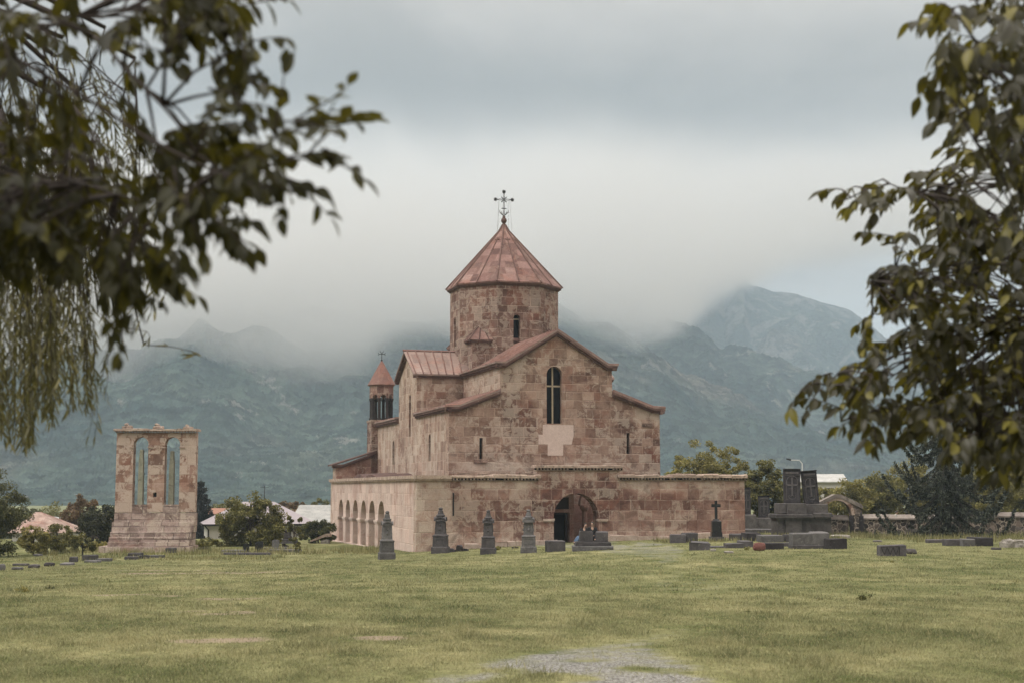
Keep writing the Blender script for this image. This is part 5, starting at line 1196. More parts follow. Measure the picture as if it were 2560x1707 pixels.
def pedestal_grave():
    g, w, h = dims(Q4, 1803, 1870, 1084, 1166); g = ground_at(*Q4(1740, 1205)); k = g.y/FP*.2806; t = thing('grave_pedestal', 'square capped stone pedestal standing on a low retaining wall in front of the bushes', 'grave pedestal', (g.x, g.y, g.z)); X = lambda x: (x-1740)*k; H = lambda y: (1205-y)*k
    mb = MB(); mb.rough_box(X(1558), X(1925), 0, .9, -.3, H(1167), .03, bev=.03); mb.build('low_wall', M['grave'], t)
    mb = MB(); mb.rect_tower([(H(1167), X(1774), X(1774)), (H(1140), X(1774), X(1774)), (H(1139), X(1770), X(1770)), (H(1098), X(1770), X(1770)), (H(1094), X(1777), X(1777)), (H(1084), X(1774), X(1774))], X(1837), .5); mb.build('pedestal', M['grave'], t)
pedestal_grave()
for a in [
    (Q4, 1255, 1460, 1264, 1290, 'pale flat slab left of the smaller black headstone', 'grave_lt', 1.2),
    (Q4, 1260, 1690, 1286, 1306, 'long low kerb in front of the black headstones', 'grave', .5),
    (Q4, 1640, 1880, 1240, 1262, 'pale kerb behind the mottled grey headstone', 'grave_lt', .7),
    (Q4, 1672, 1950, 1258, 1282, 'long pale kerb in front of the mottled grey headstone', 'grave_lt', .9),
    (Q4, 1045, 1135, 1243, 1260, 'small dark slab between the stone monument and the black headstones', 'basalt', .9),
    (Q4, 762, 838, 1244, 1290, 'small grey block against the foot of the stone monument', 'grave', .6),
    (Q4, 425, 530, 1290, 1318, 'flat grey slab in front of the stone monument, left of its middle', 'grave', .9),
    (Q4, 600, 718, 1310, 1332, 'thin pale slab in the grass before the stone monument', 'grave_lt', .8),
    (Q4, 395, 500, 1322, 1348, 'low dark slab in the grass before the stone monument', 'grave', .6),
    (QL, 1072, 1236, 1240, 1308, 'dark squared block with pale top left of the stone monument', 'grave', .7),
    (QL, 1100, 1255, 1308, 1336, 'thin pale slab below the dark squared block', 'grave_lt', .8),
    (QL, 902, 990, 1265, 1330, 'upright grey block beside the thin young tree', 'grave', .5),
    (QL, 780, 918, 1345, 1372, 'flat pale slab left of the thin young tree', 'grave_lt', .8),
    (QL, 1255, 1420, 1285, 1320, 'flat grey slab at the left foot of the stone monument', 'grave_lt', .9),
    (QL, 1350, 1425, 1170, 1196, 'dark low slab behind the left corner of the stone monument', 'basalt', .9),
    (QL, 165, 330, 1350, 1378, 'thin grey slab behind the left row of rough stones', 'grave', .6),
    (QL, 430, 500, 1225, 1250, 'small pale slab in the rank grass at the left', 'grave_lt', .6)]:
    block(a[0], a[1], a[2], a[3], a[4], a[5], name='tomb_slab', cat='tomb slab', depth=a[7], mat=a[6], rz=R(random.uniform(-6, 6)), group='low slabs and kerbs on the left of the lawn')
boulder(QL, -30, 62, 1328, 1437, 'rounded grey stone cut by the left edge of the picture', 'grave_lt', skew=-.2, group='rough stones along the left edge of the lawn')
boulder(QL, 122, 292, 1378, 1432, 'long pale rough stone, second from the left edge', 'grave_lt', skew=0, group='rough stones along the left edge of the lawn')
boulder(QL, 343, 514, 1342, 1408, 'dark hollowed rough stone with pale top, third from the left edge', 'grave', skew=.2, group='rough stones along the left edge of the lawn')
boulder(QL, 552, 706, 1318, 1386, 'dark rough stone, fourth from the left edge', 'basalt', skew=0, group='rough stones along the left edge of the lawn')
rubble_heap(Q4, 520, 600, 1282, 1340, 'broken grey stones in the grass before the stone monument', 'grave', 7)
rubble_heap(Q4, 1770, 1850, 1205, 1240, 'dark broken stones right of the mottled grey headstone', 'basalt', 5)
def leaning_slab():
    g = ground_at(*Q4(2150, 1205)); k = g.y/FP*.2806; t = thing('stone_ramp', 'long grey stone beam leaning up against the far end of the arcade', 'stone beam', (g.x, g.y, g.z)); X = lambda x: (x-2150)*k; H = lambda y: (1205-y)*k
    mb = MB(); mb.loft([[(X(2050), 0, H(1178)), (X(2050), .6, H(1178)), (X(2050), .6, H(1192)), (X(2050), 0, H(1192))], [(X(2180), 0, H(1120)), (X(2180), .6, H(1120)), (X(2180), .6, H(1146)), (X(2180), 0, H(1146))], [(X(2230), 0, H(1118)), (X(2230), .6, H(1118)), (X(2230), .6, H(1146)), (X(2230), 0, H(1146))]]); mb.build('beam', M['coping'], t)
    mb = MB()
    for i in range(12):
        x = X(random.uniform(2110, 2215)); s = .28; hh = max(.1, H(1205-(x/k+2150-2050)*.28)); mb.rough_box(x, x+s, .05, .6, -.1, min(hh, H(1150)), .05, bev=.05)
    mb.build('rubble_support', M['rubble'], t)
leaning_slab()

# ------------------------------------------------------------------ houses and lamp
M['white'] = plain('white render', (.48, .47, .44), .9, .1, 0, .06, 2); M['mauve'] = plain('mauve metal roof', (.27, .24, .26), .6, .3, 0, .10, 1.5); M['tin'] = rockish('weathered tin roof', (.25, .255, .25), (.38, .38, .37), .7, (.22, .23, .22), (.52, .62), .5, bump=.05)
M['orange'] = plain('orange tile roof', (.27, .15, .11), .9, .1, 0, .2, 3); M['tile'] = masonry('pink slab roof', [(0, (.22, .155, .135)), (.5, (.30, .22, .19)), (1, (.40, .31, .27))], .45, .5, mortar=(.14, .09, .08), mw=.02, lich=.2, dark=.2, seed=15, rough_row=0)
M['lamp'] = plain('pale lamp pole', (.55, .56, .56), .5, .4)
def house():
    cu, cv = Q5(112, 812); D = 128; c = at(cu, cv, D); zb = float(zg(c.x, D+5))-.3; zb = min(zb, c.z-3.4)
    t = thing('white_house', 'white house with a mauve hipped metal roof and dark drainpipe, behind the bushes', 'house', (c.x, c.y, zb), R(14)); he = c.z-zb; L_, W_ = 9.5, 8.0
    hr = float(at(600, 1253, D+5).z)-zb; mb = MB(); mb.box(0, L_, 0, W_, 0, he); mb.build('wall', M['white'], t)
    mb = MB(); e = .35; P = [(-e, -e, he), (L_+e, -e, he), (L_+e, W_+e, he), (-e, W_+e, he), (3.3, W_*.5, hr), (L_-3.3, W_*.5, hr)]
    mb.add(P, [(0, 1, 5, 4), (1, 2, 5), (2, 3, 4, 5), (3, 0, 4), (3, 2, 1, 0)]); rf_ = mb.build('roof', M['mauve'], t); mb = MB(); mb.box(-e, L_+e, -e-.12, -e, he-.16, he+.01); mb.box(-e-.12, -e, -e, W_+e, he-.16, he+.01); mb.build('gutter', M['iron'], t)
    mb = MB(); mb.tube([(-.2, -.35, he-.15), (.12, -.06, he-.5), (.12, -.06, .2)], .06, 6); mb.build('drainpipe', M['iron'], t)
    mb = MB(); mb.tube([(L_-4.2, W_*.5, hr), (L_-4.2, W_*.5, hr+1.5)], .03, 4); mb.tube([(L_-4.6, W_*.5, hr+1.3), (L_-3.8, W_*.5, hr+1.3)], .02, 4); mb.build('antenna', M['iron'], rf_)
    mb = MB(); mb.box(-.03, 0.04, 1.2, 1.8, 0.6, he-1.2); mb.build('window', M['dark_in'], t)
    mb = MB(); mb.box(-.04, .04, 4.2, 6.6, 0, 2.2); mb.build('door', M['dark_in'], t)
house()
def gable_house(u0, u1, ve, vr, D, depth, rz, wallm, roofm, lab, name='house', hgt=3.5, over=.3):
    a = at(u0, ve, D); b = at(u1, ve, D); w = b.x-a.x; zb = a.z-hgt; hr = float(at(u0, vr, D+depth/2).z)-zb; he = hgt
    t = thing(name, lab, 'house', (a.x, D, zb), rz); mb = MB(); mb.box(0, w, 0, depth, 0, he-.01); mb.panel([(0, he), (depth, he), (depth/2, hr-.1)], [], .2, (0.0, 0, 0), YD, XD); mb.panel([(0, he), (depth, he), (depth/2, hr-.1)], [], .2, (w-.2, 0, 0), YD, XD); mb.build('wall', M[wallm], t)
    mb = MB(); slope(mb, (-over, -over, he), (w+over, -over, he), (w+over, depth/2, hr), (-over, depth/2, hr)); slope(mb, (w+over, depth+over, he), (-over, depth+over, he), (-over, depth/2, hr), (w+over, depth/2, hr)); mb.build('roof', M[roofm], t); mb = MB()
    for f in (.25, .6): mb.box(w*f, w*f+.9, -.03, .05, he-2.0, he-.8)
    mb.build('window', M['dark_in'], t); return t
gable_house(731, 850, 1304, 1261, 136, 9, R(-4), 'white', 'tin', 'long low house with a weathered grey tin roof beside the far end of the arcade')
gable_house(700, 727, 1292, 1276, 150, 5, 0, 'white', 'tin', 'small pale shed between the big bush and the tin roofed house', hgt=3)
gable_house(520, 556, 1283, 1269, 175, 6, 0, 'white', 'orange', 'distant house with an orange tile roof above the white house', hgt=3)
gable_house(1985, 2112, 1203, 1184, 175, 9, R(-6), 'white', 'tin', 'long white building with a pale roof behind the leaning khachkar', hgt=4)
def hip_left():
    a = at(*QL(160, 945), 118); D = 118; k = D/FP*.1913; zb = a.z-3; t = thing('tiled_house', 'house with a pink slab hipped roof half hidden by the left bushes', 'house', (a.x, D, zb), 0); w = 620*k; he = 3.0; hr = float(at(*QL(300, 672), D+4).z)-zb; mb = MB(); mb.box(0, w, 0, 7, 0, he); mb.build('wall', M['white'], t)
    P = [(-.3, -.3, he), (w+.3, -.3, he), (w+.3, 7.3, he), (-.3, 7.3, he), (w*.18, 3.5, hr), (w*.30, 3.5, hr)]; mb = MB(); mb.add(P, [(0, 1, 5, 4), (1, 2, 5), (2, 3, 4, 5), (3, 0, 4), (3, 2, 1, 0)]); mb.build('roof', M['tile'], t)
    mb = MB(); mb.box(w*.5, w*.5+.9, -.04, .05, .9, 2.1); mb.build('window', M['dark_in'], t)
hip_left()
def barn():
    D = 150; k = D/FP*.1913; a = at(*QL(605, 900), D); zb = a.z-2.5; t = thing('barn', 'barn with a pale roof and dark open gable between the left trees', 'barn', (a.x, D, zb), R(24)); X = lambda x: (x-605)*k; H = lambda y: float(at(*QL(605, y), D).z)-zb
    w = 4.2; L_ = 9; he = H(818); hr = H(752); mb = MB(); mb.box(.2, w-.2, 1.0, L_, 0, he-.05); mb.build('wall', M['dark_in'], t)
    mb = MB(); slope(mb, (w+.1, 0, he-.35), (w+.1, L_, he-.35), (w*.42, L_, hr), (w*.42, 0, hr)); slope(mb, (-.1, L_, he), (-.1, 0, he), (w*.42, 0, hr), (w*.42, L_, hr)); mb.build('roof', M['tin'], t)
barn()
def street_lamp():
    D = 132; p = at(2005.5, 1157, D); q = at(1978, 1149, D); e = at(1966, 1146, D); zb = float(zg(p.x, D)); t = thing('street_lamp', 'street lamp on a pale pole rising behind the khachkars', 'street lamp', (p.x, D, zb)); o = Vector((p.x, D, zb)); mb = MB()
    mb.tube([(0, 0, 0), (0, 0, p.z-zb)], [.09, .05], 6); mb.tube([(.16, .1, 0), (.16, .1, p.z-zb-.9)], .05, 6); mb.build('pole', M['lamp'], t)
    mb = MB(); mb.tube([(0, 0, p.z-zb-.03), Vector((p.x-.25, D, p.z+.28))-o, q-o], .04, 5); mb.build('arm', M['lamp'], t)
    mb = MB(); mb.tube([q-o, (q-o).lerp(e-o, .2), e-o], [.05, .1, .06], 6); mb.build('lamp_head', M['iron'], t)
street_lamp()

# ------------------------------------------------------------------ trees and bushes
def quads_mesh(name, P, A, B, mat, parent, diamond=True):
    """leaf sprays: centre P, half axes A (long) and B (wide)"""
    n = len(P); V = np.empty((n, 4, 3)); V[:, 0] = P-A; V[:, 1] = P+B*1.0+A*0.1; V[:, 2] = P+A; V[:, 3] = P-B*1.0+A*0.1
    F = np.arange(n*4); return raw_mesh(name, V.reshape(-1, 3), F, np.full(n, 4), mat, parent)
def rvec(g, n):
    v = g.normal(size=(n, 3)); return v/np.linalg.norm(v, axis=1)[:, None]
def crown_points(g, W, H, z0, n_cl, n_leaf, peaks=1, lean=0.0, shape=1.0, hollow=0.35, low=0.5):
    """leaf cluster centres in an uneven crown; returns cluster centres and leaf points"""
    cl = []
    pk = [(0, 1.0)] if peaks == 1 else [((i/(peaks-1)-.5)*1.1, g.uniform(.72, 1.0)) for i in range(peaks)]
    tries = 0
    while len(cl) < n_cl and tries < n_cl*60:
        tries += 1; x, y, z = g.uniform(-1, 1), g.uniform(-1, 1), g.uniform(0, 1)
        best = 1e9
        for px, ph in pk:
            w = (1.0 if peaks == 1 else .62); zz = z/ph
            if zz > 1: continue
            prof = (math.sin(math.pi*min(1, zz**shape*0.93+0.07)))**0.6 if zz > low*0.4 else 0.55+0.45*zz/(low*0.4+1e-6)
            r = math.hypot((x-px)/w, y)/max(.05, prof); best = min(best, r)
        ang = math.atan2(y, x); nz = 0.78+0.5*float(fbm(ang*1.3+W*3, z*3.1+H, 3))
        if best < nz and (best > hollow*nz or g.random() < .25): cl.append((x*W/2, y*W/2*.85, z0+z*(H-z0)))
    cl = np.array(cl)
    return cl
def tube_np(mb, a, b, r0, r1, n=5, wob=0.0, segs=3):
    a = Vector(a); b = Vector(b); pts = [a.lerp(b, i/segs)+Vector((random.uniform(-wob, wob), random.uniform(-wob, wob), random.uniform(-wob, wob)*.5))*(1 if 0 < i < segs else 0) for i in range(segs+1)]
    mb.tube(pts, [r0+(r1-r0)*i/segs for i in range(segs+1)], n)
M['bark'] = rockish('brown bark', (.045, .035, .028), (.085, .07, .055), 6.0)
M['bark_dk'] = rockish('dark bark', (.018, .014, .012), (.04, .033, .028), 6.0)
LEAF = {
 'dark': leafy('dark leaves', (.030, .036, .014), (.080, .082, .030), (.16, .15, .055), .12, .3, (.12, .12, .02), clump=.9),
 'olive': leafy('olive leaves', (.060, .064, .020), (.14, .135, .042), (.26, .235, .09), .18, .35, (.18, .16, .03), clump=.7),
 'yellow': leafy('yellow green leaves', (.10, .10, .028), (.21, .19, .055), (.33, .28, .09), .2, .35, (.22, .19, .03), clump=.5),
 'brown': leafy('reddish brown leaves', (.085, .055, .032), (.16, .105, .06), (.20, .15, .07), .15, .3, (.18, .1, .03), clump=.8),
 'deep': leafy('very dark leaves', (.016, .019, .010), (.042, .045, .020), (.10, .10, .045), .10, .25, (.07, .07, .02), clump=.8),
 'conifer': leafy('blue grey needles', (.008, .011, .009), (.026, .031, .025), (.06, .068, .055), .2, .15, (.05, .06, .03), rough=.7, spec=.15),
 'tips': leafy('pale needle tips', (.06, .072, .058), (.13, .148, .12), (.20, .22, .18), .2, .15, (.08, .09, .05), rough=.7, spec=.15),
 'conifer_dk': leafy('dark needles', (.022, .026, .028), (.055, .062, .062), (.09, .10, .10), .15, .15, (.04, .05, .03), rough=.7, spec=.15),
}
def tree(name, label, cat, base, W, H, kind, n_cl, per, leaf, z0=0.1, peaks=1, shape=1.0, hollow=.35, group=None, seed=0, spread=.13, bark='bark', low=.5, trunk=True, up=0.0):
    g = np.random.default_rng(seed+100); random.seed(seed+5)
    t = thing(name, label, cat, base, 0, group); cl = crown_points(g, W, H, z0*H, n_cl, per, peaks, 0, shape, hollow, low)
    cl = cl if len(cl) else np.array([[0, 0, H*.6]])
    k = len(cl); r = W*spread*g.uniform(.6, 1.3, k)
    idx = np.repeat(np.arange(k), per); off = rvec(g, len(idx))*(g.random(len(idx))**.45)[:, None]*r[idx][:, None]; off[:, 2] *= .8
    P = cl[idx]+off; P[:, 2] = np.maximum(P[:, 2], 0.03)
    out = (P-np.array([0, 0, H*.35])); out /= np.linalg.norm(out, axis=1)[:, None]+1e-6
    nrm = out*.5+rvec(g, len(P))*.9+np.array([0, 0, .35]); nrm /= np.linalg.norm(nrm, axis=1)[:, None]
    d = np.cross(nrm, rvec(g, len(P))); d /= np.linalg.norm(d, axis=1)[:, None]+1e-6; d[:, 2] += up; b = np.cross(nrm, d)
    s = leaf*g.uniform(.6, 1.4, len(P))[:, None]
    quads_mesh('crown', P, d*s, b*s*.55, LEAF[kind], t)
    if trunk:
        mb = MB(); tr = max(.05, H*.022); th = H*.55; tube_np(mb, (0, 0, -.3), (random.uniform(-.05, .05)*H, 0, th), tr*1.3, tr*.7, 7, .02*H, 4)
        for i in range(min(k, 26)):
            c = cl[g.integers(k)]; s0 = g.uniform(.25, 1.0); a = Vector((0, 0, th*s0)); tube_np(mb, a, (a*.1+Vector(c)*.9) if True else c, tr*.45, tr*.12, 4, .03*W, 3)
        mb.build('trunk', M[bark], t)
    return t
def px_tree(name, label, cat, u, vb, vt, wpx, D, kind, dens=1.0, leafpx=2.6, zbase=None, **kw):
    """place a tree whose crown top appears at vt and whose foot stands on the land at distance D"""
    p = at(u, vb, D); z = float(zg(p.x, D)) if zbase is None else zbase
    H = float(at(u, vt, D).z)-z; W = wpx*D/FP*1.02; leaf = leafpx*D/FP
    area = wpx*max(30, (H*FP/D)); n_cl = int(np.clip(area/150*dens, 14, 150)); per = int(np.clip(area*2.2*dens/n_cl/ (leafpx**2)*3.0, 25, 170))
    return tree(name, label, cat, (p.x, D, z), W, H, kind, n_cl, per, leaf, **kw)
GL = 'bushes and trees behind the left graves'; GR = 'trees beyond the right of the church'
px_tree('leafy_tree', 'large dark green tree cut by the left edge of the picture', 'tree', -25, 1395, 1172, 185, 86, 'dark', 1.2, seed=1, z0=.04, shape=.8, low=1.2, spread=.10)
px_tree('bush', 'light olive flowering bush at the foot of the pink roofed house', 'bush', 84, 1390, 1312, 76, 90, 'yellow', 1.1, seed=2, z0=.0, group=GL, trunk=True)
px_tree('bush', 'sprawling olive bush between the flowering bush and the thin young tree', 'bush', 142, 1390, 1292, 88, 93, 'olive', 1.1, seed=3, z0=.0, group=GL, peaks=3)
px_tree('young_tree', 'small round young tree on a thin dark stem left of the monument', 'tree', 207, 1393, 1333, 60, 89, 'olive', 1.0, seed=4, z0=.25, bark='bark_dk')
px_tree('leafy_tree', 'very dark rounded tree touching the left side of the stone monument', 'tree', 250, 1380, 1256, 98, 108, 'deep', 1.3, seed=5, z0=.02, low=1.0)
px_tree('leafy_tree', 'reddish brown tree rising behind the dark tree left of the monument', 'tree', 200, 1340, 1233, 104, 128, 'brown', .9, seed=6, z0=.2, spread=.10)
px_tree('bush', 'yellowish bush at the foot of the dark rounded tree', 'bush', 240, 1388, 1352, 70, 98, 'yellow', 1.0, seed=7, z0=0, group=GL)
px_tree('bush', 'low green bush right of the stone monument below the white house', 'bush', 522, 1372, 1345, 78, 104, 'olive', 1.0, seed=8, z0=0, group=GL)
px_tree('leafy_bush', 'big broad olive bush with two peaks in front of the mauve roofed house', 'bush', 628, 1372, 1228, 150, 106, 'olive', 1.5, seed=9, z0=.0, peaks=3, shape=.7, low=1.6, spread=.10, leafpx=3.0)
px_tree('leafy_tree', 'brownish round tree top behind the big bush', 'tree', 729, 1300, 1232, 68, 150, 'brown', 1.0, seed=10, z0=.25)
px_tree('leafy_tree', 'low brownish green tree top above the tin roof', 'tree', 798, 1290, 1244, 66, 165, 'olive', 1.0, seed=11, z0=.2)
px_tree('bush', 'sparse light bush right of the big bush with gaps showing the tin roof', 'bush', 735, 1362, 1272, 60, 104, 'olive', .6, seed=12, z0=.0, hollow=.1, spread=.09, shape=.7)
px_tree('bush', 'dark olive bush touching the far corner of the arcade', 'bush', 796, 1362, 1273, 74, 112, 'dark', 1.1, seed=13, z0=.0, peaks=2, low=1.2)
px_tree('bush', 'small weed bush at the end of the pale kerb', 'bush', 746, 1381, 1358, 16, 90, 'olive', 1.0, seed=14, z0=0, group=GL, trunk=False)
px_tree('bush', 'small green bush at the foot of the third obelisk gravestone', 'bush', 1240, 1389, 1365, 28, 83.0, 'yellow', 1.0, seed=15, z0=0, trunk=False, leafpx=2.2)
px_tree('leafy_tree', 'sparse yellow green tree with visible branches rising behind the right gallery wall', 'tree', 1762, 1215, 1098, 205, 128, 'yellow', .62, seed=16, z0=.22, peaks=4, shape=.7, hollow=.05, spread=.065, low=.9, bark='bark_dk')
px_tree('leafy_tree', 'thin pale tree between the church corner and the sparse yellow green tree', 'tree', 1690, 1215, 1140, 70, 136, 'olive', .5, seed=17, z0=.2, hollow=.05, spread=.09)
px_tree('leafy_tree', 'dense olive tree behind the single khachkars', 'tree', 1912, 1320, 1139, 112, 118, 'olive', 1.2, seed=18, z0=.04, shape=.75, low=1.2, spread=.10, leafpx=3.2)
px_tree('leafy_tree', 'olive tree just right of the dense tree, behind the straight khachkar', 'tree', 1985, 1300, 1180, 80, 126, 'olive', 1.0, seed=19, z0=.05, group=GR)
for i, (u, vt, w, D, kd, lab) in enumerate([
    (2060, 1208, 110, 136, 'yellow', 'yellow green bushy tree behind the leaning khachkar'),
    (2130, 1185, 120, 130, 'yellow', 'yellow green bushy tree behind the gate arch'),
    (2205, 1160, 120, 132, 'olive', 'olive tree left of the spruce behind the boundary wall'),
    (2275, 1140, 130, 140, 'yellow', 'taller yellow green tree directly behind the left side of the spruce'),
    (2440, 1150, 130, 138, 'olive', 'olive tree directly behind the right side of the spruce'),
    (2500, 1128, 130, 128, 'yellow', 'yellowing tree right of the spruce behind the boundary wall'),
    (2570, 1140, 140, 134, 'olive', 'olive tree at the right edge behind the boundary wall'),
    (2350, 1180, 140, 145, 'olive', 'olive tree hidden behind the middle of the spruce')]):
    px_tree('leafy_tree', lab, 'tree', u, 1290, vt, w, D, kd, 1.0, seed=30+i, z0=.0, low=1.2, shape=.75, spread=.11, group=GR, leafpx=2.8)
for i, (u, vt, w, D, kd, lab) in enumerate([
    (30, 1268, 120, 150, 'dark', 'distant dark tree behind the pink roofed house'),
    (330, 1300, 130, 150, 'dark', 'dark tree seen between the piers of the stone monument'),
    (430, 1310, 120, 145, 'deep', 'very dark tree behind the right pier of the stone monument')]):
    px_tree('leafy_tree', lab, 'tree', u, 1330, vt, w, D, kd, 1.0, seed=50+i, z0=.0, low=1.2, group='far trees behind the left graves')
for i, (u, vt, w, D, kd, lab) in enumerate([
    (-30, 1248, 150, 190, 'olive', 'far olive tree at the left edge beyond the pink roofed house'), (70, 1258, 110, 215, 'dark', 'far dark tree beyond the ridge of the pink roofed house'),
    (130, 1254, 110, 200, 'olive', 'far olive tree between the pink roofed house and the barn'), (262, 1262, 100, 210, 'brown', 'far brown tree behind the dark tree left of the monument'),
    (345, 1260, 120, 205, 'olive', 'far olive tree seen through the left opening of the monument'), (425, 1258, 110, 220, 'dark', 'far dark tree seen through the right opening of the monument'),
    (545, 1256, 110, 215, 'olive', 'far olive tree beyond the orange roofed house'), (660, 1254, 120, 225, 'dark', 'far dark tree beyond the big two peaked bush')]):
    px_tree('leafy_tree', lab, 'tree', u, 1300, vt, w, D, kd, .8, seed=60+i, z0=.0, low=1.3, shape=.7, spread=.13, trunk=True, group='far trees of the village')
def conifer(name, label, base, H, W, n_lay, mat, seed, droop=.25, tipup=.25, per=70, leaf=.16, hang=.5, z0=.05, barkm='bark_dk'):
    g = np.random.default_rng(seed); random.seed(seed); t = thing(name, label, 'conifer', base); mb = MB(); tube_np(mb, (0, 0, -.3), (0, 0, H), H*.03, .02, 8, 0, 6); PP, AA, BB, TT = [], [], [], []
    for i in range(n_lay):
        f = (i+g.random()*.6)/n_lay; z = H*(z0+(1-z0)*f); L = W/2*(1-f)**.75*g.uniform(.82, 1.1)+.15; nb = int(8+2*(1-f)) if hang < .5 else int(7+2*(1-f)); a0 = g.random()*6.28
        for k in range(nb):
            a = a0+k*6.283/nb+g.uniform(-.2, .2); Lk = L*g.uniform(.72, 1.08); pts = []
            for s in np.linspace(0, 1, 9):
                zz = z-Lk*droop*math.sin(s*math.pi*.55)*1.2+Lk*tipup*max(0, s-.55)**1.6*2.6
                pts.append((math.cos(a)*Lk*s, math.sin(a)*Lk*s, zz))
            mb.tube(pts, [max(.012, .05*(1-s)*(1-f)+.01) for s in np.linspace(0, 1, 9)], 4)
            pts = np.array(pts); m = int(per*Lk/(W/2)*1.4)+10; s = g.random(m)**.8*8; j = np.clip(s.astype(int), 0, 7); fr = (s-j)[:, None]; c = pts[j]*(1-fr)+pts[j+1]*fr
            side = np.array([-math.sin(a), math.cos(a), 0]); sw = (1-s/9)*.13*Lk*g.uniform(-1, 1, m)
            hg = g.random(m)*hang*(0.35+.65*np.sin(np.clip(s/8, 0, 1)*3.0)); c = c+side*sw[:, None]-np.array([0, 0, 1.0])*hg[:, None]*.9
            d = np.stack([np.cos(a)*.35+g.normal(0, .25, m), np.sin(a)*.35+g.normal(0, .25, m), -.8+g.normal(0, .35, m)], -1); top = g.random(m) < .38; d[top] = np.stack([np.cos(a)+g.normal(0, .4, m), np.sin(a)+g.normal(0, .4, m), .15+g.normal(0, .25, m)], -1)[top]
            d /= np.linalg.norm(d, axis=1)[:, None]; b = np.cross(d, rvec(g, m)); b /= np.linalg.norm(b, axis=1)[:, None]+1e-6; q = leaf*g.uniform(.6, 1.5, m)[:, None]
            PP.append(c); AA.append(d*q); BB.append(b*q*.22); TT.append(top)
    PP, AA, BB, TT = map(np.concatenate, (PP, AA, BB, TT)); quads_mesh('needles', PP[~TT], AA[~TT], BB[~TT], mat, t); quads_mesh('tip_needles', PP[TT], AA[TT], BB[TT], LEAF['tips'] if hang > .5 else mat, t); mb.build('trunk', M[barkm], t)  # outward needles of the large spruce are paler than the hanging ones
sp = at(2369, 1326, 91.5); conifer('spruce_tree', 'large grey blue spruce with drooping upturned branches before the boundary wall', (sp.x, 91.5, float(zg(sp.x, 91.5))), 9.8, 12.6, 9, LEAF['conifer'], 3, -.0+.44, .66, per=640, leaf=.14, hang=.501, z0=.07)
p = at(500, 1300, 138); conifer('spruce_tree', 'dark conifer rising between the stone monument and the white house', (p.x, 138, float(zg(p.x, 138))), float(at(498, 1194, 138).z)-float(zg(p.x, 138)), 4.2, 13, LEAF['conifer_dk'], 5, .3, .3, per=90, leaf=.2, hang=.4, z0=.1)
# weeds on the lawn
def weeds():
    for i, (u, v, s, kd, lab) in enumerate([(128, 1473, 26, 'dark', 'broad leaved weed clump in the grass at the left'), (60, 1480, 34, 'yellow', 'yellow flowering weeds near the left edge'), (2050, 1500, 22, 'dark', 'low dark weed tuft right of the middle of the lawn'), (2490, 1476, 16, 'dark', 'dark weed tuft at the right of the lawn'), (2165, 1502, 40, 'dark', 'scattered low weeds right of the middle of the lawn'), (1870, 1532, 18, 'dark', 'small dark grass tuft in the right half of the lawn'), (2230, 1407, 14, 'olive', 'weed tuft beside the zigzag stone'), (1865, 1375, 26, 'olive', 'weeds at the foot of the large sarcophagus')]):
        g_ = ground_at(u, v); w = s*g_.y/FP; h = w*.42; tree('weed_clump', lab, 'weed', g_, w, h, kd, 10, 22, w*.06, z0=0, seed=70+i, trunk=False, spread=.2)
weeds()

# ------------------------------------------------------------------ people
def skin(name, verts, edges, rad, mat, parent, sub=2):
    me = bpy.data.meshes.new(name); me.from_pydata(verts, edges, []); o = bpy.data.objects.new(name, me); C.objects.link(o)
    sk = o.modifiers.new('Skin', 'SKIN'); 
    if not me.skin_vertices: me.skin_vertices.new() if hasattr(me.skin_vertices, 'new') else None
    sv = me.skin_vertices[0].data
    for i, r_ in enumerate(rad): sv[i].radius = (r_, r_) if isinstance(r_, float) else r_
    sv[0].use_root = True; sk.use_smooth_shade = True; sb = o.modifiers.new('Sub', 'SUBSURF'); sb.levels = 1; sb.render_levels = sub
    me.materials.append(mat)
    if parent: o.parent = parent
    return o
M['skin'] = plain('skin', (.33, .215, .165), .6, .3, 0, .05); M['hair'] = plain('dark hair', (.016, .012, .010), .5, .4, 0, .2)
M['blackcloth'] = plain('black cloth', (.018, .018, .020), .9, .1); M['denim'] = plain('blue denim', (.10, .15, .23), .9, .1); M['greycloth'] = plain('pale grey cloth', (.34, .33, .30), .9, .1); M['shoe'] = plain('dark shoes', (.03, .028, .025), .6, .3); M['whitething'] = plain('white paper', (.7, .7, .68), .8, .1)
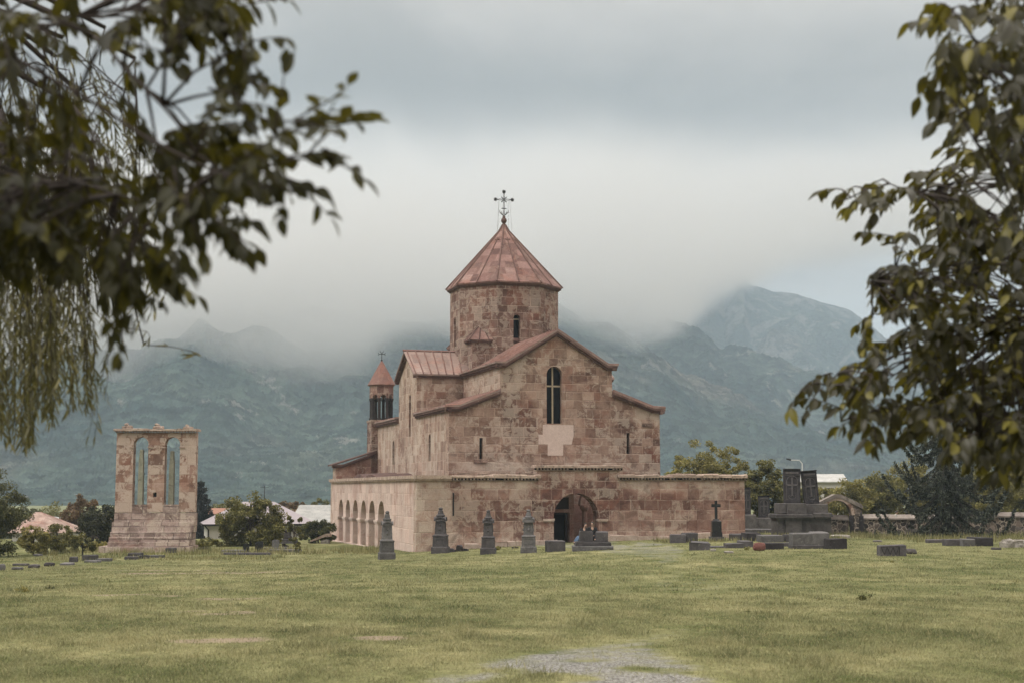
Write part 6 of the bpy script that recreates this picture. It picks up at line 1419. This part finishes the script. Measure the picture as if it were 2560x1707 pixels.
def person(label, loc, rz, J, top, legs, long_hair=False):
    """J: joint positions (facing -y): pelvis chest neck head, shoulder/elbow/wrist L R, hip/knee/ankle L R"""
    t = thing('person', label, 'person', loc, rz); V = []; E_ = []; Rd = []
    def v(p, r_): V.append(tuple(p)); Rd.append(r_); return len(V)-1
    def e(a, b): E_.append((a, b))
    P = v(J['pelvis'], .12); c = v(J['chest'], .135); n = v(J['neck'], .055); h0 = v(Vector(J['head'])+Vector((0, 0, -.06)), .070); h = v(Vector(J['head'])+Vector((0, 0, .03)), .088); ht = v(Vector(J['head'])+Vector((0, 0.01, .09)), .06)
    e(P, c); e(c, n); e(n, h0); e(h0, h); e(h, ht)
    f = Vector(J.get('face', (0, -1, 0))).normalized(); ns = v(Vector(J['head'])+f*.105, .012); e(h, ns)
    for s in 'LR':
        sh, el, wr = [Vector(J[k+s]) for k in ('sh', 'el', 'wr')]; a = v(sh, .062); b = v(el, .042); w = v(wr, .027); e(c, a); e(a, b); e(b, w)
        d = (wr-el).normalized(); side = d.cross(Vector((0, 0, 1))); side = side.normalized() if side.length > .1 else Vector((1, 0, 0)); nrm = d.cross(side)
        pm = v(wr+d*.06, .030); e(w, pm)
        for i in range(4):
            b0 = wr+d*.09+side*(.024*(i-1.5)); k1 = v(b0, .010); k2 = v(b0+d*(.030+.006*(i in (1, 2)))+nrm*.008, .009); k3 = v(b0+d*(.050+.008*(i in (1, 2)))+nrm*.024, .008); e(pm, k1); e(k1, k2); e(k2, k3)
        t1 = v(wr+d*.045+side*.042, .011); t2 = v(wr+d*.075+side*.058+nrm*.01, .009); e(pm, t1); e(t1, t2)
        hp, kn, an = [Vector(J[k+s]) for k in ('hp', 'kn', 'an')]; a = v(hp, .088); b = v(kn, .058); w = v(an, .038); tt = v(an+Vector(J.get('toe', (0, -1, 0)))*.14+Vector((0, 0, -.04)), .032); e(P, a); e(a, b); e(b, w); e(w, tt)
    skin('body', V, E_, Rd, M['skin'], t, 1)
    def sub(name, chain, mat):
        V, E2, R2 = [], [], []; idx = {}
        for (k1, r1), (k2, r2) in chain:
            for k_, r_ in ((k1, r1), (k2, r2)):
                if k_ not in idx: idx[k_] = len(V); V.append(tuple(J[k_])); R2.append(r_)
            E2.append((idx[k1], idx[k2]))
        return skin(name, V, E2, R2, mat, t, 1)
    sub('jacket', [(('pelvis', .145), ('chest', .165)), (('chest', .165), ('neck', .075)), (('chest', .165), ('shL', .080)), (('shL', .080), ('elL', .058)), (('elL', .058), ('wrL', .042)), (('chest', .165), ('shR', .080)), (('shR', .080), ('elR', .058)), (('elR', .058), ('wrR', .042))], M[top])
    sub('trousers', [(('pelvis', .15), ('hpL', .105)), (('hpL', .105), ('knL', .075)), (('knL', .075), ('anL', .055)), (('pelvis', .15), ('hpR', .105)), (('hpR', .105), ('knR', .075)), (('knR', .075), ('anR', .055))], M[legs])
    for s in 'LR':
        a = Vector(J['an'+s]); toe = Vector(J.get('toe', (0, -1, 0))); skin('shoe', [tuple(a-toe*.04+Vector((0, 0, -.03))), tuple(a+toe*.08+Vector((0, 0, -.045))), tuple(a+toe*.17+Vector((0, 0, -.055)))], [(0, 1), (1, 2)], [.05, .045, .035], M['shoe'], t, 1)
    hd = Vector(J['head']); hv = [tuple(hd-f*.045+Vector((0, 0, .07))), tuple(hd+f*.045+Vector((0, 0, .115))), tuple(hd-f*.07+Vector((0, 0, -.01)))]; he = [(0, 1), (0, 2)]; hr = [.078, .035, .055]
    if long_hair: hv.append(tuple(hd-f*.07+Vector((.02, 0, -.22)))); he.append((2, 3)); hr.append(.055)
    skin('hair', hv, he, hr, M['hair'], t, 1)
    sd = f.cross(Vector((0, 0, 1)))
    for s in (-1, 1):
        mb = MB(); p = hd+f*.083+sd*s*.032+Vector((0, 0, .02)); mb.tower([(p.z-.008, .006), (p.z, .012), (p.z+.008, .006)], p.x, p.y, 6); mb.build('eye', M['hair'], t)
    mb = MB(); p = hd+f*.088+Vector((0, 0, -.055)); mb.box(p.x-.02, p.x+.02, p.y-.006, p.y+.006, p.z-.004, p.z+.004); mb.build('mouth', M['redstone'], t)
    return t
SIT = dict(pelvis=(0, 0, .12), chest=(0, -.02, .45), neck=(0, -.02, .64), head=(0, -.03, .76), shL=(-.19, 0, .56), elL=(-.25, -.12, .30), wrL=(-.10, -.30, .26), shR=(.19, 0, .56), elR=(.25, -.12, .30), wrR=(.12, -.32, .26),
           hpL=(-.10, -.04, .11), knL=(-.16, -.42, .24), anL=(-.12, -.50, -.20), hpR=(.10, -.04, .11), knR=(.16, -.42, .24), anR=(.14, -.50, -.18))
def couple():
    g = ground_at(*Q3(612, 1420)); k = g.y/FP*.2997; X = lambda x: (x-612)*k*1.02; top = (1420-1352)*k
    J = {a: tuple(Vector(b)*1.08) for a, b in SIT.items()}; J['face'] = (-.5, -1, 0); J['anL'] = (-.15, -.55, .06); J['anR'] = (.10, -.58, .06); J['knL'] = (-.18, -.33, .36); J['knR'] = (.14, -.33, .36)
    person('dark haired man in black sitting behind the two cube stones before the porch', (g.x+X(622), g.y+1.95, g.z+top+.04), 0, J, 'blackcloth', 'blackcloth')
    J = dict(SIT); J['face'] = (.45, -1, -.1); J['knL'] = (-.35, -.22, .20); J['anL'] = (-.55, -.30, -.10); J['knR'] = (-.22, -.30, .22); J['anR'] = (-.48, -.38, -.12); J['elL'] = (-.27, -.05, .32); J['wrL'] = (-.34, -.2, .16); J['head'] = (.05, -.06, .75)
    person('woman with long dark hair in blue jeans leaning on the seated man by the porch', (g.x+X(556), g.y+1.95, g.z+top+.04), 0, J, 'blackcloth', 'denim', True)
couple()
def standing_man():
    g = ground_at(*R2(715, 1170)); D = g.y+1.9; p = at(2050+.2551*712, 1225, D); z = float(zg(p.x, D))
    J = dict(pelvis=(0, 0, .86), chest=(.10, 0, 1.20), neck=(.19, 0, 1.40), head=(.26, 0, 1.53), face=(1, 0, -.3), toe=(1, 0, 0), shL=(.13, .17, 1.32), elL=(.16, .20, 1.05), wrL=(.38, .10, 1.02), shR=(.13, -.17, 1.32), elR=(.15, -.21, 1.05), wrR=(.38, -.10, 1.04),
             hpL=(0, .09, .82), knL=(.05, .10, .45), anL=(-.02, .12, .09), hpR=(0, -.09, .82), knR=(.10, -.10, .45), anR=(.14, -.12, .09))
    t = person('man in pale grey shirt and blue jeans standing bent forward before the rubble wall', (p.x, D, z), 0, J, 'greycloth', 'denim')
    mb = MB(); mb.box(-.11, .11, -.15, .15, -.006, .006, Matrix.Rotation(R(-35), 4, 'Y')); o = mb.build('paper', M['whitething']); o.location = (p.x+.52, D, z+1.05); tag(o, 'white paper held by the standing man in grey shirt', 'paper')
standing_man()

# ------------------------------------------------------------------ near trees framing the view
LEAF_L = leafy('broad leaves, left tree', (.014, .016, .010), (.034, .036, .016), (.10, .095, .020), .08, .32, (.15, .13, .010), .5, .22)
LEAF_W = leafy('willow leaves', (.042, .045, .020), (.10, .098, .042), (.18, .165, .07), .22, .34, (.15, .13, .025), .5, .35)
LEAF_R = leafy('plum leaves, right tree', (.016, .018, .011), (.046, .046, .022), (.16, .145, .02), .16, .34, (.17, .145, .010), .42, .42)
M['twig'] = plain('twigs', (.040, .033, .030), .8, .2)
class Leaves:
    def __init__(s): s.b, s.d, s.n, s.l, s.w, s.c = [], [], [], [], [], []
    def add(s, b, d, n, l, w, c=0.15): s.b.append(b); s.d.append(d); s.n.append(n); s.l.append(l); s.w.append(w); s.c.append(c)
    def build(s, name, mat, parent, off):
        B = np.array(s.b)-np.array(off); D = np.array(s.d, float); N_ = np.array(s.n, float); L_ = np.array(s.l)[:, None]; W = np.array(s.w)[:, None]; Cv = np.array(s.c)[:, None]
        D /= np.linalg.norm(D, axis=1)[:, None]; S_ = np.cross(D, N_); S_ /= np.linalg.norm(S_, axis=1)[:, None]+1e-9; U = np.cross(S_, D); n = len(B)
        rows = []; prof = [(0, 0), (.14, .30), (.36, .50), (.60, .46), (.82, .24), (1, 0)]
        for (tt, ww) in prof:
            c = B+D*L_*tt-U*L_*Cv*(tt**2)
            if ww == 0: rows.append([c])
            else: rows.append([c-S_*W*ww+U*W*ww*.35, c, c+S_*W*ww+U*W*ww*.35])
        V = np.stack([p for r_ in rows for p in r_], 1)     # 1+3*4+1 = 14
        fs = [(0, 2, 1), (0, 3, 2)]; sz = [3, 3]
        for k in range(3):
            a = 1+3*k; fs += [(a, a+1, a+4, a+3), (a+1, a+2, a+5, a+4)]; sz += [4, 4]
        fs += [(10, 11, 13), (11, 12, 13)]; sz += [3, 3]
        flat = np.concatenate([np.array(f) for f in fs]); F = (np.arange(n)[:, None]*14+flat[None, :]).ravel()
        return raw_mesh(name, V.reshape(-1, 3), F, np.tile(sz, n), mat, parent, smooth=True)
def inpoly(x, y, P):
    c = False; j = len(P)-1
    for i in range(len(P)):
        if (P[i][1] > y) != (P[j][1] > y) and x < (P[j][0]-P[i][0])*(y-P[i][1])/(P[j][1]-P[i][1])+P[i][0]: c = not c
        j = i
    return c
def rnd3(g): return Vector(g.normal(size=3)).normalized()
def cluster(lv, tw, g, p, d, n, size, droop=.6, tl=.22):
    """a twig with alternating leaves"""
    d = Vector(d).normalized(); pts = []; q = Vector(p)
    for i in range(5):
        pts.append(q.copy()); q = q+d*tl/4; d = (d+Vector((0, 0, -droop*.16))+rnd3(g)*.12).normalized()
    tw.tube(pts, [.0032, .0028, .0024, .0018, .0012], 4)
    for i in range(n):
        s = (i+.5)/n*4; j = min(3, int(s)); b = pts[j].lerp(pts[j+1], s-j); sd = d.cross(Vector((0, 0, 1))); sd = sd.normalized() if sd.length > .05 else Vector((1, 0, 0))
        dd = d*.6+sd*(1 if i % 2 else -1)*g.uniform(.4, 1.1)+Vector((0, 0, -droop*g.uniform(.3, 1.2)))+rnd3(g)*.35
        lv.add(b, dd, Vector((0, 0, 1))+rnd3(g)*.7, size*g.uniform(.5, 1.4), size*g.uniform(.38, .62), g.uniform(.05, .35))
    lv.add(pts[-1], d+Vector((0, 0, -droop*.5)), Vector((0, 0, 1))+rnd3(g)*.6, size*g.uniform(.8, 1.15), size*.5, .2)
def branch_pts(px, n=1):
    """photo polyline (u, v, distance) -> points"""
    return [at(u*K, v*K, D) for u, v, D in px]
def near_tree(name, label, tloc, th, tr, branches, regions, leafmat, seed, size, per=7, dmain=None):
    g = np.random.default_rng(seed); random.seed(seed); z = float(zg(tloc[0], tloc[1])); o = Vector((tloc[0], tloc[1], z)); t = thing(name, label, 'tree', o)
    fork = Vector((tloc[0], tloc[1], z+th)); mb = MB(); sg = 1 if tloc[0] > 0 else -1; mb.tube([o-Vector((0, 0, .3)), o+Vector((0, 0, .05)), o.lerp(fork, .3)+Vector((.05, .03, 0)), o.lerp(fork, .7)+Vector((-.04, .05, 0)), fork, fork+Vector((sg*.12, .1, .7)), fork+Vector((sg*.2, .05, 1.5)), fork+Vector((sg*.45, .1, 2.4))], [tr*1.7, tr*1.3, tr, tr*.85, tr*.75, tr*.5, tr*.3, tr*.08], 12)
    mb.v = [tuple(Vector(p)-o) for p in mb.v]; mb.build('trunk', M['bark_dk'], t, smooth=True)
    br = MB(); nodes = []
    def inframe(p, m=110):
        c = Vector((p.x, p.y*math.cos(PITCH)+p.z*math.sin(PITCH), p.z*math.cos(PITCH)-p.y*math.sin(PITCH)))
        return c.y > .2 and abs(c.x/c.y*FP) < 1280+m and abs(c.z/c.y*FP) < 854+m
    def catmull(P, step=.10):
        P = [P[0]*2-P[1]]+P+[P[-1]*2-P[-2]]; out = []
        for a, b, c_, d in zip(P[:-3], P[1:-2], P[2:-1], P[3:]):
            m = max(2, int((c_-b).length/step))
            for i in range(m):
                s = i/m; out.append(.5*((2*b)+(c_-a)*s+(2*a-5*b+4*c_-d)*s*s+(3*b-a-3*c_+d)*s**3))
        out.append(P[-2]); return out
    extra = []
    for px in branches:
        pts = branch_pts(px); s0 = fork+Vector((0, 0, g.uniform(-.5, .9))); s1 = s0.lerp(pts[0], .45)+Vector((0, 0, .28))
        fine = [p+rnd3(g)*.008 for p in catmull([s0, s1]+pts)]; n = len(fine)
        br.tube(fine, [.0034+.030*(1-i/n)**2.6 for i in range(n)], 7); nodes += [(p, i/n) for i, p in enumerate(fine)]
        extra += [p for p in fine[4:] if not inframe(p, 200)]
    for k in range(15):      # the rest of the crown, round the trunk and above it
        a = g.uniform(0, 6.283); hh = g.uniform(-.5, 2.0); L_ = g.uniform(.9, 2.1)*(1-.25*max(0, hh)); s0 = fork+Vector((sg*.1*max(0, hh), .05, hh)); d = Vector((math.cos(a), math.sin(a), g.uniform(.1, .7)))
        fine = catmull([s0, s0+d*L_*.45+Vector((0, 0, .1)), s0+d*L_-Vector((0, 0, .15))]); fine = [p for p in fine]
        cut = next((i for i, p in enumerate(fine) if inframe(p, 260)), len(fine)); fine = fine[:cut]
        if len(fine) < 4: continue
        n = len(fine); br.tube(fine, [.003+.026*(1-i/n)**1.4 for i in range(n)], 6); extra += fine[3:]*2
    lv = Leaves(); tw = MB()
    NP = np.array([tuple(p) for p, _ in nodes])
    for reg in regions:
        poly, n, d0, d1, nl, droop = reg[:6]; us = [p[0] for p in poly]; vs = [p[1] for p in poly]; k = 0; tries = 0
        while k < n and tries < n*40:
            tries += 1; u, v = g.uniform(min(us), max(us)), g.uniform(min(vs), max(vs))
            if not inpoly(u, v, poly): continue
            if len(reg) > 6 and float(fbm(u/reg[6]+seed, v/reg[6], 3)) < reg[7]: continue
            k += 1; p = at(u*K, (v-14)*K, g.uniform(d0, d1)); i = int(np.argmin(((NP-np.array(p))**2).sum(1))); q = nodes[i][0]
            dist = (p-q).length
            d = (p-q).normalized()*.7+Vector(((1 if tloc[0] < 0 else -1)*.5, 0, -.2))+rnd3(g)*.5
            if dist > .12: mid = q.lerp(p, .5)+Vector((0, 0, .06*dist))+rnd3(g)*.04*dist; tw.tube([q, mid, p], [.0055, .0042, .0032], 4)
            cluster(lv, tw, g, p, d, nl, size*g.uniform(.85, 1.15), droop, tl=g.uniform(.09, .17))
    g2 = np.random.default_rng(seed+500)
    for p in extra:
        if g2.random() < .75:
            q = p+rnd3(g2)*.16
            if inframe(q, 230): continue
            tw.tube([p, q], [.004, .003], 4); cluster(lv, tw, g2, q, rnd3(g2)+Vector((0, 0, .1)), per, size, .7, tl=g2.uniform(.12, .2))
    for nm_, m_ in (('branches', br), ('twigs', tw)):
        m_.v = [tuple(Vector(p)-o) for p in m_.v]; m_.build(nm_, M['twig'], t, smooth=True, uv=False)
    lv.build('crown', leafmat, t, o); return t
# left broad leaved tree
A = [(-120, -60), (520, -60), (560, 20), (530, 60), (420, 110), (300, 105), (255, 150), (175, 150), (130, 250), (-120, 290)]
Cc = [(-140, 280), (150, 290), (250, 380), (300, 480), (345, 530), (325, 610), (280, 650), (230, 590), (160, 550), (-140, 600)]
near_tree('broadleaf_tree', 'dark broad leaved tree close to the viewer overhanging the upper left', (-3.3, 4.2), 2.6, .16,
    [[(-300, 60, 4.2), (100, 40, 4.0), (330, 30, 3.8), (480, 20, 3.7), (520, 90, 3.6)],
     [(-200, 20, 4.2), (150, 60, 3.8), (245, 105, 3.6), (330, 200, 3.5), (405, 285, 3.4), (450, 350, 3.4), (540, 420, 3.3), (600, 395, 3.3), (650, 340, 3.3)],
     [(-300, 350, 4.3), (0, 400, 4.0), (200, 430, 3.8), (380, 470, 3.6), (500, 500, 3.5), (545, 520, 3.5)],
     [(540, 420, 3.3), (640, 385, 3.25), (700, 360, 3.2), (765, 300, 3.2)],
     [(-300, 500, 4.6), (0, 560, 4.4), (180, 600, 4.2), (260, 640, 4.2), (300, 650, 4.1)]],
    [(A, 66, 3.3, 4.6, 7, .8, 60, .40), ([(330, -40), (520, -40), (520, 70), (400, 100), (300, 90)], 26, 3.3, 4.0, 6, .7),
     ([(505, 0), (548, 20), (560, 150), (520, 150), (495, 90)], 7, 3.4, 3.6, 4, 1.0), ([(470, 90), (545, 100), (540, 150), (480, 150)], 5, 3.4, 3.6, 4, 1.0), ([(380, 80), (420, 90), (410, 135), (370, 130)], 2, 3.4, 3.6, 4, 1.0),
     ([(455, 205), (540, 225), (530, 270), (450, 275)], 5, 3.3, 3.5, 5, .8), ([(255, 215), (300, 215), (300, 245), (255, 245)], 2, 3.5, 3.6, 5, .6),
     ([(350, 340), (420, 280), (470, 300), (530, 370), (550, 420), (530, 500), (520, 540), (500, 530), (440, 530), (375, 510), (345, 450)], 48, 3.2, 3.7, 7, .8, 34, .34),
     ([(560, 370), (665, 345), (675, 425), (620, 440), (570, 435)], 11, 3.15, 3.3, 6, .4), ([(610, 330), (660, 275), (700, 280), (650, 350)], 5, 3.2, 3.3, 4, -.2), ([(700, 295), (770, 300), (750, 370), (700, 355)], 5, 3.15, 3.25, 4, .1),
     (Cc, 92, 3.5, 5.0, 8, .7, 60, .40), ([(-140, 380), (120, 400), (170, 560), (-140, 600)], 84, 3.6, 4.8, 8, .6),
     ([(200, 540), (350, 560), (345, 650), (280, 700), (220, 650)], 22, 3.6, 4.2, 7, .8)], LEAF_L, 21, .056)
# right tree
near_tree('broadleaf_tree', 'broad leaved fruit tree close to the viewer overhanging the right side', (5.1, 7.2), 2.4, .15,
    [[(2500, 420, 6.75), (2300, 420, 6.48), (2190, 430, 6.35), (2110, 440, 6.21), (2040, 425, 6.21), (1990, 440, 6.21), (1920, 465, 6.21)],
     [(2500, 700, 7.02), (2300, 760, 6.75), (2150, 800, 6.62), (2080, 850, 6.48), (2020, 860, 6.48), (1960, 840, 6.48), (1900, 880, 6.48)],
     [(2500, 560, 6.75), (2300, 600, 6.62), (2150, 640, 6.48), (2060, 620, 6.48), (2000, 650, 6.35)],
     [(2500, 900, 6.75), (2300, 930, 6.62), (2150, 960, 6.48), (2060, 930, 6.48), (1980, 950, 6.48), (1930, 970, 6.48)],
     [(2500, 1000, 6.21), (2350, 1000, 6.21), (2250, 1010, 6.21), (2150, 985, 6.35)],
     [(2500, 40, 4.86), (2350, 60, 4.73), (2250, 110, 4.73), (2150, 170, 4.73)],
     [(2500, 200, 5.40), (2380, 260, 5.27), (2300, 300, 5.27), (2240, 330, 5.40)]],
    [([(2180, -60), (2460, -60), (2460, 170), (2300, 180), (2200, 140), (2170, 60)], 55, 4.05, 5.40, 7, .9, 50, .34), ([(2130, 150), (2220, 120), (2300, 180), (2300, 260), (2200, 240), (2120, 200)], 12, 4.46, 4.86, 5, .9),
     ([(2220, 220), (2460, 180), (2460, 400), (2290, 330), (2230, 290)], 47, 4.32, 5.94, 6, .9, 60, .42), ([(2300, 330), (2460, 300), (2460, 620), (2350, 600)], 25, 4.59, 6.21, 7, .9),
     ([(1900, 450), (1960, 425), (2040, 405), (2120, 430), (2190, 440), (2180, 480), (2080, 470), (1950, 475)], 11, 6.08, 6.48, 6, .5),
     ([(2200, 340), (2352, 340), (2352, 560), (2250, 560), (2150, 520), (2120, 470)], 47, 5.80, 7.29, 7, .7, 45, .42),
     ([(1975, 660), (2060, 560), (2180, 520), (2352, 540), (2460, 600), (2460, 760), (2200, 740), (2060, 700), (2000, 690)], 96, 5.80, 7.56, 8, .7, 50, .38),
     ([(1990, 720), (2100, 700), (2460, 700), (2460, 1060), (2300, 1060), (2150, 1010), (2060, 960), (1960, 900), (1960, 850), (2000, 800)], 236, 5.80, 7.83, 8, .7, 45, .33),
     ([(1855, 900), (1900, 850), (1975, 830), (1990, 870), (1900, 910)], 5, 6.35, 6.62, 5, .8), ([(1890, 970), (1960, 930), (2060, 940), (2050, 1010), (1990, 1040), (1960, 1000)], 10, 6.21, 6.62, 6, .8),
     ([(2150, 960), (2460, 980), (2460, 1060), (2300, 1050), (2200, 1030)], 21, 5.67, 6.48, 7, .8)], LEAF_R, 33, .074)
# willow with hanging strands
def willow():
    g = np.random.default_rng(8); x0, y0 = -5.6, 8.4; z = float(zg(x0, y0)); o = Vector((x0, y0, z)); t = thing('willow_tree', 'weeping willow with narrow hanging leaves at the left', 'tree', o)
    fork = Vector((x0, y0, z+3.2)); mb = MB(); mb.tube([o-Vector((0, 0, .3)), o+Vector((.1, 0, 1.2)), fork, fork+Vector((.1, .1, 2.0))], [.34, .26, .22, .1], 12); mb.v = [tuple(Vector(p)-o) for p in mb.v]; mb.build('trunk', M['bark'], t, smooth=True)
    lv = Leaves(); tw = MB(); br = MB(); tops = []
    for k in range(16):
        p = at(g.uniform(-150, 330)*K, g.uniform(-60, 260)*K, g.uniform(7.0, 9.5)); pts = [fork+Vector((0, 0, g.uniform(0, 1.8)))]; 
        for i in range(1, 9): s = i/8; pts.append(pts[0].lerp(p, s)+Vector((0, 0, .7*math.sin(math.pi*s)))+rnd3(g)*.02)
        br.tube(pts, [.05*(1-i/9)+.008 for i in range(len(pts))], 6); tops += pts[3:]
    TP = np.array([tuple(p) for p in tops])
    def strand(u, v0, v1, D, sway, dens=1.0, llen=.075):
        top = at(u*K, v0*K, D); bot = at((u+sway)*K, v1*K, D+g.uniform(-.2, .2)); q = Vector(TP[int(np.argmin(((TP-np.array(top))**2).sum(1)))])
        if (q-top).length > .25: tw.tube([q, q.lerp(top, .5)+Vector((0, 0, .08)), top], .0045, 4)
        L_ = (bot-top).length; m = max(4, int(L_/.12)); pts = []; wob = Vector((0, 0, 0))
        for i in range(m+1): wob = wob*.8+rnd3(g)*.012; s = i/m; pts.append(top.lerp(bot, s)+Vector((sway*.0006*math.sin(s*3)*D*.3, 0, 0))+wob)
        tw.tube(pts, [.003*(1-.6*i/m) for i in range(m+1)], 3); n = int(L_/.030*dens)
        for i in range(n):
            s = (i+.5)/n*m; j = min(m-1, int(s)); b = pts[j].lerp(pts[j+1], s-j); d = (pts[j+1]-pts[j]).normalized(); a = g.uniform(0, 6.28); sd = Vector((math.cos(a), math.sin(a), 0))
            lv.add(b, d*.9+sd*g.uniform(.35, .9)+rnd3(g)*.12, sd+rnd3(g)*.6, llen*g.uniform(.7, 1.35), llen*.16, g.uniform(0, .2))
    for i in range(120):
        u = g.uniform(-60, 205); env = np.interp(u, [-60, 0, 60, 100, 140, 205], [1030, 1010, 1035, 985, 960, 940]); strand(u, g.uniform(380, 700), env-abs(g.normal(0, 60)), g.uniform(6.8, 9.6), g.uniform(-12, 18))
    for i in range(34): strand(g.uniform(-20, 200), g.uniform(40, 330), g.uniform(420, 700), g.uniform(7.5, 10), g.uniform(0, 50), .8)
    for i in range(26): u = g.uniform(120, 300); strand(u, g.uniform(130, 260), g.uniform(380, 640), g.uniform(7.5, 9.0), g.uniform(10, 70), .8)
    for i in range(14): u = g.uniform(180, 330); strand(u, g.uniform(420, 560), g.uniform(620, 760), g.uniform(7.2, 8.5), g.uniform(0, 30), .8)
    for (u0, v0, u1, v1) in [(190, 640, 215, 1000), (215, 640, 240, 920), (255, 620, 280, 800), (240, 740, 330, 790), (330, 790, 430, 815), (270, 770, 240, 900), (350, 620, 375, 700), (225, 720, 262, 800), (170, 700, 196, 1010)]:
        strand(u0, v0, v1, 7.6, u1-u0, .75)
    for nm_, m_ in (('branches', br), ('twigs', tw)):
        m_.v = [tuple(Vector(p)-o) for p in m_.v]; m_.build(nm_, M['twig'], t, smooth=True, uv=False)
    lv.build('crown', LEAF_W, t, o)
willow()
